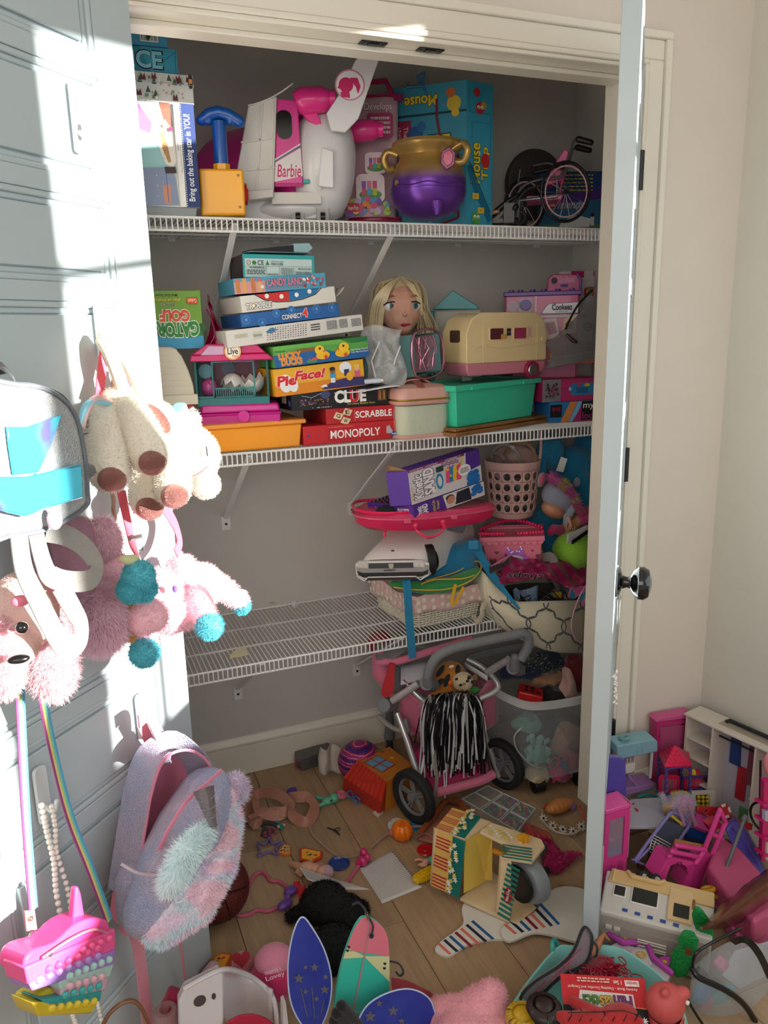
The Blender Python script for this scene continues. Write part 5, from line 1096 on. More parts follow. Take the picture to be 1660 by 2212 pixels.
# sand kit boxes
pB=at(897,1124,y=.255);pA=at(793,1088,y=.40);pC=at(1048,1069,y=.33)
Xk=fr(pB,pC-pB,z=V((-(pC-pB).z/(pC-pB).x,.0,1)));w_,d_=(pC-pB).length,.13;hk=.042
Lk=Xk.inverted()@pA
t=thing('sand_kit_box','open purple sand kit tray box lying on the clear pink case','box',Xk);pr=cb('4f2b92')
bk2=V((Lk.x,Lk.y,0));c2_=V((w_,0,0));q=M()
def wallq(a,b,h,th=.002):n_=(b-a).cross(V((0,0,1))).normalized()*th;return M().add([a,b,b-n_,a-n_,a+V((0,0,h)),b+V((0,0,h)),b-n_+V((0,0,h)),a-n_+V((0,0,h))],[(0,1,5,4),(1,2,6,5),(2,3,7,6),(3,0,4,7),(4,5,6,7),(3,2,1,0)])
part('front',wallq(V((0,0,0)),c2_,hk),pr,t,smooth=False);part('side',wallq(bk2,V((0,0,0)),hk),pr,t,smooth=False);part('back',wallq(bk2+V((w_,0,0)),bk2,hk),cb('8a7a86'),t,smooth=False);part('end',wallq(c2_,bk2+V((w_,0,0)),hk),pr,t,smooth=False)
part('bottom',M().add([(0,0,.001),c2_+V((0,0,.001)),bk2+V((w_,0,.001)),bk2+V((0,0,.001))],[(0,1,2,3)]),cb('3a2a6a'),t,smooth=False)
a=Art(faceX('front',w_,0,hk),w_,hk);a.poly([(.44,0),(1,0),(1,1),(.40,1)],'d8d4d6');a.ell(.505,.55,.062,'c88a70',.30);a.ell(.495,.72,.058,'4a3026',.18);a.ell(.51,.54,.048,'c88a70',.26);a.poly([(.56,.1),(.80,.05),(.78,.95),(.60,.9)],'1c2230');a.text('Kinetic',.04,.10,.10,.82,'f4f0f8',.05,rot=90);a.text('SAND',.11,.16,.18,.86,'f4f0f8',.08,rot=90);a.text('Rainbow Cake',.24,.1,.285,.9,'e8c84a',.02,rot=90);a.text('Shoppe',.30,.2,.345,.8,'e8c84a',.02,rot=90)
for i in range(9):a.ell(.88+.05*math.cos(i),.6+.25*math.sin(i*1.7),.045,['1a6ab8','2274c4'][i%2],.16)
a.ell(.56,.36,.012,'e8e0dc');a.done(t)
a=Art(fr(bk2,-bk2,y=(0,0,1)),bk2.length,hk);a.text('Kinetic SAND',.66,.18,.90,.75,'f4f0f8',.04,rot=180);a.text('Rainbow Cake Shoppe',.14,.25,.56,.75,'e8c84a',.03,rot=180);a.done(t,'side_artwork')
a=Art(fr(bk2+V((w_,-.003,0)),(-1,0,0),y=(0,0,1)),w_,hk)
for i in range(24):
 for j in range(5):
  if(i+j)%2:a.rect(.4+i*.025,j*.2,.4+(i+1)*.025,j*.2+.2,'4a2a4a');a.l=1
a.done(t,'check_lining')
one('grey_sand','dark grey toy sand lumps inside the open purple tray box','toy sand',M(Xk).ell((-.02,.09,.02),(.05,.03,.02)).ell((.02,.07,.016),(.03,.02,.02)),mat('2c2a30',rough=.95,bump=1.5,bscale=90),kind=None)
# upright kit box
pa=at(893,1082,y=.262);pb=at(1046,1062,y=.345);X2=Xk@Matrix.Translation((.0,.006,hk+.001));hu=.098
t=thing('sand_kit_box','white and purple sand kit box standing in the open tray box','box',X2);part('carton',M().prism([(0,0),(w_,0),(w_,.05),(.03,.05),(-.038,.05)],0,hu),cb('5a34a0'),t,bevel=.001)
a=Art(faceX('front',w_,0,hu),w_,hu);a.rect(0,0,1,1,'dbd5da');a.poly([(.78,.45),(1,.45),(1,1),(.80,1)],'4f2b92');a.poly([(.8,.0),(1,.0),(1,.5),(.78,.42)],'d8d4d6');a.rect(0,.93,.78,1,'8a2060');a.text('CONTENTS - CONTENU',.02,.945,.40,.985,'f0e8f0',.02);a.text('ASSEMBLY',.5,.945,.72,.985,'f0e8f0',.02)
a.text('Kinetic',.05,.12,.17,.80,'f6f2f8',.07,rot=90,out='2a1a3a',outw=.09);a.text('SAND',.19,.16,.32,.90,'f6f2f8',.10,rot=90,out='2a1a3a',outw=.09);a.text('The One & Only',.01,.1,.04,.5,'e8c030',.03,rot=90)
a.ell(.40,.42,.05,'1a8ac0',.24);a.ell(.40,.42,.03,'dbd5da',.15)
for i,c_ in enumerate(('e84a80','2a80c0','e8c030','e84a80')):a.poly([(.48+i*.05,.3),(.55+i*.05,.28),(.56+i*.05,.78),(.5+i*.05,.72)],c_)
for i in range(7):a.ell(.50+.14*random.random(),.35+.35*random.random(),.014,'f0c020')
for i in range(8):
 for j in range(4):
  if(i+j)%2:a.rect(.44+i*.03,.80+j*.03,.47+i*.03,.83+j*.03,'8a4a7a');a.l-=.35
a.line([(.70,.6),(.74,.95)],.006,'d8d030');a.ell(.75,.52,.09,'f0eeee',.17);a.small(.69,.44,.81,.6,4,'4a4a50');a.rect(.36,.7,.46,.86,'2a3a44')
for i in range(9):a.ell(.86+.05*math.cos(i*2),.20+.15*math.sin(i*1.3),.05,['1a6ab8','2274c4'][i%2],.09)
a.done(t);part('flap',M().grid(lambda u,v:(-.038-.002*u,.05-.02*u,hu+.012*u)if False else(-.03+.034*u,.05-.045*u,hu+.022*v*(1-u)),4,3),cb('8a6a4c'),t,solid=.0012)
# perforated pink basket
X=CF(1106,1112,y=.46);t=T('perforated_basket','pale pink plastic basket with round holes full of packaged hair things','basket',X);pb_=pl('cfa9a4',rough=.4)
q=M(X);NC=16;rows=4
def bw(g,z):r=48+12*(z/115);return(r*math.cos(g),r*math.sin(g)*.9,z)
for r in range(rows):
 for c in range(NC):
  g0=2*PI*(c+.5*(r%2)*0)/NC;dg=2*PI/NC;z0=12+r*22;vs=[];
  for k in range(16):
   a_=2*PI*k/16;m_=max(abs(math.cos(a_)),abs(math.sin(a_)));vs.append(bw(g0+dg/2*(1+math.cos(a_)/m_),z0+11*(1+math.sin(a_)/m_)))
  for k in range(16):a_=2*PI*k/16;vs.append(bw(g0+dg/2*(1+.66*math.cos(a_)),z0+11*(1+.70*math.sin(a_))))
  q.add(vs,[(k,(k+1)%16,16+(k+1)%16,16+k)for k in range(16)])
P(t,'wall',q,pb_,solid=.002,kind=None)
P(t,'bottom',M(X).lathe([(0,0),(44,0),(47,3),(48.6,12),(46,12),(43,5),(0,4)],32),pb_)
P(t,'rim',M(X).grid(lambda u,v:bw(2*PI*u,100+(18+22*max(0,math.sin(2*PI*u))**2)*v),40,4,cu=True),pb_,solid=.002);P(t,'handle',M(X).tube(spline([(58,6,118),(60,20,150),(54,40,185),(40,48,190),(30,50,150)],6),3.2,8),pb_)
for k,(lb,col)in enumerate((('clear packet with a pale band sticking out of the perforated basket','a09a94'),('tan hair band loop standing in the perforated basket','9a7a5c'),('clear packet leaning left in the perforated basket','9a8c8c'))):
 one('hair_packet',lb,'packet',M(X).torus(((-14,16,-32)[k],(-6,10,0)[k],(120,118,108)[k]),(30,34,24)[k],5,((.3,1,.2),(-.3,1,0),(.6,1,.3))[k],28,4,sy=1.0),(clr(col,.4)if k!=1 else mat(col)))
for i in range(12):
 g=2*PI*i/12;o=one('hair_item','%s hair thing seen through the %s row of holes of the perforated basket'%(['teal','olive','pink','grey','brown'][i%5],['bottom','second','third','top'][i%4]),'hair accessory',M(X).ell((30*math.cos(g),26*math.sin(g)-4,24+22*(i%4)),(13,12,12)),mat(['4a6a62','8a7a5c','b08a9a','5a5a60','7a6a5a'][i%5],rough=.6),group='hair things inside the perforated basket')
 # pink heart basket with bead handles
p0=at(1058,1236,y=.335);X=CF(1108,1232,y=.36,tilt=3);t=T('heart_basket','pink plastic basket with heart cut-outs and bead handles','basket',X);pb_=pl('e07a92',coat=.2)
P(t,'tray',M(X).tray(-62,-30,dn(X,Z2)*0+(-10),66,66,78,3,.80),pb_,bevel=.002)
q=M(X)
for i in range(10):q.prism([(-66+13.4*i+6.7+6.7*math.cos(g),71+7*math.sin(g))for g in[PI+PI*j/8 for j in range(9)]],-34,-31,'y')
P(t,'scalloped_rim',q.tray(-67,-34,70,70,70,80,4,1.0),pb_)
a=artpx(X@Matrix.Translation((0,-32,0))@Matrix.Rotation(math.radians(-7.5),4,'X'),.6)
for(x,z,r)in((-32,50,8),(-40,28,8),(44,54,8),(58,36,8),(-24,8,8)):a.poly(heart(x,z,r),'6a1a2c')
a.poly([(6+(30+2.6*math.cos(14*g))*math.cos(g),24+(24+2.4*math.cos(14*g))*math.sin(g))for g in[2*PI*i/90 for i in range(90)]],'a44ab8');a.poly(circ(6,24,23,30,17),'b9bcc8');
for s in(-1,1):a.poly([(6,48),(6+s*17,60),(6+s*20,42),(6+s*10,40)],'b05ac4')
for i in range(8):a.poly(circ(6+[-12,-7,10,15,-14,13,-4,5][i],48+[4,-2,0,5,8,9,0,1][i],1.8,8),'f0e4f4')
a.done(t,'plaque')
q=M(X)
for(cx,cy,sgn)in((0,-8,1),(0,40,1)):
 for i in range(22):
  f=i/21;x=-66+132*f;q.ell((x,-28+cy+8+(34*math.sin(PI*f)if cy>0 else-6*math.sin(PI*f)),84+(10*math.sin(PI*f)if cy>0 else 3)),4.3,n=8,m=6)if not(cy<0 and 8<i<13)else None
P(t,'bead_handle',q,pl('d81f5c',coat=.4),kind='stuff')
# blue plush heap
t=T('blue_plush','bright blue plush animal with a white care tag above the hooded doll','plush toy',at(1230,1230,y=.5))
q=M().ell(at(1235,1010,y=.52),(.085,.06,.075)).ell(at(1190,975,y=.50),(.045,.05,.06)).limb(W3((1180,960,.48),(1168,1000,.47),(1170,1020,.46)),[.025,.02,.018]).limb(W3((1260,1040,.46),(1262,1090,.46)),[.03,.03]).ell(at(1268,960,y=.56),(.05,.05,.04)).limb(W3((1150,1135,.50),(1185,1160,.46),(1200,1200,.46),(1190,1220,.45)),[.03,.035,.03,.025]).limb(W3((1170,1130,.52),(1230,1080,.55)),[.05,.06])
plush('body',q,'1d86b4',t,n=9000,L=.006,vox=.008)
P(t,'care_tag',M(CF(1214,1003,y=.425)).prism([(-12,-14),(4,-17),(12,12),(-2,16)],-1,1,'y'),cb('d8d8d4'),wob=None)
# doll in grey hood
t=T('hooded_doll','baby doll lying face down in a grey hooded suit with a rainbow mane','doll',at(1215,1150,y=.42));gh=fb('9aa2b4',bump=1.0)
P(t,'hood',M().ell(at(1207,1070,y=.40),(.058,.05,.050),rot=(0,25,0)).ell(at(1225,1092,y=.40),(.04,.04,.035)),gh,remesh=.004,smit=3)
P(t,'ear',M().ell(at(1170,1036,y=.39),(.014,.008,.024),rot=(0,15,0)),gh);P(t,'inner_ear',M().ell(at(1171,1036,y=.383),(.009,.005,.018),rot=(0,15,0)),fb('d05a7a'));P(t,'ear',M().ell(at(1247,1042,y=.40),(.012,.010,.016)),gh)
P(t,'face',M().ell(at(1196,1102,y=.395),(.045,.035,.026),rot=(0,28,0)),mat('c08a6a',rough=.4,sss=.1))
q=M().limb(W3((1192,1030,.375),(1216,1046,.362),(1234,1070,.362),(1248,1098,.37)),[.010,.014,.014,.010]);P(t,'mane_base',q,fb('b45a8a'));fur(t,q,'',n=2200,L=.016,world=True,cols=['c85a9a','b86aa8','a8b84a','d07ab0'],w=.0016,name='mane')
P(t,'arm',M().limb(W3((1240,1098,.36),(1226,1118,.355),(1226,1128,.35)),[.013,.013,.014]),gh)
q=M().limb(W3((1229,1120,.345),(1234,1136,.335)),[.007,.007])
for i in range(4):q.limb(W3((1231+i*3,1134,.335),(1230+i*4.2,1146-abs(i-1.5),.330)),[.0026,.002],8)
q.limb(W3((1227,1130,.336),(1223,1138,.330)),[.003,.0022],8);P(t,'hand',q,mat('c08a6a',rough=.4,sss=.1),remesh=.0012,smit=1)
P(t,'leg',M().limb(W3((1252,1118,.37),(1235,1134,.365),(1212,1148,.36)),[.022,.022,.016]),mat('c08a6a',rough=.4,sss=.1));P(t,'shorts',M().limb(W3((1268,1112,.375),(1250,1122,.37)),[.03,.026]),fb('b83a72'));P(t,'boot',M().limb(W3((1212,1146,.36),(1196,1142,.35),(1190,1150,.35)),[.018,.014,.012]),fb('b02a62'))
for s in(0,1):P(t,'butterfly_wing',M().grid(lambda u,v:tuple(at(1236+30*u+6*v*s,1088+20*u+(16-22*s)*v*math.sin(PI*u),y=.345)),8,5),clr('c86a8a',.4),solid=.001)
# lime plush
t=T('lime_plush','round lime green plush with a black and white fur stripe beside the door jamb','plush toy',at(1236,1242,y=.32))
q=M().ell(at(1240,1188,y=.33),(.072,.06,.062));plush('body',q,'8fc83a',t,n=9000,L=.003,vox=.006)
q=M().grid(lambda u,v:tuple(at(1226+44*u,1172-24*u-20*v*(1-u*.2)+2,y=.272-.004*math.sin(PI*v)+.016*u)),10,8);P(t,'stripe_patch',q,fb('c8c8c4'),solid=.002);fur(t,q,'d8d8d4',n=2500,L=.006,world=True)
q=M().grid(lambda u,v:tuple(at(1236+34*u,1174-24*u-8*v+2,y=.266+.014*u)),10,4);P(t,'black_stripe',q,fb('0e0e10'),solid=.002);fur(t,q,'101012',n=1500,L=.005,world=True,name='black_fur')
P(t,'fin',M(CF(1196,1206,y=.285)).prism([(-32,2),(-26,10),(-8,14),(6,8),(12,-6),(-2,-16),(-8,-8),(-22,-8)],-3,3,'y'),mat('b0aea8',rough=.35,metal=.5,bump=1.0,bscale=600),bevel=.003)
# magenta vinyl bag
t=T('vinyl_bag','shiny magenta vinyl bag with black lettering lying over the patterned tote','bag',at(1170,1250,y=.26))
def vb(u,v):
 x=1092+175*u;top=1196+26*u+6*math.sin(8*u);bot=1244+22*u-20*math.sin(PI*u)*0+8*math.sin(10*u)
 if u<.2:bot=1262-10*u*5*.4
 return tuple(at(x-14*(1-u)*v*(u<.3),top+(bot-top)*v,y=.30-.075*v+.010*math.sin(14*u+5*v)+.006*math.sin(31*u-9*v)))
P(t,'vinyl',M().grid(vb,36,12),mat('8f1a50',rough=.22,coat=.5),solid=.0012)
a=Art(fr(at(1093,1252,y=.218),at(1190,1256,y=.222)-at(1093,1252,y=.218),y=(0,-.3,1)),.2,.03,eps=.001);a.wd=True;a.text('shops',.0,.15,.62,.95,'16101a',.03,rot=180,out='d8a8b8',outw=.04);a.done(t,'lettering')
P(t,'striped_corner',M().grid(lambda u,v:tuple(at(1058+46*u,1222-22*u+(18+4*u)*v,y=.262+.02*u)),8,4),fb('2a1420'),solid=.001)
for i in range(4):P(t,'corner_stripe',M().strip(W3((1060+i*9,1224-i*3,.255),(1092+i*4,1204-i*2,.258)),.002,.001,(0,-1,0)),cb('c87a94'))
# quatrefoil tote
t=T('fabric_tote','cream fabric tote with a grey quatrefoil pattern on the bottom shelf','tote bag',at(1160,1370,y=.33));tf=fb('cfc8b0',bump=.4)
def tote(u,v,e=.0): # u left->right, v bottom->top, bulging to the front
 x0=1043+30*(1-v)*(1-v)+6*v;x1=1268-6*(1-v);topv=1302-62*max(0,1-u*3)**1.5-6*u;botv=1350+60*math.sin(PI*min(1,u*1.25)*.5)
 yy=.335-.115*math.sin(PI*(.08+.84*u))**.6-.03*math.sin(PI*v)-e
 return tuple(at(x0+(x1-x0)*u,botv+(topv-botv)*v,y=yy))
P(t,'front',M().grid(tote,30,14),tf,solid=.002)
q=M()
def ringp(cu,cv,r,k=.55):
 for i in range(4):
  a0=i*PI/2;pts=[]
  for j in range(11):
   a_=a0+(j/10-.5)*1.05*PI;pts.append((cu+r*.52*math.cos(a0)+r*.50*math.cos(a_),cv+(r*.52*math.sin(a0)+r*.50*math.sin(a_))*1.7))
  pts=[p for p in pts if .01<p[0]<.99 and .01<p[1]<.98]
  if len(pts)>2:q.tube([tote(p[0],p[1],.0022)for p in pts],.0019,5)
for i in range(4):
 for j in range(3):ringp(.06+i*.36+(.18 if j%2 else 0),.04+j*.46,.20)
P(t,'printed_pattern',q,fb('4a4a50'),kind='stuff')
P(t,'lining',M().grid(lambda u,v:(lambda p:(p[0],p[1]+.19*v,p[2]-.055*math.sin(PI*v)))(tote(u,1.0)),20,6),fb('0c0d12'),solid=.002)
P(t,'back',M().grid(lambda u,v:(lambda p:(p[0]+.004*0,p[1]+.20,p[2]+.02))(tote(u,v)),12,6),tf,solid=.002)
P(t,'side',M().grid(lambda u,v:(lambda p:(p[0]+.012*u,p[1]+.2*u,p[2]+.03*u*v))(tote(.0,v)),8,8),tf,solid=.002)
rp=spline(W3((1058,1294,.27),(1044,1312,.26),(1042,1330,.262),(1032,1344,.275),(1024,1332,.285)),8)
for k in range(3):P(t,'rope_strand',M().tube([p+V((.004*math.cos(i*.9+k*2.09),.004*math.sin(i*.9+k*2.09)*.6,.004*math.sin(i*.9+k*2.09)))for i,p in enumerate(rp)],.0048,8),fb('b5ab98'))
one('butterfly_bow','blue grey butterfly shaped bow sitting in the patterned tote','bow',(lambda q:q)(M(CF(1124,1282,y=.285)).grid(lambda u,v:(-6+44*u,-8*math.sin(PI*u),6-22*u*v*2+14*u*(1-v)),8,5).grid(lambda u,v:(-16+14*v+10*u,-6,8-52*u+6*math.sin(PI*v)),8,5)),mat('6f86a2',rough=.35,metal=.3,bump=1.0,bscale=200),solid=.002)
q=M()
for i in range(7):q.tube(spline(W3((1120+18*i,1300+4*(i%3),.25),(1150+14*i,1285-8*(i%2),.26+.01*i),(1190+8*i,1296,.27),(1240+2*i,1306-3*i,.26)),6),.0016,5)
one('cable_tangle','tangle of thin black cables inside the patterned tote','cable',q,pl('121318'))
for(u,v,y,s,c_,lb,ct)in((1205,1286,.285,(18,8,14),'b0902a','small yellow toy block among the cables in the tote','toy'),(1222,1308,.262,(26,6,8),'d0602a','orange plastic piece at the front edge inside the tote','toy'),(1216,1262,.30,(12,6,40),'3a3c44','dark grey bar standing inside the tote','toy')):
 one('toy_piece',lb,ct,M(CF(u,v,y=y)).box(-s[0]/2,0,-s[2]/2,s[0]/2,s[1],s[2]/2),pl(c_),bevel=.002)
X=CF(1250,1290,y=.27);t=T('picture_book','pink book with a butterfly cover standing in the right of the tote','book',X);P(t,'cover',M(X@eu((0,0,0),0,18,0)).box(-24,0,-26,18,5,26),cb('c87aa0'),bevel=.001);a=artpx(X@eu((0,0,0),0,18,0));a.poly([(-6,0),(-20,16),(-18,-2),(-14,-14)],'1a8aa8');a.poly([(-4,0),(12,18),(12,0),(6,-14)],'1a8aa8');a.poly([(-18,16),(-6,4),(8,20),(0,24)],'d04a8a');a.done(t)
one('pink_cable','thin pale pink cord looping over the front of the tote','cable',M().tube(spline(W3((1268,1262,.22),(1252,1290,.205),(1238,1330,.20),(1236,1362,.20),(1250,1384,.20),(1272,1382,.21)),6),.0022,6),pl('d8a0b0'))
one('cream_doll_shoe','tiny cream plastic bow between the heart basket and the lime plush','toy',M(CF(1160,1196,y=.30)).ell((-8,0,0),(10,5,4)).ell((6,0,4),(6,4,7)),pl('d0c08a'))
# small things on the bare part of the shelf
q=M();p=at(588,1300,z=Z2+.004)
for i in range(6):q.torus((p.x+.004*math.sin(i*2),p.y,Z2+.003+.0016*i),.026+.004*math.sin(i*1.7),.0015,(.05*math.sin(i),.04,1),30,5,sy=.8)
q.torus((p.x-.005,p.y-.015,Z2+.008),.012,.0015,(.2,.4,1),20,5)
one('elastic_band','coil of pale elastic bands on the back of the bare shelf','elastic band',q,fb('b9a986'))
p=at(515,1412,z=Z2+.002);q=tile([(496,1422),(498,1414),(505,1406),(516,1400),(528,1398),(538,1414),(520,1418)],Z2,.0008)
one('paper_scrap','half round scrap of cream paper on the bare wire shelf','paper',q,cb('d8cfae'))
# ================================================================ closet floor
rub=mat('1c1d20',rough=.8,bump=.6,bscale=120);gpl=pl('6f7276',rough=.5);alu=mat('c9c9cb',rough=.3,metal=.6)
t=T('doll_stroller','pink and grey doll stroller with large wheels under the bottom shelf','doll stroller',V((-.36,.38,0)))
def wheel(c,R,ax,w=.030,sp=5,nm='wheel'):
 ax=V(ax).normalized();X=fr(c,ax.cross(V((0,0,1))),y=ax);o=P(t,nm,M(X).lathe([(0,0)])if False else M(fr(c,ax.orthogonal(),ax)).lathe([(R*.72,-w*.42),(R*.9,-w*.5),(R,-w*.3),(R,w*.3),(R*.9,w*.5),(R*.72,w*.42),(R*.70,0),(R*.72,-w*.42)],40),rub)
 Z=fr(c,ax.orthogonal(),ax);q=M(Z)
 for i in range(sp):
  g=2*PI*i/sp
  for d in(-.09,.09):q.cyl((.012*math.cos(g+d*4),.012*math.sin(g+d*4),-w*.1),(R*.70*math.cos(g+d),R*.70*math.sin(g+d),-w*.05),.0035,n=6)
 P(o,'spokes',q.tube([(0,0,-w*.5),(0,0,w*.5)],.013,16),gpl);P(o,'rim',M(Z).torus((0,0,0),R*.70,.006,(0,0,1),36,8),gpl)
 return o
wl=V((-.515,.225,.082));wr_=V((-.185,.27,.082));wax=(-1,-.28,0)
wheel(wl,.082,(-.93,-.36,0));wheel(wr_,.082,(-.93,-.36,0))
c1=V((-.435,.61,.035));wheel(c1,.035,(-1,.3,0),.022,5,'caster');P(t,'caster_fork',M().limb([c1+V((0,-.005,.03)),c1+V((.0,-.01,.07)),c1+V((0,-.01,.13))],[.020,.017,.012]),gpl)
P(t,'leg_tube',M().tube(W3((858,1540,.33),(880,1600,.285),(912,1700,.235)),.0095,10),alu);P(t,'leg_tube',M().tube(spline(W3((1042,1570,.33),(1060,1620,.31),(1078,1678,.28)),4),.0095,10),alu)
P(t,'cross_tube',M().tube(spline(W3((820,1548,.56),(848,1572,.45),(876,1582,.34)),4),.009,10),alu)
P(t,'hinge_joint',M().cyl(at(828,1524,y=.30),at(850,1520,y=.35),.022,n=24).limb(W3((876,1556,.32),(880,1578,.31)),[.009,.011]),gpl,bevel=.003)
P(t,'arm_tube',M().tube(W3((848,1514,.285),(905,1476,.235)),.0115,10),alu);P(t,'arm_tube',M().tube(W3((1054,1452,.27),(1100,1424,.20)),.0115,10),alu)
P(t,'push_handle',M().tube(spline(W3((924,1462,.20),(932,1438,.19),(948,1416,.18),(980,1400,.175),(1040,1386,.165),(1100,1374,.155),(1128,1368,.15),(1142,1378,.15),(1140,1400,.155),(1126,1424,.165)),6),.0145,14),mat('74777a',rough=.75))
for u,v,y in((925,1476,.215),(1112,1442,.185)):P(t,'handle_joint',M().cyl(at(u-4,v,y=y),at(u+10,v+4,y=y+.035),.021,n=24).limb(W3((u,v,y),(u+2,v-22,y-.01)),[.017,.013]),gpl,bevel=.003)
P(t,'seat_rail',M().tube(spline(W3((868,1462,.36),(900,1500,.32),(930,1520,.295),(990,1524,.27),(1040,1508,.255),(1074,1490,.25),(1072,1470,.27),(1040,1440,.33),(1010,1424,.37)),6),.009,10),alu)
pkf=fb('cf6f8c',bump=.6,bscale=60);mgf=fb('b3245e')
P(t,'seat_fabric',M().grid(lambda u,v:tuple(W3((868+205*u-6*v*(1-2*u),(1466+70*math.sin(PI*min(1,u*1.1))**.7)*(1-v)+(1560+44*math.sin(PI*u))*v,.345-.09*math.sin(PI*u*.9)+.02*v+.008*math.sin(9*u)))[0]),20,10),pkf,solid=.002)
P(t,'inner_seat',M().grid(lambda u,v:tuple(W3((872+180*u,1470+40*math.sin(PI*u)*v-20*(1-v),.40-.10*v))[0]),10,6),fb('8a1f4c'),solid=.002)
P(t,'seat_binding',M().tube(spline(W3((862,1540,.33),(900,1586,.30),(960,1606,.28),(1030,1572,.27),(1050,1566,.28)),5),.004,6),mgf)
P(t,'lower_fabric',M().grid(lambda u,v:tuple(W3((868+150*u+30*v*(1-u)+10*v,1590+20*math.sin(PI*u)+110*v,.36+.02*u-.03*v))[0]),12,8),fb('8a2f56',bump=.5),solid=.002)
P(t,'basket_rail',M().tube(spline(W3((944,1712,.225),(990,1700,.222),(1040,1686,.225),(1066,1672,.235)),5),.014,10),pkf);P(t,'basket_rail',M().tube(W3((944,1712,.225),(905,1640,.35),(880,1580,.45)),.005,8),mgf);P(t,'basket_rail',M().tube(W3((1066,1672,.235),(1020,1610,.40)),.006,8),mgf)
P(t,'basket_floor',M().grid(lambda u,v:tuple(W3((944+122*u-60*v,1712-40*u-92*v,.225+.01*u+.14*v))[0]),6,6),mgf,solid=.002)
P(t,'canopy',M().grid(lambda u,v:tuple(W3((812+210*u,1392-30*u+30*v-22*math.sin(PI*u)*(1-v)-8*u*v+8*math.sin(12*u),.50-.17*v+.006*math.sin(22*u)))[0]),24,8),fb('77777c',bump=.5),solid=.003)
P(t,'canopy_edge',M().limb(spline(W3((818,1430,.345),(860,1428,.325),(920,1410,.31),(1016,1380,.31)),4),.011),pkf);P(t,'canopy_side',M().limb(W3((818,1420,.40),(826,1450,.38),(840,1484,.36)),[.02,.034,.02]),pkf)
P(t,'grey_side',M().limb(W3((852,1450,.36),(862,1486,.35)),[.020,.022]),fb('66666b'));P(t,'white_tray',M().grid(lambda u,v:tuple(W3((866+60*u,1440-14*u+40*v,.35-.05*v))[0]),4,4),pl('b8b8c0'),solid=.002)
P(t,'brake_strap',M().strip(spline(W3((928,1500,.20),(936,1570,.20),(940,1640,.20),(944,1690,.19),(934,1730,.19)),6),.010,.0015,(0,-1,0)),fb('7f7b76'))
P(t,'sticker',M().box(0,0,0,.001,.001,.001),cb('d8a020'))if False else None
one('luggage_strap','red strap with white diamond marks looped on the stroller','strap',M().strip(spline(W3((848,1432,.315),(840,1460,.305),(830,1494,.30),(836,1500,.30),(845,1490,.298),(846,1450,.302),(850,1434,.31)),5),.018,.0015,(-.2,-1,0)),fb('b8202c'))
# soft toys and card in the seat
t=T('tiger_plush','orange and black plush toy sitting in the doll stroller','plush toy',at(975,1490,y=.33));P(t,'body',M().ell(at(972,1462,y=.33),(.055,.04,.05)).ell(at(960,1500,y=.31),(.05,.03,.03)),fb('b8701c'),remesh=.004,smit=2)
for u,v in((948,1476),(966,1470),(990,1450),(952,1450)):P(t,'black_patch',M().ell(at(u,v,y=.298),(.010,.006,.022),rot=(0,(u%5)*20,0)),fb('16141a'))
P(t,'eye',M().ell(at(976,1440,y=.288),(.009,.003,.005)),pl('d8d8d4'));P(t,'orange_nose',M().ell(at(974,1476,y=.285),(.008,.006,.010)),pl('e8641c'))
t=T('leopard_plush','round leopard print plush toy in the doll stroller above the pom pom','plush toy',at(1002,1490,y=.29));P(t,'head',M().ell(at(1000,1472,y=.285),(.034,.03,.030)),fb('c8b894'));P(t,'ear',M().ell(at(1026,1464,y=.285),(.010,.008,.010)),fb('8a6a3a'))
random.seed(3)
for i in range(16):
 g=random.uniform(-1.2,1.2);h_=random.uniform(-.9,.9);c=at(1000,1472,y=.285)+V((.034*math.sin(g)*math.cos(h_),-.030*math.cos(g)*math.cos(h_),.030*math.sin(h_)));P(t,'spot',M().ell(c,(.006,.004,.0045)),fb(['1c1614','a0742c','1c1614'][i%3]))
P(t,'collar',M().limb(W3((952,1508,.285),(980,1504,.28),(1000,1500,.28)),.008),fb('8a6a4a'));P(t,'green_scarf',M().ell(at(1024,1490,y=.28),(.018,.012,.010)),fb('2f8a2c'))
one('white_card','folded white card stuck beside the stroller seat rail','card',M().grid(lambda u,v:tuple(W3((1004+50*u,1430+30*u+12*v,.36-.07*u))[0]),3,3),cb('c8c4c4'),solid=.0015)
# pom pom
t=T('pom_pom','black and white streamer pom pom hanging from the stroller seat','pom pom',at(980,1600,y=.24));random.seed(11)
for nm,col in(('white_strips','cfd0d2'),('black_strips','0d1018')):
 q=M()
 for i in range(330 if nm[0]=='b' else 210):
  u0=978+random.gauss(0,26);v0=1500+abs(u0-978)*.15+random.uniform(-6,6);u1=974+(u0-978)*1.35+random.gauss(0,12);L_=random.uniform(90,175)if random.random()<.85 else random.uniform(20,70);y0=.235+random.uniform(-.03,.02)
  if abs(u1-978)>72:continue
  q.strip([V(p)for p in spline(W3((u0,v0,y0+.02),((u0+u1)/2,v0+12,y0-.015),(u1,v0+L_*.5,y0-.01),(u1+random.gauss(0,5),v0+L_,y0)),2)],random.uniform(.004,.0075),.0004,(random.uniform(-.6,.6),-1,0))
 P(t,nm,q,pl(col,rough=.3),kind='stuff',smooth=False)
P(t,'long_strips',M().strip(W3((958,1640,.23),(962,1724,.22)),.004,.0004,(0,-1,0)).strip(W3((966,1640,.23),(964,1716,.22)),.004,.0004,(0,-1,0)),pl('cfd0d2'))
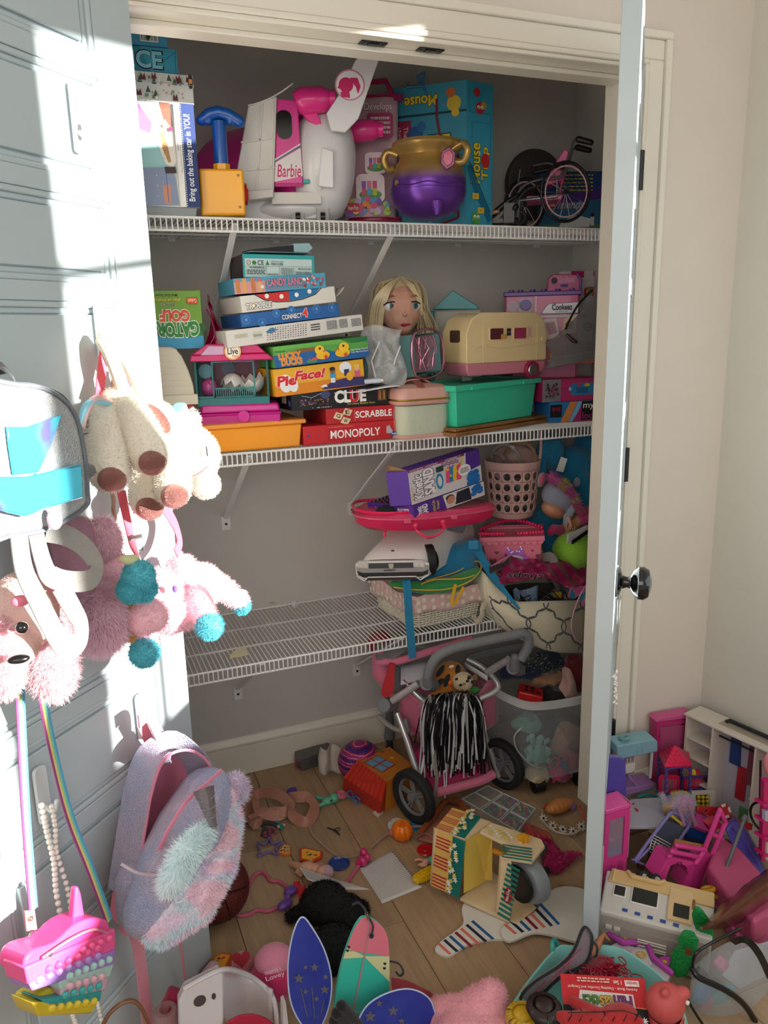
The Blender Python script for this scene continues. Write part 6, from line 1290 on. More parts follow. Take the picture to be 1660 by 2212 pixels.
# popcorn carton in the basket
def popcorn_art(a,n=9):
 a.rect(0,0,1,1,'d8ccc0')
 for i in range(n):a.rect(i/n,0,(i+.55)/n,1,'b8283a');a.l=1.2
X=fr(at(990,1702,y=.262),V((1,.05,.10)),z=V((-.10,.7,1)));t=thing('popcorn_carton','red and white striped popcorn carton in the stroller basket','carton',X);part('carton',M().box(0,0,0,.085,.05,.055),cb('cfc2b4'),t,bevel=.001)
for k_,(f_,hh)in enumerate((('front',.055),('top',.05))):
 a=Art(faceX(f_,.085,.05,.055),.085,hh);a.rect(0,0,1,1,'d8ccc0');[a.rect(0,i/6,1,(i+.55)/6,'b8283a')for i in range(6)];[a.shape(flower,.35+.12*math.cos(i),.5+.25*math.sin(i*1.3),.07,['f0ece0','e0c850'][i%2])for i in range(8)];a.done(t)
 # clear storage bin with costume
t=T('clear_storage_bin','clear plastic storage bin on casters full of dress-up clothes at the right of the closet','storage bin',V((-.05,.30,0)))
CB_=[V((-.175,.335,0)),V((-.125,.175,0)),V((.10,.160,0)),V((.16,.52,0)),V((-.13,.56,0))]
cen=V((-.01,.36,0))
ol=[(p.x,p.y)for p in spline([V((-.190,.36,0)),V((-.165,.215,0)),V((-.10,.165,0)),V((.06,.150,0)),V((.20,.16,0)),V((.23,.36,0)),V((.20,.56,0)),V((-.14,.57,0))],4,closed=True)]
def oz(k,z):return[((x-cen.x)*k+cen.x,(y-cen.y)*k+cen.y,z)for x,y in ol]
zr=at(1130,1530,y=.165).z;P(t,'wall',loft([oz(.84,.045),oz(.90,.052),oz(.97,zr)],False,False),clr('dfe6e8',.82,rough=.1),kind=None)
P(t,'bottom',loft([oz(.84,.044),oz(.84,.048)]),clr('dfe6e8',.6));P(t,'rim',loft([oz(.985,zr-.022),oz(1.01,zr-.022),oz(1.015,zr),oz(.97,zr+.002)],False,False),clr('e8ecee',.45,rough=.2))
for p in((-.095,.20),(.05,.18),(-.12,.5)):w_=P(t,'caster',M().cyl((p[0]-.018,p[1],.022),(p[0]+.018,p[1],.022),.022,n=20).box(p[0]-.02,p[1]-.014,.024,p[0]+.02,p[1]+.014,.044),pl('101012'),bevel=.002)
random.seed(21)
def wad(name,lb,cat,u,v,y,r,col,grp=None,k=1.0,f=26,**kw):
 p=at(u,v,y=y);return one(name,lb,cat,M().ell(p,r,n=22,m=14),fb(col,bump=1.0,bscale=60)if not kw.get('m')else kw['m'],grp,wob=(k*.022,f))
for(nm,lb,ct,u,v,y,r,c_)in(('peach_tulle','wad of peach tulle pressed to the front of the clear bin','cloth',1222,1600,.26,(.05,.04,.055),'c09a88'),('aqua_petals','cluster of aqua cloth petals in the clear bin','cloth',1160,1620,.235,(.035,.03,.04),'6aa89e'),('aqua_balloon','aqua green cap low in the clear bin front','cap',1140,1560,.25,(.045,.03,.03),'5a9a88'),('brown_costume','brown costume heap at the left of the clear bin','clothing',1100,1610,.33,(.045,.05,.06),'5a4638'),('navy_dress','navy dress with tiny flowers spilling behind the clear bin','dress',1150,1440,.36,(.13,.06,.035),'16233e'),('red_cloth','red cloth heap at the right of the clear bin','clothing',1240,1455,.30,(.045,.05,.055),'7a1420'),('black_wig','black curly wig on top of the clear bin','wig',1190,1500,.25,(.055,.04,.034),'08080b'),('tan_hat','tan crumpled hat behind the black wig','hat',1186,1466,.31,(.062,.05,.03),'a8785a'),('pink_toy_bag','dusty pink scarf heap inside the clear bin','scarf',1232,1650,.22,(.04,.03,.045),'b86a7a'),('cream_plush_bit','cream plush lump at the bottom of the clear bin','plush toy',1160,1670,.215,(.035,.03,.03),'b8ab8a'),('magenta_net','magenta net cloth at the right bottom of the clear bin','cloth',1208,1668,.20,(.03,.02,.035),'b03a6e'),('pink_ruffle','pale pink ruffled cloth by the door jamb on the clear bin','cloth',1226,1480,.22,(.022,.025,.05),'b8948c'),('dark_costume','dark grey costume filling the middle of the clear bin','clothing',1160,1590,.33,(.09,.07,.08),'25262c'),('grey_costume','grey brown costume filling the lower left of the clear bin','clothing',1110,1650,.30,(.06,.05,.045),'6a5a52')):
 wad(nm,lb,ct,u,v,y,r,c_)
q=M()
for i in range(26):p=at(1140+random.uniform(0,50),1590+random.uniform(0,60),y=.212);q.ell(p,(.012,.003,.010),rot=(0,random.uniform(0,90),random.uniform(-30,30)),n=10,m=5)
one('aqua_petal_garland','aqua petal garland seen through the front of the clear bin','garland',q,fb('7ab8ac'),kind='stuff')
one('pink_toy_scissors','pair of pink toy rings seen through the clear bin front','toy',M().torus(at(1198,1648,y=.19),.018,.003,(0,1,0)).torus(at(1218,1640,y=.19),.016,.003,(.2,1,0)).tube(W3((1206,1662,.19),(1196,1690,.19)),.004),pl('c03a6a'))
one('white_cord_loop','pale cord loop inside the clear bin','cord',M().tube(spline(W3((1130,1570,.215),(1112,1590,.22),(1118,1620,.22),(1146,1650,.21),(1172,1660,.205)),5),.0028,6),pl('a8aea8'))
one('blue_doll_piece','blue doll piece at the bottom right of the clear bin','toy',M(CF(1218,1670,y=.185)).box(-10,0,-10,8,10,22),pl('4a6a9a'),bevel=.002)
one('pink_card_box','dark pink carton corner at the bottom right of the clear bin','carton',M(CF(1250,1662,y=.19)).box(-24,0,-14,14,30,20),cb('a84a62'),bevel=.002)
X=CF(1146,1512,y=.215,tilt=-12);t=T('red_toy_crate','small red slotted toy crate on the rim of the clear bin','toy crate',X);P(t,'crate',M(X).box(-28,0,-18,26,44,12),pl('b8181c',coat=.3),bevel=.004)
for i in range(5):P(t,'slot',M(X).box(-16+(i%3)*13,10+(i//3)*16,11.5,-7+(i%3)*13,20+(i//3)*16,12.6),pl('2a0c0e'))
for i in range(40):
 u,v=1090+random.uniform(0,130),1408+random.uniform(0,50)
q=M()
for i in range(70):p=at(1096+random.uniform(0,120),1412+random.uniform(0,44),y=.295);q.ell(p,(.0022,.001,.0022),n=6,m=4)
one('flower_print','tiny scattered flowers on the navy dress','print',q,fb('8a9a4a'),kind='stuff')
one('red_ball','dark red balloon under the bare shelf behind the stroller','ball',M().ell(at(822,1390,y=.56),(.045,.045,.045)),pl('a01c2c',coat=.4))
# grey box, newspaper, sequin ball, toy house
pA=at(652,1667,z=0);X=fr(pA,at(712,1648,z=0)-pA);t=thing('grey_toy_box','grey plastic toy case with pink handle by the back baseboard','toy case',X)
part('case',M().box(0,0,0,.125,.055,.048),pl('5d5c5e'),t,bevel=.003,seg=3);part('panel',M().box(.03,-.0015,.012,.075,0,.034).box(.0,-.001,.040,.125,0,.042),pl('55545a'),t,bevel=.0006);part('handle',M().tube([(-.004,.008,.008),(-.014,.012,.012),(-.014,.014,.04),(-.004,.012,.044)],.003,6),pl('a83a5a'),t)
q=M().grid(lambda u,v:tuple(at(690+44*u,1612+58*v,y=.575-.05*v)+V((0,-.02*math.sin(7*u)*(1-.3*v),0))),14,10);o=one('newspaper','crumpled sheet of printed newspaper beside the sequin ball','newspaper',q,cb('b8b0a4'),solid=.0008,wob=(.012,22));
a=Art(Matrix.Translation(V((0,0,0))),1,1);a=artpx(CF(706,1668,y=.515));a.small(-14,0,26,46,9,'5a5650');a.done(o);a_=o.children[0];a_.parent=None;bpy.data.objects.remove(a_)
t=T('sequin_ball','pink, purple and silver sequin plush ball on the closet floor','plush ball',at(762,1672,z=0));bc=V((-.585,.50,.066));
sqm=bpy.data.materials.new('sequins');sqm.use_nodes=True;nt=sqm.node_tree;b=nt.nodes['Principled BSDF'];tc=nt.nodes.new('ShaderNodeTexCoord');wv=nt.nodes.new('ShaderNodeTexWave');wv.inputs['Scale'].default_value=13;wv.inputs['Distortion'].default_value=3;cr=nt.nodes.new('ShaderNodeValToRGB');nt.links.new(tc.outputs['Object'],wv.inputs[0]);wv.bands_direction='Z';nt.links.new(wv.outputs[0],cr.inputs[0])
cr.color_ramp.interpolation='CONSTANT';e=cr.color_ramp.elements;e[0].color=(*lin('4a2a7a'),1);e[1].position=.25;e[1].color=(*lin('b01a5e'),1)
for p_,c_ in((.62,'d8a8b4'),(.76,'b0247a')):n_=e.new(p_);n_.color=(*lin(c_),1)
nt.links.new(cr.outputs[0],b.inputs['Base Color']);b.inputs['Roughness'].default_value=.35;b.inputs['Metallic'].default_value=.3;vo=nt.nodes.new('ShaderNodeTexVoronoi');vo.inputs['Scale'].default_value=260;bp=nt.nodes.new('ShaderNodeBump');bp.inputs['Strength'].default_value=.8;bp.inputs['Distance'].default_value=.002;nt.links.new(tc.outputs['Object'],vo.inputs[0]);nt.links.new(vo.outputs[0],bp.inputs['Height']);nt.links.new(bp.outputs[0],b.inputs['Normal'])
P(t,'ball',M().ell(bc,(.072,.07,.066),n=36,m=24),sqm)
# toy barn (red roof, orange wall), lying on its back
t=T('toy_barn','orange and red toy barn with a blue window sticker lying on the closet floor','toy house',at(800,1735,z=0))
top=W3((790,1650,.43),(838,1614,.47),(892,1650,.38),(884,1668,.36),(838,1692,.33))
z_=.105;FA=[at(773,1642,z=z_),at(842,1612,z=z_),at(893,1652,z=z_),at(834,1688,z=z_)]
q=M().add([tuple(p)for p in FA]+[(p.x,p.y+.0,.0)for p in FA],[(0,1,2,3),(7,6,5,4),(0,4,5,1),(1,5,6,2),(2,6,7,3),(3,7,4,0)]);q.f=[tuple(reversed(f))for f in q.f]
P(t,'wall',q,[pl('c0762a')],bevel=.002,smooth=False)
RB=[at(742,1680,z=.060),at(773,1642,z=z_+.002),at(836,1690,z=z_+.002),at(826,1735,z=.055)]
P(t,'roof',M().add([tuple(p)for p in RB]+[(p.x+.0,p.y+.02,.002)for p in RB]+[tuple((RB[0]+RB[3])/2+V((-.01,-.02,-.05)))],[(0,3,2,1),(4,5,6,7),(0,4,7,3),(3,7,6,2),(1,5,4,0)]),pl('b82a1c'),bevel=.004,smooth=False)
for k in range(9):
 f0,f1=k/9+.01,(k+1)/9-.01;a1,b1_,c1_,d1=RB[1].lerp(RB[2],f0),RB[1].lerp(RB[2],f1),RB[0].lerp(RB[3],f1),RB[0].lerp(RB[3],f0)
 P(t,'roof_board',M().add([tuple(p+V((0,0,.0008)))for p in(a1,b1_,c1_,d1)]+[tuple(p+V((-.0012,-.001,.0030)))for p in(a1,b1_,c1_,d1)],[(4,7,6,5),(0,1,5,4),(1,2,6,5),(2,3,7,6),(3,0,4,7)]),pl('c2301e'),smooth=False)
nx=(FA[2]-FA[1]);ny=(FA[1]-FA[0]);Xf=fr(FA[3],FA[2]-FA[3],y=(FA[0]-FA[3]));a=Art(Xf,(FA[2]-FA[3]).length,(FA[0]-FA[3]).length,eps=.0006);a.wd=True
a.rect(.22,.26,.72,.82,'b03024');[a.rect(*r,'6a9ec0')for r in((.25,.30,.46,.52),(.49,.30,.69,.52),(.25,.56,.46,.78),(.49,.56,.69,.78))];a.ell(.12,.12,.06,'c84a30');a.ell(.12,.12,.035,'c0762a');a.ell(.14,.9,.07,'d84a30');a.ell(.86,.5,.06,'d8b03a');a.ell(.9,.8,.05,'b83a2a');a.rect(.8,.86,.95,.95,'5a7a2a');a.done(t)
one('blue_toy_glasses','pair of blue toy glasses under the red barn roof','toy glasses',M().torus(at(757,1716,z=.02),.011,.0028,(.3,-.6,.7)).torus(at(771,1728,z=.02),.011,.0028,(.3,-.6,.7)),pl('2a6ab0'))
# wheel of small floor items
def flat(name,lb,cat,pts,th,col,z0=.0005,sp=True,group=None,mt=None,bev=.001,sn=4,**k):
 if sp:pts=[(p.x,p.y)for p in spline([V((a_,b_,0))for a_,b_ in pts],sn,closed=True)]
 return one(name,lb,cat,tile(pts,z0,th),mt or pl(col),group,bevel=bev,**k)
rib=mat('b8836f',rough=.35,metal=.15,bump=.3,bscale=300)
def ribbon(name,lb,pts,w,mt=rib,up=.0):return one(name,lb,'ribbon',M().strip(spline([at(u,v,z=z)for u,v,z in pts],6),w,.001,[V((math.sin(i*.35),-1,math.cos(i*.3)*.6))for i in range((len(pts)-1)*6+1)]),mt)
t=T('satin_sash','bunched rose brown satin sash lying on the floorboards','sash',at(600,1760,z=0))
for pts,w in(([(530,1760,.015),(556,1716,.03),(600,1716,.045),(624,1740,.03),(600,1762,.02),(560,1750,.03),(552,1728,.04)],.032),([(540,1772,.01),(580,1756,.025),(618,1752,.03),(626,1730,.035),(590,1712,.04)],.03),([(624,1724,.025),(662,1722,.03),(680,1744,.02),(664,1776,.012),(636,1764,.02),(632,1742,.03)],.034),([(528,1768,.006),(550,1780,.02),(566,1776,.012)],.03)):
 n_=(len(pts)-1)*6+1;P(t,'satin_fold',M().strip(spline([at(u,v,z=z)for u,v,z in pts],6),w,.0012,[V((.5*math.sin(i*.25),-1,.35))for i in range(n_)]),rib)
one('black_strap','short black buckle strap tucked under the satin sash','strap',M().strip(spline(G((556,1784),(580,1778),(600,1782),z=.006),4),.014,.003,(0,0,1)),fb('101012'))
flat('purple_toy','small purple plastic toy boot on the floorboards','toy',[(622,1704),(640,1700),(638,1714),(620,1714)],.014,'4a2f9a');flat('doll_shoe','tiny hot pink doll shoe on the floorboards behind the satin sash','doll shoe',[(545,1706),(556,1701),(562,1707),(552,1710)],.006,'c83a6a');flat('blue_toy','small dark blue plastic piece at the edge of the sequined backpack','toy',[(528,1736),(540,1724),(545,1728),(536,1742)],.012,'1c3a7a',sp=False)
t=T('troll_doll','seafoam green toy figure with pink hair lying on the floorboards','toy figure',at(715,1732,z=0));tg=pl('5ab092');P(t,'body',M().ell(at(708,1730,z=.012),(.018,.014,.012)).ell(at(722,1724,z=.016),.015).limb(G((702,1726),(686,1722),z=.01),.006).limb(G((702,1736),(688,1740),z=.008),.006).limb(G((722,1722),(724,1714),z=.02),[.006,.003]),tg,remesh=.0018,smit=2)
q=M();[q.torus(at(738,1716,z=.016),.006+.0045*i,.0032,(.2,-.3,1),20,6)for i in range(3)];P(t,'hair',q,pl('c86a80'));P(t,'eye',M().ell(at(716,1730,z=.026),.003),pl('141414'))
t=T('toy_skateboard','tiny teal skateboard with pink wheels on the floorboards','toy skateboard',at(602,1782,z=0));P(t,'deck',tile([(590,1772),(598,1768),(606,1778),(614,1784),(610,1792),(600,1788)],.004,.003),pl('1a8a82'),bevel=.001)
for u,v in((594,1770),(604,1768),(602,1786),(614,1782)):P(t,'wheel',M().ell(at(u,v,z=.009),.0042),pl('d8a0a8'))
t=tag(one('check_fabric','scrap of black and pink checked fabric on the floorboards','fabric scrap',tile([(568,1786),(596,1790),(582,1812),(562,1806)],.0005,.002),fb('141216')),None,None)
q0,q1,q2=at(562,1806,z=.003),at(582,1812,z=.003),at(568,1786,z=.003);a=Art(fr(q0,q1-q0,y=(q2-q0)),(q1-q0).length*1.2,(q2-q0).length*1.1,eps=.0004);a.wd=True;[a.rect(i/4+.02,j/4+.02,(i+1)/4,(j+1)/4,'a83a62')for i in range(4)for j in range(4)if(i+j)%2];a.done(t)
st=[(582,1808),(588,1822),(610,1818),(596,1832),(602,1846),(582,1840),(558,1850),(562,1836),(556,1820),(574,1824)]
one('star_cutter','lavender star shaped cookie cutter on the floorboards','cookie cutter',M().tube([at(u,v,z=.009)for u,v in[(p.x,p.y)for p in spline([V((a_,b_,0))for a_,b_ in st],3,closed=True)]],.0024,6,closed=True).tube([at(u,v,z=.002)for u,v in[(p.x,p.y)for p in spline([V((a_,b_,0))for a_,b_ in st],3,closed=True)]],.0036,6,closed=True),pl('7a6aa8'))
def pizza(name,lb,pts,z0=.0,th=.010,c0='d8742a',c1='d8b070'):
 t=T(name,lb,'toy food',at(*pts[0],z=0));P(t,'crust',tile(pts,z0,th),pl(c0),bevel=.002);cx=sum(p[0]for p in pts)/len(pts);cy=sum(p[1]for p in pts)/len(pts)
 P(t,'cheese',tile([(cx+(p[0]-cx)*.8,cy+(p[1]-cy)*.78)for p in pts],z0+th,.001),pl(c1));random.seed(len(lb))
 for i in range(9):k=random.choice(pts);f=random.uniform(.1,.55);p=at(cx+(k[0]-cx)*f,cy+(k[1]-cy)*f,z=z0+th+.001);P(t,'topping',M().ell(p,(.0035,.003,.0015),n=8,m=6),pl(['b8202a','2a2a2a','5a8a6a','c8a05a'][i%4]))
pizza('toy_pizza_slice','small toy pizza slice beside the lavender star cutter',[(600,1840),(614,1822),(628,1826),(628,1842),(614,1844)]);pizza('toy_pizza_slice','larger red and yellow toy pizza slice above the baby doll',[(648,1832),(656,1830),(698,1838),(696,1850),(672,1862),(648,1856)],c0='c83a1c',c1='e8a82a')
# baby doll
sk2=mat('cf9a80',rough=.45,sss=.1);t=T('baby_doll','small bare baby doll lying face down near the blue plate','doll',at(670,1885,z=0))
P(t,'body',M().ell(at(664,1876,z=.018),(.026,.020,.018),rot=(0,0,-25)).ell(at(680,1878,z=.018),(.020,.018,.016)).limb([at(650,1874,z=.018),at(638,1868,z=.016),at(630,1866,z=.012)],[.012,.009,.007]).limb([at(652,1882,z=.014),at(642,1886,z=.010),at(650,1890,z=.008)],[.012,.009,.006]).limb([at(664,1868,z=.026),at(672,1862,z=.022)],[.008,.007]).limb([at(688,1872,z=.018),at(696,1868,z=.014)],[.008,.006]),sk2,remesh=.002,smit=3)
P(t,'head',M().ell(at(698,1884,z=.020),(.020,.018,.018)),sk2);P(t,'bonnet',M().ell(at(706,1884,z=.020),(.019,.019,.019),n=14,m=10),fb('b8949c',bump=1.2,bscale=120))
t=T('toy_plate','dark blue toy plate on the floorboards','toy plate',at(734,1868,z=0));c_=at(733,1868,z=0);P(t,'plate',M(Matrix.Translation(c_)).lathe([(0,.002),(.022,.002),(.026,.008),(.029,.008),(.030,.006),(.026,0),(0,0)],36),pl('173a86',coat=.3))
# papers
def paper(name,lb,c4,z,curl=.0,n=22,lines='8a8680',punch=False):
 A,B,C,D=[at(u,v,z=z)for u,v in c4];t=T(name,lb,'paper',(A+C)/2*1.0)
 f=lambda u,v:tuple((A.lerp(B,u)).lerp(D.lerp(C,u),v)+V((0,0,curl*(u-.5)**2*4*v)))
 nu=30
 P(t,'sheet',M().grid(f,12,12),cb('cfcac8'),solid=.0005)
 q=M();[q.strip([V(f(.03,(i+2)/(n+3)))+V((0,0,.0007)),V(f(.5,(i+2)/(n+3)))+V((0,0,.0007)),V(f(.97,(i+2)/(n+3)))+V((0,0,.0007))],.0006,.0001,(0,0,1))for i in range(n)]
 P(t,'ruled_lines',q,cb(lines),kind='stuff');return t,f
t,f=paper('notebook_page','ruled notebook page with punched edge lying flat on the floorboards',[(776,1874),(848,1836),(914,1916),(826,1952)],.0015)
q=M();[q.prism([(p[0]-.002,p[1]-.002),(p[0]+.002,p[1]-.002),(p[0]+.002,p[1]+.002),(p[0]-.002,p[1]+.002)],.0018,.0024)for p in[f(.975,.06+i*.058)for i in range(16)]];P(t,'punched_holes',q,cb('6a5a48'),kind='stuff')
t,f=paper('ruled_sheet','curled sheet of ruled paper over the baby doll feet and black plush',[(646,1872),(716,1896),(800,1930),(664,1908)],.034,.012,9)
# headbands
def bandt(name,lb,cat,pts,r,col,z=.006):return one(name,lb,cat,M().limb(spline([at(u,v,z=z)for u,v in pts],6),r,8),pl(col,coat=.2))
t=T('bow_headband','pink wavy headband with a purple bow lying beside the basketball','headband',at(590,1930,z=0))
for pts in([(536,1928),(544,1900),(562,1884),(576,1890),(584,1902),(604,1904),(618,1914)],[(506,1972),(520,1978),(540,1974),(556,1966),(580,1968),(600,1960),(612,1954)]):P(t,'band',M().limb(spline([at(u,v,z=.006)for u,v in pts],6),.0046,8),pl('c85a7e',coat=.2))
P(t,'bow',M().ell(at(628,1924,z=.012),(.020,.016,.010),rot=(0,0,25)).ell(at(616,1954,z=.012),(.022,.015,.010),rot=(0,0,20)).ell(at(622,1940,z=.014),(.010,.010,.012)),pl('6a3fa0',coat=.3),remesh=.002,smit=2)
one('toy_brick','red toy bricks beside the purple bow','toy brick',tile([(634,1904),(648,1902),(650,1920),(636,1922)],0,.014),pl('c81c24'),bevel=.0015);one('toy_brick','larger red toy brick touching the purple bow','toy brick',tile([(644,1914),(660,1912),(660,1936),(646,1940)],0,.018),pl('c01c22'),bevel=.0015)
t=T('butterfly_wand','clear headband ending in a hot pink butterfly clip','headband',at(785,1850,z=0));P(t,'clip',M().ell(at(786,1842,z=.018),(.012,.012,.014)).ell(at(784,1860,z=.016),(.013,.014,.014)).ell(at(794,1852,z=.018),(.010,.010,.012)).ell(at(775,1864,z=.012),(.008,.008,.008)),pl('c8206a',coat=.4),remesh=.0022,smit=3)
P(t,'pink_arm',M().limb(spline([at(u,v,z=.006)for u,v in((778,1868),(764,1886),(750,1906),(734,1920))],4),.0042,8),pl('c85a7e'));P(t,'clear_band',M().strip(spline([at(u,v,z=.008)for u,v in((800,1832),(830,1806),(856,1794),(890,1786),(920,1784),(940,1770))],5),.009,.0015,(0,0,1)).strip(spline([at(u,v,z=.008)for u,v in((688,1752),(672,1778),(674,1800),(700,1826),(726,1846),(752,1852),(776,1846))],5),.006,.0015,(0,0,1)),clr('c8a894',.5))
one('toy_hanger','tiny black doll hanger on the floorboards','hanger',M().limb([at(708,1788,z=.003),at(722,1793,z=.004),at(734,1803,z=.003)],.0022,6).limb([at(722,1793,z=.004),at(730,1796,z=.004)],.002,6).tube(spline([at(u,v,z=.004)for u,v in((722,1793),(730,1788),(735,1790),(734,1794))],3),.0012,6),pl('141214'))
t=tag(flat('dice_tile','small white and pink star tile near the stroller wheel','tile',[(806,1754),(818,1745),(829,1752),(818,1763)],.007,'c8bfba',sp=False),None,None);q0=at(818,1754,z=.0081);P(t,'print',M().prism([(q0.x+x,q0.y+y)for x,y in star(0,0,.008,6)],.0077,.0081),cb('c8284a'))
t=T('toy_cookie','white cloud shaped toy cookie with sprinkles near the stroller wheel','toy food',at(858,1780,z=0));P(t,'cookie',tile([(p.x,p.y)for p in spline([V(p)for p in((838,1778,0),(848,1768,0),(862,1766,0),(876,1774,0),(874,1788,0),(856,1792,0),(842,1790,0))],4,closed=True)],0,.008),pl('cfcdc6'),bevel=.002)
random.seed(2);[P(t,'sprinkle',M().limb([at(842+28*f,1772+14*g,z=.009),at(845+28*f,1773+14*g,z=.009)],.0008,6),pl(['3a5a9a','c8883a','a83a5a'][i%3]))for i,(f,g)in enumerate([(random.random(),random.random())for _ in range(12)])]
# pumpkin, corn
t=T('toy_pumpkin','bright orange toy pumpkin on the floorboards','toy pumpkin',at(872,1822,z=0));c_=at(872,1815,z=0)+V((0,.008,0));P(t,'pumpkin',M(Matrix.Translation(c_)).lathe([(0,.044),(.008,.050),(.020,.050),(.029,.040),(.032,.026),(.028,.010),(.016,.001),(0,.003)],48,wob=lambda g,z:.90+.10*abs(math.sin(4*g))**.6),pl('f0780c',coat=.3));P(t,'stalk',M(Matrix.Translation(c_)).cyl((0,0,.044),(.002,0,.056),.005,.003,8),pl('d86a0c'))
one('pink_toy_flower','pale pink plastic flower behind the orange toy pumpkin','toy',M().ell(at(848,1798,z=.014),(.010,.010,.014)),pl('c87a86'))
t=T('toy_corn','yellow toy corn cob poking from under the wooden toy stand','toy food',at(915,1895,z=0));q=M();a0,a1=at(898,1900,z=.014),at(942,1878,z=.016);ax=(a1-a0).normalized();s1=ax.cross(V((0,0,1)));P(t,'cob',M().limb([a0,a0.lerp(a1,.5),a1],[.009,.013,.013],12),pl('d8a80c'))
for i in range(11):
 for k in range(10):g=2*PI*k/10;r=.0095+.004*min(1,i/4);q.ell(a0.lerp(a1,i/10)+(s1*math.cos(g)+V((0,0,1))*math.sin(g))*r,.0032,n=6,m=4)
P(t,'kernels',q,pl('e8c014',coat=.2),kind='stuff')
one('red_hat','red toy plate by the wooden toy stand','toy plate',M(Matrix.Translation(at(920,1838,z=0))).lathe([(0,.006),(.006,.006),(.008,.004),(.024,.006),(.026,.003),(.020,0),(0,0)],30),pl('c0161c',coat=.3))
t=T('tiny_baby_doll','tiny toy baby in a teal top by the wooden toy stand','toy figure',at(920,1860,z=0));P(t,'body',M().ell(at(920,1862,z=.010),(.011,.009,.009)).limb([at(914,1866,z=.01),at(906,1868,z=.008)],.0045).limb([at(914,1858,z=.01),at(904,1856,z=.01),at(898,1858,z=.01)],.004).limb([at(922,1870,z=.008),at(912,1872,z=.006)],.004),sk2,remesh=.0015,smit=2);P(t,'top',M().ell(at(932,1858,z=.012),(.010,.009,.010)),fb('5aa898'))
# basketball
t=T('basketball','dark maroon basketball beside the left door','ball',V((-1.085,.105,0)));Cb=at(468,1918,z=.082);Rb=.082;P(t,'ball',M().ell(Cb,Rb,n=40,m=28),mat('5a1512',rough=.55,bump=.9,bscale=260));P(t,'seam',M().torus(Cb,Rb,.0018,(1,.15,.2),60,6).torus(Cb,Rb,.0018,(.1,.5,1),60,6),pl('120808'))
# pencil pouch, organiser, hair bands on the right
t=T('clear_pouch','clear rose zip pouch lying beside the stroller wheel','pouch',at(950,1790,z=0));P(t,'pouch',M().grid(lambda u,v:tuple(at(898+92*u+56*v-30*u*v,1812+28*u-82*v-16*u*v,z=.010+.016*math.sin(PI*u)*math.sin(PI*v))),12,12),clr('c88a74',.55,rough=.12),solid=.001);P(t,'zip',M().tube(spline([at(u,v,z=.016)for u,v in((898,1812),(920,1800),(950,1818),(990,1838))],5),.0025,6),pl('9a6a6a'));P(t,'brown_edge',M().strip(spline([at(u,v,z=.028)for u,v in((905,1800),(940,1760),(966,1730),(990,1728),(1010,1760))],5),.016,.001,(0,0,1)),clr('b8643a',.45))
one('blue_card','small blue printed card under the stroller wheel','card',tile([(886,1770),(912,1772),(914,1796),(890,1794)],.0005,.001),cb('2a7ab0'))
O4=[(992,1724),(1052,1694),(1162,1746),(1120,1800)];t=T('bead_organiser','clear compartment box of coloured beads beside the stroller','storage box',at(1080,1750,z=0));ocl=clr('e8eef0',.9,rough=.12)
P(t,'box',tile(O4,0,.022),ocl,bevel=.003);lerp2=lambda u,v:(O4[0][0]*(1-u)*(1-v)+O4[1][0]*u*(1-v)+O4[2][0]*u*v+O4[3][0]*(1-u)*v,O4[0][1]*(1-u)*(1-v)+O4[1][1]*u*(1-v)+O4[2][1]*u*v+O4[3][1]*(1-u)*v)
for i in range(2):
 for j in range(3):
  c4=[lerp2(.04+i*.48,.04+j*.32),lerp2(.48+i*.48,.04+j*.32),lerp2(.48+i*.48,.33+j*.32),lerp2(.04+i*.48,.33+j*.32)]
  P(t,'compartment',M().tube([at(u,v,z=.0235)for u,v in c4],.0016,6,closed=True),clr('e8ecee',.35))
random.seed(8);q=M();q.mi=0
for i in range(170):u,v=lerp2(random.random()*.9+.05,.36+.6*random.random());q.mi=i%6;q.ell(at(u,v,z=.007+.008*random.random()),.0045,n=6,m=4)
P(t,'beads',q,[pl(c_)for c_ in('1f5a8a','1a7a6a','a82a5a','8a3a9a','c8962a','2a8a5a')],kind='stuff')
t=T('daisy_headband','headband with white daisies and a coral band by the right door','headband',at(1215,1790,z=0));P(t,'band',M().tube(spline([at(u,v,z=.012)for u,v in((1172,1748),(1174,1772),(1196,1794),(1230,1802),(1256,1790),(1262,1764),(1254,1744))],5),.003,6),pl('b8aaa0'));P(t,'red_band',M().strip(spline([at(u,v,z=.018)for u,v in((1174,1748),(1184,1736),(1204,1730))],4),.006,.001,(0,0,1)).strip(spline([at(u,v,z=.018)for u,v in((1252,1740),(1260,1756),(1262,1772))],4),.006,.001,(0,0,1)),pl('c8302c'))
for u,v in((1174,1768),(1194,1784),(1216,1792),(1238,1796),(1256,1786)):
 Xd=fr(at(u,v,z=.014),(1,0,0),y=(0,.75,.65));P(t,'daisy',M(Xd).prism(flower(0,0,.0135,8),0,.002),pl('cfccc4'));P(t,'daisy_eye',M(Xd).cyl((0,0,.002),(0,0,.004),.004,n=10),pl('2a2a30'))
t=T('shell_toy','orange brown scalloped toy croissant on the daisy headband','toy food',at(1210,1745,z=0));q=M()
for i in range(7):f=i/6;q.ell(at(1186+46*f,1748-16*f,z=.024),(.010+.012*math.sin(PI*f),.016+.010*math.sin(PI*f),.012+.010*math.sin(PI*f)),rot=(0,0,-20),n=14,m=8)
P(t,'shell',q,pl('c07a42'),remesh=.002,smit=1);one('lilac_toy','small lilac plastic piece behind the croissant toy','toy',M().ell(at(1240,1744,z=.01),(.012,.004,.012)),pl('8a6aa8'))
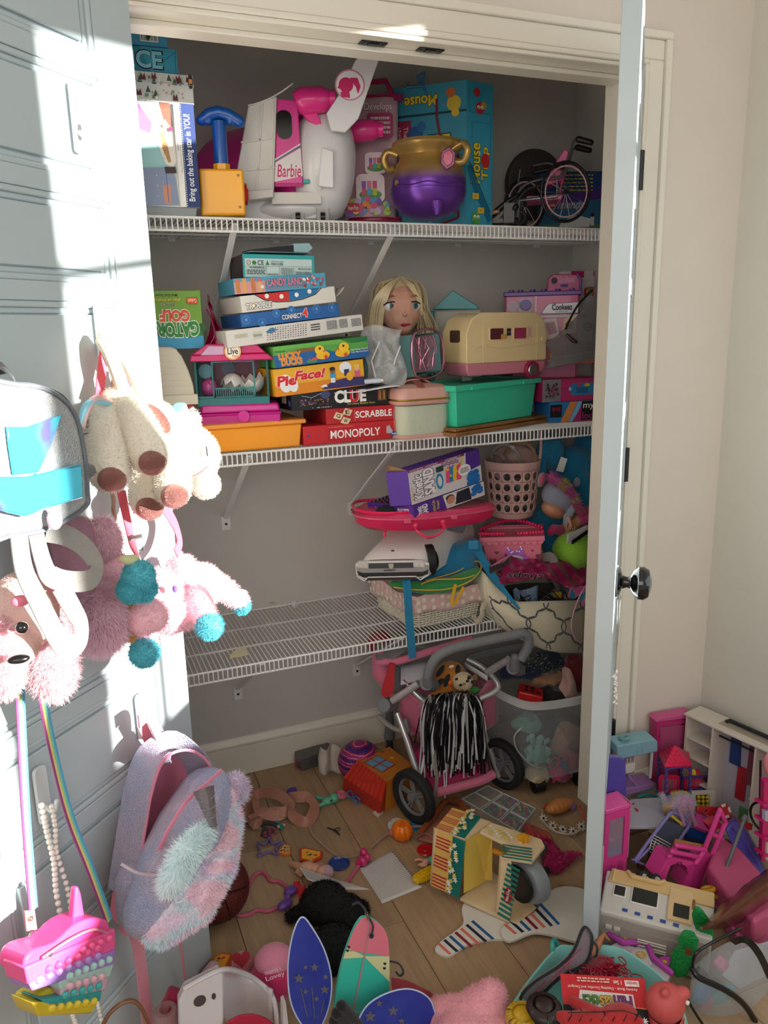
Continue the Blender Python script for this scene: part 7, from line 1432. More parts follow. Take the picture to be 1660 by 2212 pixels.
q=M().grid(lambda u,v:tuple(at(1126+60*u+14*v,1772+26*u+40*v-14*u*v,z=.008+.028*math.sin(PI*v)*(.6+.4*u)+.004*math.sin(30*u))),24,10);one('coral_doll_skirt','pleated coral satin doll skirt behind the wooden toy stand','doll clothes',q,mat('c8564e',rough=.35,metal=.2),solid=.0015)
t=T('feather_boa','fluffy magenta knitted boa behind the wooden toy stand','boa',at(1215,1850,z=0));q=M().limb(spline([at(u,v,z=.018)for u,v in((1176,1828),(1196,1846),(1190,1872),(1210,1862),(1230,1850),(1254,1846))],4),[.018]*12+[.016,.015,.014,.012,.010,.008,.006,.005,.004][:9]);P(t,'boa',q,fb('a8185a',bump=1.5,bscale=50),wob=(.006,90));fur(t,q,'b81c62',n=2500,L=.010,world=True,w=.002,down=0)
one('black_fur_piece','black fluffy piece beside the magenta boa','plush toy',M().limb([at(1180,1836,z=.02),at(1184,1882,z=.012)],[.018,.010]),fb('0c0a0e'),wob=(.004,80))
one('hair_elastic','thin orange hair elastic on the floor near the right door','hair elastic',M().torus(at(1214,1908,z=.003),.010,.0011,(.1,.2,1),24,5),fb('b8823a'))
# ================================================================ right of the closet
pkp=pl('d8408c',coat=.2);pup=pl('4f45a0',coat=.2);lil=pl('a078b0');whp=pl('cfc6bc')
# outfit tower
t=T('toy_cabinet','tall pink toy cabinet with a purple top and raised lettering beside the open right door','toy cabinet',at(1330,1900,y=-.30));y=-.30
x1=at(1361,1748,y=y).x;x0=x1-.072;zt_=at(1330,1746,y=y).z;P(t,'frame',M().box(x0,y,zt_*.5,x0+.012,y+.05,zt_-.012).box(x1-.013,y,zt_*.5,x1,y+.05,zt_-.012).box(x0,y,0,x1,y+.05,zt_*.50).box(x0+.012,y,zt_-.03,x1-.013,y+.05,zt_-.012).box(x0+.012,y+.044,zt_*.5,x1-.013,y+.05,zt_-.03),pkp)
P(t,'window_pane',M().box(x0+.012,y+.004,zt_*.5,x1-.013,y+.005,zt_-.03),clr('d8c8d8',.8));P(t,'shelf',M().box(x0+.012,y+.006,zt_*.50,x1-.013,y+.04,zt_*.50+.018),pl('2a7aa8'))
P(t,'top',ext([V((x0,y,zt_)),V((x1,y,zt_)),V((x1,y+.05,zt_+.008)),V((x0,y+.05,zt_+.008))],(0,0,-.012)),pl('e0559c',coat=.3),bevel=.002);P(t,'purple_top',ext(YP(y+.056,(1296,1760),(1356,1762),(1353,1642),(1345,1638),(1302,1634)),(0,.02,0)),pup,bevel=.003)
P(t,'door_edge',M().box(x1+.001,y+.0,zt_*.45,x1+.005,y+.06,zt_+.004),pl('c86a98'),bevel=.001);P(t,'blue_knob',M().cyl((x1,y+.04,zt_*.42),(x1+.02,y+.04,zt_*.42),.013,n=20),pl('2a86c0'))
a=planeart(V((x0,y-.0003,0)),V((x1,y-.0003,0)),V((x0,y-.0003,zt_)));a.text('OUTFIT',.30,.03,.50,.44,'b8357c',.03,rot=90);a.text('GOALS!',.62,.03,.82,.44,'b8357c',.03,rot=90);a.done(t,'lettering')
random.seed(5)
for i in range(14):one('cabinet_toy','%s %s toy piece behind the pink cabinet window'%(['bottom row','middle row','upper row','topmost'][i//4],['blue','coral','cream','pink','black and white','teal','red'][i%7]),'toy',M().ell((x0+.022+.012*(i%4)+.004*random.random(),y+.035+.01*(i%2),zt_*.56+.026*(i//4)+.008),(.010,.010,.011),rot=(i*20,i*35,0),n=12,m=7,e=.7),pl(['5a86a8','c85a5a','b8a890','c84a7c','3a3438','4a9a9a','a82a3a'][i%7]),'small toys packed in the pink cabinet')
# vet counter
t=T('toy_counter','lilac toy counter with a light blue canopy bar against the wall','playset',at(1380,1700,y=-.06));y=-.085
P(t,'base',ext(YP(y,(1345,1706),(1416,1692),(1416,1702),(1350,1720)),(0,.05,.006)),lil,bevel=.002);P(t,'base_top',ext([at(1362,1708,z=.105),at(1416,1692,z=.105),at(1392,1662,z=.105),at(1352,1668,z=.105)],(0,0,-.012)),lil,bevel=.002)
for u,v in((1378,1684),(1390,1676),(1396,1688)):P(t,'hole',M().cyl(at(u,v,z=.1052),at(u,v,z=.1062),.004,n=12),pl('5a3a6a'))
P(t,'cabinet',ext(YP(y+.02,(1325,1618),(1372,1612),(1372,1672),(1325,1672)),(0,.05,0)),pl('a88aa0'),bevel=.002);P(t,'canopy',ext(YP(y-.02,(1334,1612),(1346,1610),(1416,1597),(1422,1602),(1422,1624),(1343,1640),(1334,1632)),(0,.045,.008)),pl('7fa9b6'),bevel=.003)
P(t,'canopy_emblem',M().torus(at(1383,1620,y=y-.021),.010,.0012,(0,1,0),24,5),pl('7fa9b6'));P(t,'ring_top',M().torus(at(1350,1594,y=y),.013,.005,(0,.3,1),20,6),pl('6fa0a8'))
P(t,'post',M().cyl(at(1405,1680,y=y),at(1409,1626,y=y),.0045,n=10),pl('c9c4c8'));P(t,'tap_arm',M().tube(spline(YP(y,(1358,1650),(1360,1676),(1370,1690),(1374,1694)),4),.005,8),lil);P(t,'white_rack',ext(YP(y-.01,(1346,1654),(1374,1648),(1373,1664),(1366,1670),(1350,1672)),(0,.012,0)),whp,bevel=.002)
for u in(1355,1362,1370):P(t,'rack_pin',M().cyl(at(u,1652,y=y),at(u+1,1638,y=y),.0018,n=6),whp)
one('teal_toy_edge','wavy teal plastic toy edge behind the grey table','toy',M().limb(spline(YP(-.10,(1380,1722),(1396,1716),(1412,1720),(1426,1726),(1436,1738)),4),.004).limb(YP(-.10,(1418,1706),(1436,1734)),.004),pl('1f8a86'))
# pink door panel and white closet case
t=T('pink_door_panel','tall pink framed door panel standing against the room corner','toy door',at(1455,1690,y=-.02));y=-.045
fo=YP(y,(1421,1560),(1502,1552),(1496,1690),(1418,1692));P(t,'panel',ext([fo[0].lerp(fo[2],.06),fo[1].lerp(fo[3],.06),fo[2].lerp(fo[0],.06),fo[3].lerp(fo[1],.06)],(0,.006,0)),pl('a84a74',rough=.3))
for a_,b_ in((0,1),(1,2),(2,3),(3,0)):P(t,'frame_bar',ext([fo[a_],fo[b_],fo[b_].lerp(fo[(b_+2)%4],.09),fo[a_].lerp(fo[(a_+2)%4],.09)],(0,.03,0)),pl('b82a6c',coat=.2),bevel=.001)
P(t,'top_edge',ext(YP(y-.002,(1419,1560),(1504,1550),(1496,1541),(1426,1553)),(0,.035,.004)),pl('c8548a'),bevel=.001);P(t,'side_edge',ext(YP(y-.003,(1496,1552),(1506,1549),(1500,1692),(1490,1692)),(0,.03,0)),pl('c8408a'))
for i in range(6):P(t,'hinge_tab',M(CF(1504,1574+20*i,y=y-.004)).box(-3,0,-5,4,6,5),whp)
t=T('doll_wardrobe','white doll wardrobe case with a black handle against the right wall','doll wardrobe',V((.30,-.2,0)))
WA,WB=V((.235,-.062,0)),V((.325,-.52,0));wd_=(WB-WA).normalized();wn=V((wd_.y,-wd_.x,0));wn=wn if wn.x<0 else-wn;WH=.318;Lw=(WB-WA).length;Xw=fr(WA,wd_)
Yb=-1 if(Xw.to_3x3()@V((0,1,0))).dot(wn)>0 else 1 # local y away from the open front
def WBX(x0,z0,x1,z1,d0=0,d1=.07):ya,yb_=sorted((Yb*d0,Yb*d1));return M(Xw).box(x0,ya,z0,x1,yb_,z1)
wp_=pl('d2c8bc');P(t,'back',WBX(0,0,Lw,WH,.066,.07),cb('b0aab6'));P(t,'top',WBX(-.005,WH,Lw,WH+.008,-.004,.075),wp_,bevel=.002)
for x in(0,.085,.215,.335,Lw-.006):P(t,'upright',WBX(x,0,x+.006,WH),wp_)
for z in(.05,.12,.19,.25):P(t,'shelf',WBX(.006,z,.085,z+.004),wp_)
P(t,'bottom',WBX(0,0,Lw,.006),wp_);P(t,'handle',M(Xw).tube([(.10,Yb*.045,WH+.010),(.11,Yb*.045,WH+.018),(.24,Yb*.045,WH+.018),(.25,Yb*.045,WH+.010)],.006,8),pl('1a201e'));P(t,'handle_slot',M(Xw).box(.09,min(Yb*.02,Yb*.06),WH+.0081,.26,max(Yb*.02,Yb*.06),WH+.009),pl('a89a8a'));P(t,'rail',M(Xw).cyl((.09,Yb*.03,.285),(.215,Yb*.03,.285),.003,n=8),pl('101214'))
for i,(x,z0,z1,c_)in enumerate(((.125,.20,.28,'1c3a78'),(.15,.10,.2,'a82030'),(.18,.16,.28,'7a3a4a'),(.245,.14,.28,'b01f30'),(.27,.1,.29,'8a5a68'),(.30,.06,.27,'4a4450'),(.24,.03,.10,'9a2a4a'),(.17,.02,.08,'5a8a5a'),(.29,.01,.05,'6a7a78'))):
 a=0;P(t,'clothes_print',WBX(x-.014,z0,x+.014,z1,.058,.0655),cb(c_),wob=(.004,60))
one('doll_belt_hoop','black plastic hoop with a stem hanging on the white doll wardrobe','hoop',M().torus(Xw@V((.27,-Yb*.012,.135)),.043,.0035,wn,40,8).tube([Xw@V((.25,-Yb*.010,.17)),Xw@V((.238,-Yb*.006,.29))],.003,8),pl('0d0f10'));one('brown_shell_toy','small brown toy lying on the third shelf of the white doll wardrobe','toy',M().ell(Xw@V((.06,Yb*.02,.132)),(.012,.010,.006)),pl('4a2a18'))
# gazebo
t=T('toy_gazebo','toy gazebo with a hot pink tiled roof on purple posts','playset',at(1460,1745,y=-.14));y=-.17;hp_=pl('d81c50',coat=.2)
ap=at(1458,1609,y=y+.05);e4=[at(1437,1655,y=y),at(1496,1652,y=y),at(1490,1625,y=y+.10),at(1424,1628,y=y+.10)];q=M().add([tuple(p)for p in e4]+[tuple(ap)]+[tuple(p-V((0,0,.006)))for p in e4],[(0,1,4),(1,2,4),(2,3,4),(3,0,4),(0,5,6,1),(3,8,5,0),(8,7,6,5),(1,6,7,2)]);P(t,'roof',q,hp_,smooth=False,bevel=.002)
for r in range(4):
 for i in range(5-r):
  f=(i+.5)/(5-r);b0=e4[0].lerp(e4[1],.14+.72*f);p=b0.lerp(ap,.10+r*.2);P(t,'roof_tile',M(fr(p,e4[1]-e4[0],y=ap-(e4[0]+e4[1])/2)).prism([(-.006,.006),(-.005,0),(0,-.003),(.005,0),(.006,.006)],-.001,.0018),hp_,smooth=False)
  b0=e4[3].lerp(e4[0],.14+.72*f);p=b0.lerp(ap,.10+r*.2);P(t,'roof_tile',M(fr(p,e4[0]-e4[3],y=ap-(e4[3]+e4[0])/2)).prism([(-.008,.006),(-.006,0),(0,-.003),(.006,0),(.008,.006)],-.001,.0018),hp_,smooth=False)
for(u,v0,v1,y_)in((1440,1658,1730,y+.004),(1492,1656,1728,y+.004),(1424,1632,1705,y+.095),(1474,1640,1716,y+.06)):
 a0,a1=at(u-2,v1,y=y_),at(u,v0,y=y_);P(t,'post',M().cyl(a0,a1,.0042,n=8),pl('4a3a7c'));P(t,'post_twist',M().tube([a0.lerp(a1,i/40)+V((.0042*math.cos(i*.9),.0042*math.sin(i*.9),0))for i in range(41)],.0014,5),pl('5a4a90'))
P(t,'top_rail',M().tube(spline(YP(y+.002,(1440,1664),(1450,1660),(1482,1658),(1490,1664)),3),.003,6),pl('4a3a7c'))
for(u0,u1,v0,v1,y_)in((1424,1470,1674,1712,y+.05),(1478,1526,1678,1704,y+.05)):
 P(t,'side_panel',ext(YP(y_,(u0,v1),(u0+1,v0+6),(u0+8,v0),(u1-6,v0),(u1,v0+4),(u1-1,v1)),(0,.004,0)),hp_)
 for i in range(6):P(t,'slot',ext(YP(y_-.0006,(u0+7+i*(u1-u0-12)/6,v1-5),(u0+7+i*(u1-u0-12)/6,v0+9),(u0+10+i*(u1-u0-12)/6,v0+9),(u0+10+i*(u1-u0-12)/6,v1-5)),(0,.0005,0)),pl('8a6a70'))
P(t,'purple_rail',M().tube(YP(y+.045,(1474,1700),(1476,1680),(1528,1678),(1530,1704)),.0045,8).tube(YP(y+.04,(1492,1706),(1546,1702),(1546,1718)),.0045,8),pl('4a3a7c'))
for i,c_ in enumerate(('e8843c','e0c83a','c82a4a')):P(t,'colour_tab',ext(YP(y+.05,(1486+i*9,1664),(1494+i*9,1663),(1496+i*9,1674),(1488+i*9,1674)),(0,.006,0)),pl(c_))
t=T('bead_abacus','white framed toy panel with yellow beads beside the gazebo','toy panel',at(1520,1742,y=-.17));y=-.165;P(t,'frame',ext(YP(y,(1500,1742),(1494,1710),(1546,1708),(1546,1746),(1534,1746),(1534,1716),(1504,1718),(1506,1742)),(0,.006,0)),whp)
for i in range(3):
 for j in range(3):P(t,'yellow_bead',M().ell(at(1510+i*9.5,1722+j*9,y=y+.004),(.0065,.005,.0065),n=12,m=8),pl('c8a81c'))
P(t,'dark_backing',ext(YP(y+.008,(1502,1744),(1502,1714),(1536,1714),(1536,1744)),(0,.003,0)),pl('2a2420'))
# grey table
t=T('toy_table','pale grey toy table with stuck-on stickers and brown legs','toy table',at(1400,1850,y=-.22));z_=.145;tp=[at(1358,1786,z=z_),at(1443,1786,z=z_),at(1428,1722,z=z_),at(1362,1726,z=z_)];P(t,'top',ext(tp,(0,0,-.008)),pl('a9a6b2',rough=.4),bevel=.001)
p=at(1376,1747,z=z_+.0004);P(t,'sticker',M().add([tuple(at(u,v,z=z_+.0006))for u,v in((1370,1744),(1380,1748),(1380,1754),(1374,1753))],[(0,3,2,1)]),cb('b03a3a'));P(t,'sticker',M().add([tuple(at(u,v,z=z_+.0006))for u,v in((1364,1736),(1371,1734),(1372,1738))],[(0,2,1)]),cb('a82a2a'))
gb=pl('7a5a2a',metal=.4,rough=.3);P(t,'leg',M().tube([at(1407,1796,z=.135),at(1404,1862,z=.02)],.006,8).box(*((lambda p:(p.x-.035,p.y-.008,.014,p.x+.035,p.y+.008,.024))(at(1402,1862,z=.02)))),gb);P(t,'under_frame',M().box(*((lambda p:(p.x-.06,p.y+.01,z_-.02,p.x+.06,p.y+.04,z_-.009))(tp[0].lerp(tp[1],.5)))),pl('3a2a20'));P(t,'caster',M().ell(at(1382,1868,z=.008),(.008,.006,.008)),gb)
# rainbow fur bag
t=T('rainbow_fur_bag','rainbow fluffy doll backpack with lilac straps behind the lavender lounger','bag',at(1470,1780,y=-.20));q=M().ell(at(1470,1742,y=-.205),(.047,.035,.040)).ell(at(1478,1768,y=-.205),(.042,.03,.03)).limb(YP(-.215,(1430,1718),(1436,1740),(1450,1750)),[.008,.011,.014])
plush('body',q,'b890a8',t,n=7000,L=.007,cols=['c89ac0','7ac0b8','d8c060','8ab0d8','d898b0'],vox=.005)
for u in(1472,1496):P(t,'strap',M().strip(spline(YP(-.255,(u-6,1740),(u+2,1764),(u+8,1784)),4),.010,.002,(0,-1,.2)),fb('a878a0'))
# lavender lounger
t=T('doll_lounger','lavender folding doll lounger with a navy seat and white grid','doll lounger',at(1440,1850,y=-.28));lv=pl('7a74b0')
P(t,'frame',M().tube(spline([at(*p)for p in()]or W3((1372,1860,-.30),(1400,1820,-.285),(1440,1768,-.26),(1452,1756,-.255),(1470,1762,-.25),(1488,1780,-.25),(1478,1800,-.26),(1450,1840,-.28),(1424,1870,-.30)),6),.0045,8).tube(W3((1366,1856,-.30),(1420,1880,-.30)),.003,6),lv)
P(t,'seat',ext(W3((1404,1822,-.280),(1444,1772,-.258),(1480,1786,-.255),(1446,1836,-.278)),(0,.004,-.003)),fb('26304c'));P(t,'yellow_band',ext(W3((1450,1764,-.2562),(1454,1760,-.256),(1480,1782,-.2545),(1477,1786,-.2545)),(0,.002,0)),pl('d0b830'))
q=M()
for i in range(6):q.cyl(at(1410+i*7,1812+i*4,y=-.284),at(1404+i*7,1832+i*4.4,y=-.290),.0014,n=5)
for i in range(7):q.cyl(at(1414-i*1.5,1804+i*6,y=-.284),at(1450-i*1.5,1824+i*6,y=-.288),.0014,n=5)
P(t,'white_grid',q,whp,kind='stuff');P(t,'leg',M().limb(W3((1440,1846,-.285),(1424,1870,-.30),(1420,1886,-.30)),.0035,8).limb(W3((1404,1832,-.29),(1374,1862,-.30)),.0035,8),lv)
# red bridge, blue tray, castle
t=T('red_toy_bridge','red toy bridge with a round white and red badge','toy',at(1560,1790,y=-.27));rd=pl('a8141e',coat=.3);P(t,'bridge',ext(W3((1508,1742,-.24),(1560,1744,-.25),(1592,1768,-.27),(1628,1780,-.29),(1626,1794,-.30),(1600,1790,-.29),(1548,1768,-.26),(1508,1754,-.245)),(0,.012,-.004)),rd,bevel=.002)
P(t,'badge',M(fr(at(1566,1752,y=-.272),(1,0,0),y=(0,.5,.8))).prism(circ(0,0,.020,8),0,.003),rd);q=M(fr(at(1566,1752,y=-.272),(1,0,0),y=(0,.5,.8)))
for g in(0,90,180,270):c_,s_=math.cos(math.radians(g)),math.sin(math.radians(g));q.prism([(.011*c_-.006*s_,.011*s_+.006*c_),(.018*c_-.008*s_,.018*s_+.008*c_),(.018*c_+.008*s_,.018*s_-.008*c_),(.011*c_+.006*s_,.011*s_-.006*c_)],.003,.0036)
P(t,'badge_print',q,whp)
for u,v in((1526,1750),(1545,1755),(1578,1768),(1600,1778)):P(t,'hole',M().ell(at(u,v,y=-.262-.0005*(u-1526)),(.006,.002,.004),n=10,m=5),pl('5a1a1a'))
one('blue_tray','dark blue plastic tray behind the pink castle playset','tray',ext(W3((1484,1786,-.24),(1536,1796,-.25),(1538,1822,-.26),(1486,1806,-.25)),(0,.01,-.02)),pl('123c7c'),bevel=.001);one('pink_mat','pink scored plastic sheet under the red toy bridge','toy',ext(W3((1506,1754,-.235),(1548,1770,-.245),(1530,1796,-.26),(1500,1784,-.25)),(0,.006,-.01)),pl('c84a8c'))
t=T('pink_castle','bright pink castle playset with an arched doorway lying on its side','playset',at(1480,1900,y=-.36));cp_=pl('d83f90',coat=.15);ycs=-.36
P(t,'arch_wall',ext(W3((1420,1898,ycs),(1442,1858,ycs+.01),(1446,1850,ycs+.012),(1504,1864,ycs+.005),(1490,1924,ycs-.005),(1474,1918,ycs-.004),(1487,1888,ycs),(1484,1872,ycs),(1468,1864,ycs+.002),(1450,1870,ycs+.006),(1438,1902,ycs)),(.004,.05,0)),cp_,bevel=.001,smooth=False)
P(t,'side_wall',ext(W3((1504,1862,ycs+.004),(1520,1838,ycs+.016),(1538,1846,ycs+.016),(1530,1880,ycs+.004),(1512,1926,ycs-.005),(1490,1924,ycs-.005)),(.002,.03,0)),pl('c23684',coat=.15),bevel=.001,smooth=False)
for seg_ in(((1446,1850),(1462,1826),.012,.03),((1504,1864),(1522,1836),.005,.02),((1452,1840),(1512,1852),.01,.012),((1462,1826),(1524,1836),.02,.018),((1522,1836),(1556,1750),.02,.02),((1540,1844),(1568,1776),.018,.02),((1536,1800),(1560,1812),.02,.02),((1556,1750),(1568,1776),.02,.02)):
 P(t,'bar',M().limb([at(*seg_[0],y=ycs+seg_[2]),at(*seg_[1],y=ycs+seg_[3])],.0065,8),cp_)
P(t,'floor_board',ext(W3((1460,1812,-.325),(1520,1824,-.33),(1520,1838,-.34),(1456,1826,-.335)),(0,.004,-.004)),cb('9a6a30'));P(t,'dark_back',ext(W3((1452,1844,-.335),(1508,1854,-.34),(1502,1862,-.345),(1448,1852,-.34)),(0,.004,0)),pl('8a1f56'));P(t,'red_box',ext(W3((1530,1782,-.335),(1552,1770,-.33),(1562,1786,-.33),(1540,1798,-.335)),(0,.02,0)),pl('b0183c'))
P(t,'paw_emblem',M().torus(at(1469,1866,y=ycs-.001),.006,.0012,(0,1,.3),16,5).ell(at(1469,1867,y=ycs-.002),.003),pl('8a1f56'))
# purple lid, pink case, pole, white grid
t=one('purple_lid','long purple plastic lid leaning on the pink case','toy',ext(W3((1568,1792,-.33),(1590,1776,-.33),(1614,1796,-.33),(1645,1850,-.36),(1668,1930,-.42),(1644,1928,-.42),(1620,1900,-.40),(1596,1856,-.36)),(.03,.035,-.01)),pup,bevel=.006,seg=3)
o=part('ridge',M().limb([p-t.location+V((0,-.0005,0))for p in W3((1582,1786,-.332),(1610,1818,-.345),(1640,1870,-.375),(1652,1926,-.42))],.002,6),pup,t)
one('pink_case','large dusty pink plastic doll case lying under the purple lid','toy case',ext([at(u,v,z=.10)for u,v in((1528,1870),(1556,1800),(1600,1830),(1660,1900),(1680,1960),(1630,1990),(1570,1930))],(0,0,-.07)),pl('c2567e',rough=.35),bevel=.010,seg=3)
one('pink_case_base','flat pink base poking out below the dusty pink doll case','tray',ext([at(u,v,z=.035)for u,v in((1520,1920),(1560,1830),(1680,1930),(1690,2010),(1600,2030))],(0,0,-.03)),pl('c85a88'),bevel=.003)  # base of the pink doll case
t=T('toy_umbrella_pole','grey toy pole with a yellow ring at its foot lying across the pink case','toy pole',at(1550,1925,y=-.40));P(t,'pole',M().cyl(at(1549,1930,y=-.42),at(1610,1766,y=-.36),.0048,n=12).cyl(at(1606,1774,y=-.362),at(1612,1762,y=-.358),.007,n=12),pl('5a5c60'));P(t,'yellow_ring',M().torus(at(1530,1922,y=-.42),.014,.006,(0,.5,1),24,8).torus(at(1547,1934,y=-.425),.012,.006,(0,.5,1),24,8),pl('d8a020',coat=.2))
q=M()
for i in range(9):q.cyl(at(1566+i*9,1794+i*6,y=-.30+.0*i),at(1548+i*9,1830+i*7,y=-.33),.0014,n=5)
for i in range(7):q.cyl(at(1568-i*3,1794+i*7,y=-.305-.004*i),at(1648-i*3,1842+i*8,y=-.30-.004*i),.0014,n=5)
one('white_lattice','white plastic lattice sheet behind the purple lid','toy',q,whp)
t=T('pink_shelf_unit','hot pink toy shelf unit at the right edge of the photo','playset',at(1655,1850,y=-.40));P(t,'uprights',ext(YP(-.40,(1652,1690),(1664,1690),(1660,1860),(1646,1860)),(.01,.02,0)),pl('c81f6a'));[P(t,'shelf',ext(YP(-.41,(1652,1736+i*36),(1690,1742+i*36),(1690,1748+i*36),(1650,1742+i*36)),(0,.03,0)),pl('c81f6a'))for i in range(4)];P(t,'white_box',ext(YP(-.405,(1658,1820),(1690,1822),(1690,1860),(1656,1858)),(0,.03,0)),whp);P(t,'label_panel',ext(YP(-.412,(1654,1752),(1690,1754),(1690,1776),(1654,1774)),(0,.01,0)),cb('b8b4c8'))
one('pink_balloon_dog','glossy pale pink round toy at the right edge above the shelf unit','toy',M().ell(at(1668,1650,y=-.38),(.020,.02,.035)),pl('e88a90',coat=.5))
# toy motorhome lying on its side
t=T('toy_motorhome','cream and white toy motorhome lying on its side by the right door','toy motorhome',at(1420,2080,y=-.50));rvA,rvB=at(1300,1962,y=-.385),at(1548,2040,y=-.50);rvA.z=rvB.z=at(1300,1962,y=-.385).z
T0,T1,T2,T3=at(1312,1877,z=.135),at(1546,1938,z=.135),at(1540,2030,z=.118),at(1296,1965,z=.118)
P(t,'side',ext([T0,T1,T2,T3],(0,.004,-.10)),pl('cdc8c0',coat=.2),bevel=.006,seg=3,smooth=False);lo=[at(1296,1970,z=.112),at(1538,2034,z=.112)];P(t,'roof',ext([lo[0],lo[1],lo[1]+V((.0,-.004,-.108)),lo[0]+V((0,-.004,-.108))],(0,.05,0)),pl('a59d94'),bevel=.006,seg=2,smooth=False)
ta=planeart(T3,T2,T0,eps=.0008);mm=fr(T3,T2-T3,y=T0-T3);Lr,Wr=(T2-T3).length,(T0-T3).length
R_=lambda pts,z1,c_,nm,z0=.0,**k:P(t,nm,M(mm).prism([(u*Lr,v*Wr)for u,v in pts],z0,z1),pl(c_,**k),bevel=.001)
R_([(.03,.70),(.07,.70),(.60,.72),(.62,.62),(.66,.70),(1.0,.68),(1.0,1.02),(.04,1.02)],.005,'d3b078','cream_band')
for pts in(((.10,.42),(.20,.42),(.20,.64),(.10,.64)),((.27,.36),(.50,.36),(.50,.70),(.27,.70))):R_([(a-.012 if i in(0,3)else a+.012,b-.03 if i<2 else b+.03)for i,(a,b)in enumerate(pts)],.003,'e6e0d8','window_frame');R_(pts,.0042,'101a18','window',rough=.1)
R_([(.60,.16),(.82,.16),(.82,.90),(.60,.90)],.0065,'d8b888','door');R_([(.65,.24),(.79,.24),(.79,.54),(.65,.54)],.008,'101a18','window',rough=.1);R_([(.81,.5),(.835,.5),(.835,.72),(.81,.72)],.0085,'8a5a20','hinge')
for i in range(5):ta.rect(.20+i*.115,.10-.01*i,.25+i*.115,.17-.01*i,'2a4a9a')
ta.done(t,'blue_stripes');P(t,'bumper_rail',M(mm).limb([(.20*Lr,1.0*Wr,.006),(.24*Lr,.90*Wr,.008),(.50*Lr,.90*Wr,.008),(.54*Lr,.98*Wr,.006)],.006,8),pl('d3b078'));P(t,'corner_rib',M(mm).limb([(.07*Lr,.74*Wr,.004),(.07*Lr,.98*Wr,.004)],.005,8),pl('d3b078'))
for x in(.30,.42):c_=mm@V((x*Lr,1.05*Wr,-.012));w_=P(t,'wheel',M().cyl(c_,c_+V((.004,-.016,.010)),.018,n=26),rub,bevel=.002);P(w_,'hub',M().cyl(c_+V((.004,-.0165,.0105)),c_+V((.0045,-.018,.012)),.011,n=16),met('c8cacc'))
mr=fr(lo[0],lo[1]-lo[0],z=V((0,0,1)));Lr2=(lo[1]-lo[0]).length
for z0 in(-.040,-.056):
 P(t,'roof_ladder',M(mr).tube([(.36*Lr2,-.006,z0),(.62*Lr2,-.006,z0)],.0022,6).tube([(.36*Lr2,-.006,z0-.006),(.62*Lr2,-.006,z0-.006)],.0022,6),pl('c8c2b8'))
for x in(.06,.14,.80):P(t,'roof_hinge',M(mr).box(x*Lr2,-.007,-.034,(x+.06)*Lr2,.002,-.026),pl('c8c2b8'),bevel=.001)
P(t,'roof_panel',M(mr).prism(rrect(.20*Lr2,-.075,.72*Lr2,-.024,.006),-.003,.0,'y'),pl('a09890'))
# cottage front, leaves, boot
t=T('cottage_front','white and orchid pink toy cottage front lying by the motorhome','toy house',at(1400,2130,z=0));z_=.055;P(t,'boards',ext([at(u,v,z=z_)for u,v in((1300,2052),(1332,2036),(1400,2052),(1452,2100),(1440,2126),(1390,2110))],(0,0,-.012)),pl('c4b4bc'),bevel=.001)
oc_=pl('b03fa0',coat=.2)
for a_,b_ in(((1318,2018),(1346,2036)),((1346,2036),(1398,2034)),((1398,2034),(1412,2070)),((1412,2070),(1450,2100))):P(t,'roof_edge',M().limb([at(*a_,z=z_+.006),at(*b_,z=z_+.006)],.007,8),oc_)
for c4 in(((1336,2022),(1350,2014),(1366,2020),(1368,2034),(1344,2034)),((1424,2068),(1438,2064),(1450,2068),(1448,2084),(1424,2082))):P(t,'gable',ext([at(u,v,z=z_+.006)for u,v in c4],(0,0,-.008)),oc_,bevel=.001);cx_,cy_=sum(p[0]for p in c4)/5,sum(p[1]for p in c4)/5+3;P(t,'yellow_window',ext([at(u,v,z=z_+.009)for u,v in((cx_-5,cy_-3),(cx_+5,cy_-1),(cx_+5,cy_+4),(cx_-5,cy_+3))],(0,0,-.002)),pl('c8a030'))
P(t,'front_gable',ext([at(u,v,z=z_+.004)for u,v in((1358,2060),(1372,2050),(1396,2050),(1410,2082),(1398,2092))],(0,0,-.006)),pl('c9bcc4'));P(t,'round_window',M().torus(at(1386,2062,z=z_+.005),.009,.0018,(0,0,1),20,6).limb([at(1378,2062,z=z_+.005),at(1394,2062,z=z_+.005)],.0012,6),pl('d0a828'))
one('purple_toy_fence','tiny lilac toy fence piece on the cottage front','toy',M().limb([at(1304,2042,z=.024),at(1322,2050,z=.024)],.0022,6).limb([at(1308,2038,z=.024),at(1314,2052,z=.024)],.002,6),pl('8a7ac0'))
gl=mat('0f8a3c',rough=.5,bump=1.0,bscale=160)
one('green_leaf_toy','upper green foam leaf on the corner of the toy motorhome','toy leaf',(lambda q:q)(M(CF(1520,2000,y=-.56)).ell((0,0,0),(19,6,42),rot=(0,-30,0),n=24,m=12)),gl,wob=(.002,120));one('green_leaf_toy','lower larger green foam leaf between the cottage front and clear bag','toy leaf',M(CF(1482,2064,y=-.58)).ell((4,0,30),(22,6,26),n=24,m=12).ell((-8,0,-12),(24,6,40),rot=(0,12,0),n=24,m=12),gl,wob=(.003,110))
one('brown_toy_block','small brown toy brick on the lower green leaf','toy',M(CF(1488,2058,y=-.60)).box(-7,0,-6,8,6,6),pl('6a341c'))
def boot(u,v):return tuple(W3((1512+150*u+20*v*(1-u),2006-60*u-70*u*u+70*v*u-26*math.sin(PI*u)*(1-v),-.56+.05*u-.06*math.sin(PI*v)))[0])
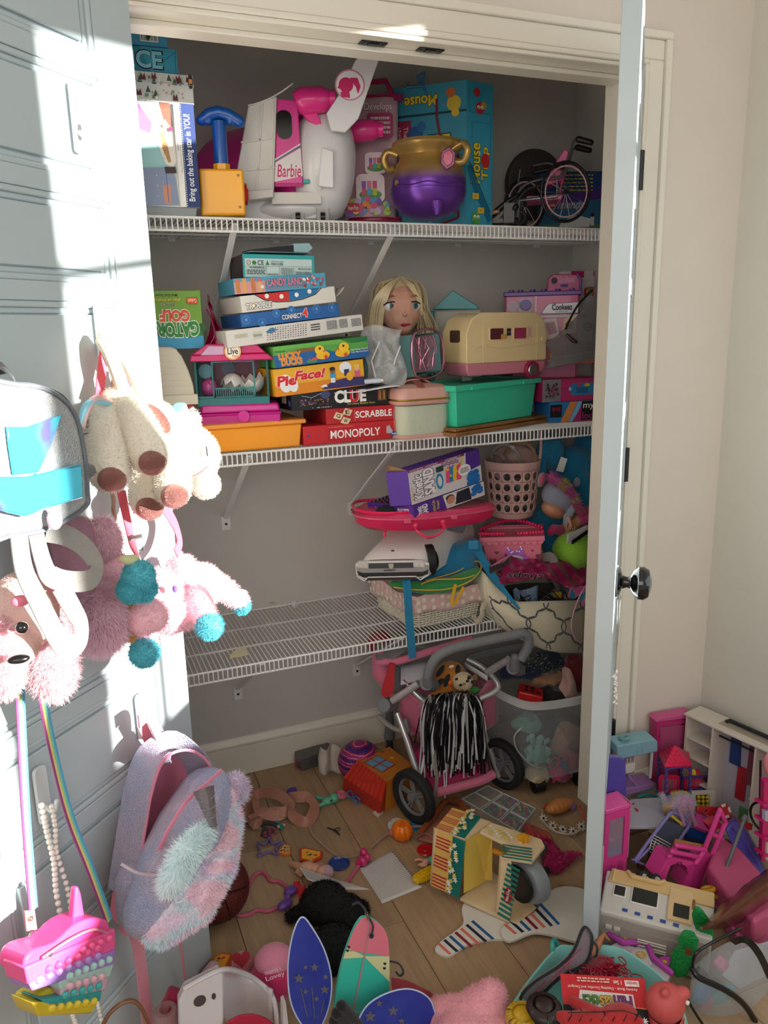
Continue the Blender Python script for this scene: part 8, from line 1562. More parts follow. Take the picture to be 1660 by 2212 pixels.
one('brown_saddle_toy','curved brown plastic saddle shaped toy above the clear bag','toy',M().grid(boot,20,10),pl('5e2a14',coat=.3),solid=.003,wob=(.004,40));one('grey_toy_bar','grey plastic bar with a pink stripe behind the motorhome','toy',ext(W3((1546,1960,-.44),(1594,1976,-.46),(1590,1992,-.465),(1546,1982,-.45)),(0,.02,-.004)),pl('55565a'),bevel=.002)
# clear bag with black zip
t=T('clear_zip_bag','clear plastic carry bag with black zip full of doll things at the bottom right','bag',at(1600,2150,y=-.62));bl_=pl('0d0e10')
def cbag(u,v):return tuple(W3((1496+190*u+20*v*(u-.5),2020+(70-60*math.sin(PI*min(1,u*1.1)*.8))*(1-v)+v*(200+30*u),-.60-.05*math.sin(PI*u)-.03*math.sin(PI*v)))[0])
P(t,'clear_shell',M().grid(cbag,18,14),clr('e8ecee',.86,rough=.05),solid=.001,ang=180);P(t,'zip',M().limb(spline(W3((1496,2092,-.645),(1504,2060,-.65),(1540,2036,-.65),(1600,2006,-.66)),5),.0035,8).limb(spline(W3((1496,2092,-.645),(1512,2112,-.66),(1570,2140,-.68),(1610,2172,-.69),(1640,2220,-.70)),5),.0062,8),bl_);P(t,'handle',M().strip(spline(W3((1584,2036,-.68),(1612,2030,-.70),(1640,2060,-.71),(1664,2110,-.71)),5),.014,.003,(-.3,-1,.3)),bl_);P(t,'base_piping',M().limb(spline(W3((1480,2150,-.64),(1504,2190,-.66),(1530,2230,-.67)),4),.003,8),bl_)
one('white_folder','white plastic folder standing inside the clear zip bag','folder',ext(W3((1562,2108,-.615),(1590,2056,-.605),(1680,2030,-.61),(1680,2200,-.64)),(0,.004,0)),pl('b4b4bc'),bevel=.001)
for i,(u,v,r,c_,lb)in enumerate(((1560,2150,(.034,.012,.022),'1f8a90','teal doll handbag inside the clear zip bag'),(1520,2140,(.022,.01,.03),'4a88b0','light blue doll bag strap inside the clear zip bag'),(1560,2080,(.016,.01,.014),'c04a80','pink doll piece at the top of the clear zip bag'),(1524,2172,(.020,.01,.022),'b05a70','pink doll dress low in the clear zip bag'),(1570,2196,(.03,.01,.02),'8a3c1c','brown doll basket at the bottom of the clear zip bag'),(1515,2105,(.016,.01,.014),'26262c','black doll shoes at the left of the clear zip bag'),(1590,2190,(.008,.008,.035),'c84a80','pink doll hanger at the bottom of the clear zip bag'))):one('doll_item',lb,'doll accessory',M().ell(at(u,v,y=-.625),r,rot=(0,25*(i%3),0),e=.6),pl(c_),wob=(.004,60))
# teal tub with toys
t=T('teal_tub','pale teal plastic tub full of dolls and costume pieces at the bottom right','tub',V((-.42,-.62,0)));tc_=pl('7fbfb8',rough=.3,coat=.2);zr_=.10
rim=[(p.x,p.y)for p in spline([at(u,v,z=zr_)for u,v in((1112,2212),(1108,2166),(1196,2052),(1240,2042),(1330,2044),(1400,2084),(1450,2130),(1484,2200),(1480,2290),(1300,2340),(1130,2300))],4,closed=True)]
cx_,cy_=sum(p[0]for p in rim)/len(rim),sum(p[1]for p in rim)/len(rim);rk=lambda k,z:[((x-cx_)*k+cx_,(y-cy_)*k+cy_,z)for x,y in rim]
P(t,'tub',loft([rk(.72,0),rk(.92,zr_-.02),rk(1.0,zr_-.004),rk(1.0,zr_),rk(.97,zr_),rk(.90,zr_-.02),rk(.72,.006)],True,True),tc_);P(t,'handle',M().torus(at(1200,2050,z=zr_-.01),.018,.005,(.6,-.6,.3),20,8),pl('2a9a94'))
t=T('activity_book_box','red and black activity book box lying upside down in the teal tub','box',at(1310,2160,z=.12));q0,q1,q2=at(1222,2216,z=.118),at(1408,2228,z=.118),at(1218,2104,z=.150);q3=q1+(q2-q0);P(t,'box',ext([q0,q1,q3,q2],(0,.004,-.016)),cb('c01c24'),bevel=.001,smooth=False)
a=planeart(q0,q1,q2);a.rect(0,0,1,.42,'121014');a.rect(0,.40,1,1,'c4202a');a.line([(.6,.44),(1,.40)],.002,'d88a4a');a.poly([(.17,.36),(.86,.30),(.86,.66),(.22,.70)],'d8d0cc')
for s,u0,u1,c_ in(('Fan',.62,.83,'7a2a72'),('tas',.45,.61,'c8a03a'),('tic!',.25,.44,'4a8a3a')):a.text(s,u0,.40,u1,.62 if s=='Fan' else .60,c_,.05,rot=180,out='1a1216',outw=.06)
a.text('Activity Book - Dazzling Doodles and Designs!',.08,.72,.92,.79,'f0e0d8',.01,rot=180);a.rect(.78,.81,.95,.93,'e8e0dc');a.text('bendon',.80,.83,.93,.91,'c02030',.03,rot=180);a.text('1 Set',.64,.83,.74,.91,'f0e4dc',.02,rot=180);a.small(.2,.84,.6,.95,2,'e0b8b0');a.shape(flower,.94,.16,.045,'d8d8dc',8);a.done(t)
t=T('red_web_glove','red costume glove with black web lines lying on the activity box','glove',at(1300,2190,z=.15));q=M()
for s,e in(((1290,2196),(1240,2164)),((1296,2206),(1212,2196)),((1300,2214),(1224,2212)),((1320,2200),(1380,2206))):q.limb([at(*s,z=.150),at(*e,z=.148)],[.018,.011])
q.ell(at(1330,2200,z=.148),(.05,.03,.018));P(t,'glove',q,fb('b01a1e'),remesh=.004,smit=3);q=M()
for i in range(7):q.tube(spline([at(u,v,z=.166-.002*abs(i-3))for u,v in((1230+i*24,2176+i*3),(1236+i*24,2190),(1228+i*24,2206))],3),.0009,5)
q.tube(spline([at(u,v,z=.168)for u,v in((1228,2188),(1290,2186),(1350,2184),(1390,2200))],4),.0009,5);P(t,'web_lines',q,cb('12080a'))
random.seed(12);q=M()
for i in range(70):c_=at(1280+random.gauss(20,26),2092+random.gauss(0,13),z=.115);q.torus(c_,random.uniform(.006,.012),.0014,(random.uniform(-1,1),random.uniform(-1,1),1),16,4)
for c in((1376,2110),(1350,2098)):q.torus(at(*c,z=.10),.012,.0012,(.2,.3,1),18,4)
one('red_doll_wig','curly crimson doll hair in the middle of the teal tub','doll hair',q,mat('9a0f2a',rough=.35),kind='stuff');one('red_wig_core','dark crimson hair base under the curls in the teal tub','doll hair',M().ell(at(1290,2098,z=.10),(.05,.04,.02)),fb('7a0c24'),wob=(.006,60))
def brown(u0,v0,z0,n,spread,col,nm,lb):
 q=M().ell(at(u0,v0,z=z0-.01),(.028,.028,.018),n=10,m=6)
 for i in range(n):
  g=random.uniform(0,2*PI);q.strip(spline([at(u0,v0,z=z0)+V((.022*math.cos(g),.022*math.sin(g),.008)),at(u0,v0,z=z0)+V((.035*math.cos(g),.035*math.sin(g),0)),at(u0+spread,v0+40,z=z0-.03)+V((.02*math.cos(g),.02*math.sin(g),0))],3),.0016,.0004,(math.cos(g),math.sin(g),.5))
 one(nm,lb,'doll hair',q,mat(col,rough=.4),kind='stuff')
brown(1176,2176,.145,260,10,'2a1c18','brunette_doll_hair','dark brown doll hair at the left of the teal tub');brown(1130,2196,.12,150,0,'c8a01c','yellow_doll_hair','yellow doll hair at the left rim of the teal tub')
t=T('coral_doll_head','coral doll head with a striped collar at the right of the teal tub','bath toy',at(1440,2170,z=.12));cc=at(1438,2166,z=.15);cor=mat('c2504e',rough=.5);P(t,'head',M().ell(cc,(.040,.036,.038)).ell(cc+V((-.012,-.01,.036)),(.010,.008,.010)).ell(cc+V((.03,-.012,.022)),(.016,.014,.012)),cor,remesh=.003,smit=3);P(t,'collar',M(Matrix.Translation(cc-V((0,0,.04)))).lathe([(.032,.016),(.038,0),(.034,-.012),(.0,-.012)],24),cor);q=M()  # head of a coral doll with its collar
for i in range(12):g=PI+PI*i/11;q.tube([cc+V((.040*math.cos(g),.036*math.sin(g),-.028)),cc+V((.040*math.cos(g),.037*math.sin(g),-.046))],.0012,5)
P(t,'white_stripes',q,cb('d8c0b4'));P(t,'eye',M().ell(cc+V((.030,-.026,.012)),.0045),pl('e8e4e0'));P(t,'pupil',M().ell(cc+V((.032,-.030,.012)),.002),pl('0c0c0c'))
t=T('doll_arm_toy','bare doll leg sticking up from the teal tub near the door','doll',at(1290,2070,z=.1));P(t,'leg',M().limb(W3((1268,2090,-.50),(1288,2050,-.49),(1300,2026,-.48),(1304,2018,-.48),(1316,2030,-.485)),[.010,.009,.006,.006,.003]),mat('a86a44',rough=.4));P(t,'silver_cuff',M().torus(at(1274,2076,y=-.51),.010,.004,(.5,0,.8),18,6),pl('a8a0a4'))
t=T('eye_mask_sleeve','grey and pink mesh sleeve with black trim propped on the teal tub','sleeve',at(1180,2130,y=-.52));sl_=[(1126,2168),(1130,2146),(1160,2118),(1210,2086),(1240,2054),(1258,2010),(1268,2004),(1280,2024),(1276,2060),(1262,2084),(1210,2112),(1170,2150),(1140,2170)]
slp=[(p.x,p.y)for p in spline([V((a_,b_,0))for a_,b_ in sl_],3,closed=True)];P(t,'mesh',ext(YP(-.53,*slp),(0,.006,0)),mat('8f8288',rough=.6,bump=.8,bscale=300));P(t,'trim',M().tube(YP(-.533,*slp),.0034,6,closed=True),fb('0e0f14'))
for a_,b_ in(((1150,2150),(1180,2120)),((1190,2118),(1236,2076)),((1200,2100),(1256,2050))):P(t,'pink_print',M().tube(spline(YP(-.5315,a_,((a_[0]+b_[0])/2-6,(a_[1]+b_[1])/2+8),b_),4),.0016,5),cb('a85a6c'))
P(t,'elastic_loop',M().tube(spline(YP(-.525,(1276,2030),(1290,2044),(1288,2066),(1274,2072)),4),.003,6),fb('101014'))
# paddles and popcorn stand
for k,(pp,lb)in enumerate(((((940,2052),(956,2030),(1000,1996),(998,1962),(1020,1940),(1110,1950),(1150,1990),(1120,2026),(1060,2028),(1010,2040),(970,2064)),'left of the two cream paddle boards with red, white and blue stripes'),(((1082,2012),(1096,1996),(1150,1974),(1176,1940),(1196,1920),(1230,1914),(1270,1926),(1290,1970),(1280,2030),(1250,2034),(1190,2018),(1150,2014),(1100,2032)),'right of the two cream paddle boards, partly behind the door'))):
 z0=.0 if k==0 else .009;sp_=[(p.x,p.y)for p in spline([V((a_,b_,0))for a_,b_ in pp],4,closed=True)];t=T('striped_paddle',lb,'paddle board',at(*pp[0],z=0));P(t,'board',tile(sp_,z0,.008),cb('d6d2c8'),bevel=.001);a=[]
 dx=0 if k==0 else 142;dy=0 if k==0 else-40
 for i,c_ in enumerate(('d8705e','1a2440','1f5a94','8a1c2a','d8705e','1a2440','1f5a94')):
  b0=(946+i*12+dx,2040-i*8.2+dy-(2 if k else 0));b1=(970+i*15.5+dx,2062-i*5.4+dy-(4 if k else 0)+2*i*(k))
  P(t,'stripe',tile([b0,(b0[0]+5,b0[1]-3.4),(b1[0]+6,b1[1]-2.4),b1],z0+.008,.0004),cb(c_))
t=T('popcorn_stand','wooden toy popcorn stand with teal and red striped trim tipped on its side','playset',at(1050,1980,z=0));wo=mat('e0cba4',rough=.5,c2='d2b88c',c2w=.2,vscale=20)
PA=dict(a=(940,1788,.17),b=(1000,1752,.17))
def QZ(q4,z):return[at(u,v,z=zz)for(u,v),zz in zip(q4,z if isinstance(z,(list,tuple))else[z]*4)]
TOP=QZ(((940,1790),(1004,1812),(1062,1775),(994,1752)),.175);P(t,'top_board',ext(TOP,(0,0,-.008)),wo,smooth=False,bevel=.001)
FR=[TOP[0],TOP[1],at(993,1940,z=.03),at(932,1912,z=.03)];P(t,'front_board',ext(FR,(0,.008,0)),wo,smooth=False,bevel=.001)
BT=[at(994,1940,z=.022),at(1116,1996,z=.018),at(1160,1960,z=.02),at(1062,1880,z=.03)];P(t,'back_board',ext(BT,(0,0,-.008)),wo,smooth=False,bevel=.001)
AR=[at(1062,1776,z=.175),at(1170,1812,z=.165),at(1178,1828,z=.16),at(1150,1862,z=.16),at(1082,1852,z=.165),at(1106,1830,z=.168),at(1036,1796,z=.172)];P(t,'side_arm',ext(AR,(0,0,-.008)),wo,smooth=False,bevel=.002)
PO=[at(1084,1852,z=.160),at(1106,1862,z=.157),at(1102,1990,z=.022),at(1076,1974,z=.024)];P(t,'striped_post',ext(PO,(0,.010,0)),wo,smooth=False,bevel=.001)
for nm,q4 in(('top_art',(TOP[0],TOP[1],TOP[3])),('front_art',(FR[3],FR[2],FR[0]))):
 a=planeart(*q4,eps=.0012);h_=nm=='top_art'
 a.rect(0,0,.56,1,'dcb45c')
 for b in range(3):
  for i in range(4):(a.poly([(.0+.02*0,b/3+.03+i*.058),(.50,b/3+.02+i*.062),(.50,b/3+.05+i*.062),(.0,b/3+.055+i*.058)],'b82a40'));a.l=1.3
 a.rect(.56,0,1,1,'0f7068');random.seed(4)
 for i in range(22):a.shape(flower,.72+.14*random.uniform(-1,1),.04+.92*i/22,.085,['e8e4d8','e8e4d8','d8c050'][i%3]);a.ell(.74,.5,.001,'c89a2a')
 a.done(t,nm)
a=planeart(PO[3],PO[2],PO[0],eps=.0012)
for i in range(11):a.rect(0,i/11,1,(i+.55)/11,'0f7068');a.l=1.2
a.ell(.5,.42,.34,'c01c28',.14);a.text('Melissa & Doug',.36,.31,.64,.53,'f0e4e0',.02,rot=90);a.done(t,'post_art')
a=planeart(AR[6],AR[5],AR[0],eps=.0012);[a.shape(flower,.06+.84*i/17,.2+.6*((i*7)%5)/5,.055,['e6e2d4','d6c65a'][i%2])for i in range(18)];a.done(t,'arm_flowers');a=planeart(AR[4],AR[3],AR[5],eps=.0012);[a.rect(.05,i/5,1.0,(i+.5)/5,'0f7068')for i in range(5)];a.done(t,'arm_stripes')
P(t,'inner_shelf',ext([at(1004,1814,z=.165),at(1060,1790,z=.165),at(1058,1900,z=.035),at(1002,1930,z=.03)],(.004,.004,0)),pl('dcbc54',rough=.5));P(t,'inner_wall',ext([at(1010,1812,z=.16),at(1064,1800,z=.16),at(1064,1902,z=.04),at(1044,1900,z=.04)],(0,.006,0)),pl('d4b048',rough=.5))
P(t,'yellow_cog',M(fr(at(1132,1814,z=.168),(1,0,0))).prism(flower(0,0,.017,8),0,.010),pl('e0a018'),bevel=.001);P(t,'grey_pot',M(fr(at(1140,1905,z=.085),(0,0,1),z=V((1,.25,0)))).lathe([(0,-.012),(.050,-.012),(.056,0),(.058,.022),(.054,.024),(.050,.006),(0,.004)],32),pl('8a9096',rough=.35));P(t,'dark_disc',M(fr(at(1128,1905,z=.085),(0,0,1),z=V((1,.25,0)))).lathe([(0,-.016),(.046,-.016),(.048,-.010),(0,-.010)],32),pl('14161a'));P(t,'handle',M().limb([at(1062,1836,z=.11),at(1090,1846,z=.11)],.008,10),pl('d89020'),label='yellow wooden handle')
# ================================================================ hung on the left door
def FD(u,v,e=.0): # frame on the door face: x towards the hinge, z up, y into the door; unit = one photo pixel
 p=dor(u,v,e);k=(p-CAM).dot(_f)/F_PX;return fr(p,-DD)@Matrix.Scale(k,4)
hkm=pl('d9dcde',coat=.3)
for(u,v,w,h,lb)in((160,256,11,70,'white adhesive hook highest on the left door, empty'),(212,716,10,56,'white adhesive hook holding the cream unicorn straps'),(303,1546,14,52,'white adhesive hook holding the sequined backpack'),(88,1716,17,68,'white adhesive hook holding the pearl strands'),(22,1300,16,60,'white adhesive hook behind the silver strap')):
 X=FD(u,v);t=T('adhesive_hook',lb,'hook',X,'white adhesive hooks on the left door');P(t,'plate',M(X).prism(rrect(-w,-h,w,h,w*.7,5),-9,-.5,'y'),hkm,bevel=.0012);P(t,'hook',M(X).limb(spline([(2,-10,-h*.42),(2,-22,-h*.52),(4,-34,-h*.46),(6,-38,-h*.18)],4),[6]*13),hkm)
 # cream unicorn plush bag
cr='f4ecdc';t=T('unicorn_plush_bag','cream unicorn plush bag with rose gold hoof pads hanging by its straps','plush bag',dor(300,950,.05))
K=1/1130.
bl=lambda q,u,v,e,ru,rv=None,rd=None,rot=0:q.ell(dor(u,v,e),(ru*K,(rd or ru)*K,(rv or ru)*K),rot=(0,rot,44.4*0-0),n=18,m=12)
q=M();bl(q,258,890,.05,42,50,40);bl(q,330,920,.05,54,56,44);bl(q,396,940,.06,44,46,40)
for a_,b_,r0,r1 in(((238,900,.06),(236,1018,.10),36,40),((288,890,.10),(322,980,.14),34,40),((372,950,.10),(372,1055,.13),36,38),((316,980,.06),(318,1080,.08),36,37)):q2=M().limb(D3(a_,b_),[r0*K,r1*K]);plush('leg',q2,cr,t,n=4500,L=.005,vox=.006,sm=4)
plush('body',q,cr,t,n=9000,L=.005,vox=.007,sm=5)
q=M();bl(q,428,980,.09,46,58,44,-12);bl(q,444,1046,.10,32,32,32);bl(q,416,912,.07,17,30,12,10);plush('head',q,cr,t,n=8000,L=.005,vox=.006)
rg=mat('b07a72',rough=.28,metal=.75,bump=1.0,bscale=700)
for i,(u,v,e)in enumerate(((238,1034,.118),(326,998,.158),(374,1070,.146),(320,1096,.092))):P(t,'hoof_pad',M(FD(u,v,e)).ell((4,-2,-2),(38,24,28),rot=(10,12,0),n=20,m=12),rg)
P(t,'inner_ear',M().ell(dor(340,905,.135),(16*K,6*K,34*K),rot=(0,-35,0)),rg);P(t,'stitched_mouth',M().tube(spline(D3((410,1030,.142),(428,1024,.142),(448,1008,.136)),4),.0012,5),rg);P(t,'eye',M().limb(D3((446,966,.128),(448,984,.130)),.0014,6),pl('2a2a30'))
q=M()
for i,c_ in enumerate(('9adcf0','c8b8e8','e8e0a8','f0c0c8')):q.mi=i;q.tube(spline(D3((240,872,.07),(208,866-2*i,.08),(184,880+i*4,.08),(172+i*3,918+i*3,.08)),5),[.006]*12+[.005,.004,.003,.002],8)
P(t,'tail',q,[mat(c_,rough=.3,metal=.2)for c_ in('9adcf0','c8b8e8','e8e0a8','f0c0c8')],label='rainbow satin tail')
for pts in(((222,738,.035),(240,770,.05),(262,830,.06),(276,872,.07)),((226,730,.035),(262,760,.05),(300,830,.06),(320,872,.07))):P(t,'strap',M().limb(spline(D3(*pts),4),.012,8),fb('e4d8bc'))
q=M();bl(q,392,892,.03,22,26,12);P(t,'mane',q,mat('7fcbe0',rough=.35),wob=(.010,60),label='light blue satin mane')
# coral strap and pink unicorn plush
t=T('pink_unicorn_plush','pink unicorn plush bag with teal hooves hanging under the cream one','plush bag',dor(400,1270,.05));q=M()
bl(q,342,1280,.08,50,52,46);bl(q,316,1330,.11,46,36,44);bl(q,430,1265,.07,58,52,44);bl(q,392,1228,.07,34,34,34);bl(q,250,1230,.05,40,34,30)
for a_,b_,r0,r1 in(((430,1290,.10),(448,1340,.13),28,26),((470,1265,.08),(520,1298,.10),30,22),((312,1360,.07),(312,1400,.08),26,27),((370,1330,.06),(410,1330,.08),44,30)):q.limb(D3(a_,b_),[r0*K,r1*K])
plush('body',q,'fcc8d4',t,n=18000,L=.007,vox=.007,sm=5)
for i,(u,v,e,r)in enumerate(((300,1244,.14,30),(312,1272,.14,24),(284,1272,.13,26),(453,1352,.14,29),(312,1410,.09,30),(522,1308,.10,20))):
 q=M();bl(q,u,v,e,r);plush('hoof',q,'5cc0d0',t,n=2600,L=.006,bare=False,vox=.005)
P(t,'horn',M().tube(D3((290,1212,.13),(262,1206,.135)),[13*K,5*K],10),fb('d8d8a0'));P(t,'eye',M().ell(dor(378,1272,.135),(5*K,3*K,8*K)),fb('6a4ab8'))
for pts in(((262,1060,.04),(272,1110,.05),(288,1180,.08),(298,1206,.10)),((352,1090,.04),(376,1130,.05),(388,1170,.07),(380,1196,.08)),((226,752,.02),(220,800,.02),(214,860,.03)),((262,770,.02),(290,830,.02))):P(t,'strap',M().strip(spline(D3(*pts),5),.021,.0018,DN),fb('e0566c'),label='coral strap')
P(t,'slider',M().tube(D3((280,1164,.085),(304,1158,.085)),.004,8),met('d8d8d8'))
one('braided_cord','rose gold braided cord hanging beside the cream unicorn plush','cord',M().tube([p+V((.001*math.sin(i),.001*math.cos(i),0))for i,p in enumerate(spline(D3((246,800,.01),(244,900,.012),(238,1000,.014),(246,1100,.016),(250,1140,.02)),12))],.004,6),mat('b08a7a',metal=.5,rough=.35))
# fluffy pink and yellow pieces
for nm,lb,(u,v,e),(ru,rv,rd),c_,n_,L_ in(('fluffy_purse','long haired pink fur purse hanging right of the poodle purse',(216,1336,.06),(48,66,36),'ffd6e4',12000,.018),('fur_pompom','pink fur pompom behind the holographic purse',(222,1165,.04),(34,44,26),'ffd4de',6000,.010),('yellow_plush','fuzzy yellow plush hanging behind the pink unicorn',(270,1322,.085),(22,60,16),'d8a838',6000,.009)):
 t=T(nm,lb,'plush bag',dor(u,v,e));q=M();bl(q,u,v,e,ru,rv,rd);plush('body',q,c_,t,n=n_,L=L_,down=.8,w=.0014)
 # poodle purse
t=T('poodle_purse','pink poodle plush purse with glass eyes at the left edge','plush purse',dor(60,1320,.1));tp_='e4c2ba';q=M();bl(q,52,1320,.12,54,66,44);bl(q,42,1390,.14,32,34,32);plush('head',q,tp_,t,n=7000,L=.002,vox=.006)
for u,v,e,r,h in((112,1410,.12,40,84),(4,1420,.13,26,60)):q=M();bl(q,u,v,e,r,h,24);bl(q,u,v+40,e,r*.9,h*.5,24);plush('ear',q,'ffd2da',t,n=8000,L=.012,down=.7,w=.0014)
P(t,'eye',M().ell(dor(47,1356,.175),.0085),pl('060607',coat=1.0,rough=.05));P(t,'nose',M().ell(dor(40,1424,.180),(.014,.008,.006)),pl('0a0a0b',coat=.5));P(t,'bow',M().ell(dor(44,1298,.17),(.012,.005,.008)).ell(dor(102,1276,.15),(.026,.004,.016)),pl('e87f96'),bevel=0)
# silver holographic backpack
slm=mat('ccd0d6',rough=.28,metal=.45,bump=1.2,bscale=500,film=380);t=T('silver_backpack','silver holographic mini backpack at the left edge of the door','backpack',dor(90,1000,.1))
sb=[(p.x,p.y)for p in spline([V((a_,b_,0))for a_,b_ in((-60,850),(40,832),(110,846),(160,890),(182,970),(190,1060),(184,1096),(110,1140),(20,1158),(-60,1156))],4,closed=True)]
P(t,'body',ext(D3(*[(u,v,.155)for u,v in sb]),DN*-.10),slm,bevel=.016,seg=4);P(t,'edge_piping',M().tube(D3(*[(u-2,v,.150)for u,v in sb]),.0042,6,closed=True),mat('7d8288',rough=.4,metal=.5))
irm=mat('58dcff',rough=.12,metal=.55,coat=1.0,film=520,c2='7a78e0',c2t=.56,c2w=.06,vscale=16)
P(t,'pocket',ext(D3(*[(u,v,.168)for u,v in((-50,1030),(60,1030),(178,1002),(182,1076),(110,1096),(56,1116),(20,1108),(-50,1084))]),DN*-.012),irm,bevel=.003,label='iridescent blue pocket');P(t,'panel',ext(D3(*[(u,v,.160)for u,v in((16,922),(60,922),(100,908),(134,896),(112,960),(84,1020),(30,1026),(20,960))]),DN*-.004),irm,bevel=.001)
P(t,'zip',M().tube(spline(D3((0,838,.11),(90,838,.11),(140,862,.11),(168,920,.11),(176,1000,.11)),6),.003,6),met('8a8c90'));P(t,'glitter_charm',M().ell(dor(190,1018,.15),(.012,.006,.012)).tube(D3((178,985,.15),(186,1004,.15)),.002,6),mat('c8ccd0',rough=.2,metal=.9,bump=2.0,bscale=900))
P(t,'top_loop',M().strip(spline(D3((-30,790,.04),(10,800,.05),(34,826,.10)),4),.02,.002,DN),fb('8a8a8c'));P(t,'ear_patch',M().ell(dor(118,1122,.17),(.010,.004,.015)),pl('e0b0d0'))
sst=mat('d4d2cc',rough=.35,metal=.5,bump=1.0,bscale=900)
for pts in(((40,1150,.15),(52,1230,.17),(84,1300,.19),(120,1370,.20),(146,1402,.20),(172,1386,.20),(174,1350,.19),(158,1316,.18),(130,1266,.17)),((76,1148,.14),(92,1210,.16),(110,1244,.17),(150,1256,.17),(196,1252,.17),(208,1226,.16),(190,1190,.15),(150,1160,.14),(100,1148,.13))):P(t,'strap',M().strip(spline(D3(*pts),6),.030,.002,DN),sst,label='silver webbing strap')
t=one('holographic_purse','dusky pink holographic purse behind the silver straps','purse',ext(D3(*[(p.x,p.y,.10)for p in spline([V((a_,b_,0))for a_,b_ in((96,1130),(170,1108),(208,1130),(216,1200),(206,1270),(170,1304),(130,1300),(110,1240))],4,closed=True)]),DN*-.05),mat('a08496',rough=.18,metal=.6,coat=.8,bump=1.2,bscale=600,film=450),bevel=.010,seg=3)
# rainbow strap, pop-it purse, pearls
rb=('9a3a80','e8d878','7ad0b8','4aa8d8');t=T('popit_purse','pink rubber unicorn bubble purse on a rainbow strap','purse',dor(150,2060,.1))
for pts in([(40,1430,.10),(46,1560,.06),(56,1760,.06),(72,1966,.075)],[(78,1430,.09),(110,1600,.06),(150,1760,.05),(196,1880,.06),(236,1990,.08)]):
 c=spline(D3(*pts),5)
 for i,col in enumerate(rb):P(t,'strap_band',M().strip([p-DD*(.0042*(i-1.5))for p in c],.0042,.0016,DN),fb(col))
P(t,'leather_tab',ext(D3((54,1968,.08),(76,1966,.08),(82,2014,.08),(58,2012,.08)),DN*-.004),mat('c87a86',rough=.4),bevel=.001);P(t,'rivet',M().ell(dor(66,1984,.082),.004),met('e8d8b0'))
P(t,'clasp',M().torus(dor(70,2024,.085),.008,.0018,DN,20,6).limb(D3((71,2032,.085),(74,2072,.10)),.0032,8),met('d0d2d6'));P(t,'zip_pull',M().limb(D3((82,2056,.12),(106,2062,.13)),.005,8),met('d0d2d6'))
hp2=mat('f0509a',rough=.35,coat=.3);P(t,'upper_body',ext(D3(*[(p.x,p.y,.13)for p in spline([V((a_,b_,0))for a_,b_ in((54,2076),(74,2052),(120,2036),(160,2000),(200,1984),(232,1988),(236,2008),(226,2030),(120,2080),(60,2110))],3,closed=True)]),DN*-.05),hp2,bevel=.004);P(t,'horn',ext(D3((158,1998,.11),(164,1918,.11),(170,1914,.11),(176,1930,.11),(186,1990,.11)),DN*-.012),hp2,bevel=.003);P(t,'zip',M().tube(spline(D3((90,2070,.134),(150,2030,.134),(200,2008,.134),(232,2016,.134)),5),.0022,6),pl('c87a8a'))
LO=[((54,2090),(250,2006),(250,2052),(62,2128),'ee5a9c'),((62,2122),(250,2050),(248,2084),(72,2142),'a07ac8'),((130,2118),(248,2080),(238,2112),(130,2140),'a8c8c0'),((132,2136),(236,2108),(228,2140),(134,2160),'d0a4b4'),((90,2160),(222,2136),(218,2164),(110,2180),'2a9a9c'),((70,2166),(214,2160),(200,2190),(84,2196),'d0b82a')]
for a_,b_,c_,d_,col in LO:P(t,'bubble_row',ext(D3(*[(u,v,.135)for u,v in(a_,b_,c_,d_)]),DN*-.045),mat(col,rough=.35,coat=.2),bevel=.003)
for r,(n_,u0,v0,du,dv,col)in enumerate(((4,178,2052,19,-8,'f05a98'),(6,104,2094,21,-9,'ee5a9c'),(7,84,2116,21,-8.5,'b08ad0'),(6,150,2108,17,-7,'a8d0c8'),(5,150,2130,17,-5,'d8aab8'),(5,140,2150,18,-5,'3aa8a8'),(6,112,2178,18,-3,'d8c030'))):
 for i in range(n_):P(t,'bubble',M().ell(dor(u0+i*du,v0+i*dv,.136),(.0068,.0045,.0068),n=12,m=8),mat(col,rough=.3,coat=.3))
P(t,'yellow_snout',ext(D3(*[(u,v,.12)for u,v in((72,2160),(108,2134),(134,2140),(128,2170),(90,2198),(74,2190))]),DN*-.04),mat('c8b428',rough=.35),bevel=.005)
t=T('pearl_necklace','strands of cream pearls hanging from the lowest white hook','necklace',dor(120,1850,.03));pm=mat('f0e8de',rough=.2,coat=.8);q=M()
def beads(q,pts,r,st):
 c=spline(D3(*pts),12);d=0;q.ell(c[0],r,n=10,m=7)
 for a_,b_ in zip(c,c[1:]):
  L_=(b_-a_).length;d+=L_
  if d>=st:d=0;q.ell(b_,r,n=10,m=7)
beads(q,((90,1740,.035),(100,1790,.03),(116,1860,.025),(122,1930,.025),(138,2010,.025)),.0054,.0092);beads(q,((112,1742,.035),(120,1790,.03),(122,1840,.028),(146,1920,.028),(156,1990,.03)),.0048,.0082);beads(q,((206,2150,.06),(214,2180,.05),(224,2230,.05)),.0042,.0072);beads(q,((154,2186,.06),(164,2215,.05),(168,2240,.05)),.0042,.0072)
P(t,'pearls',q,pm,kind='stuff')
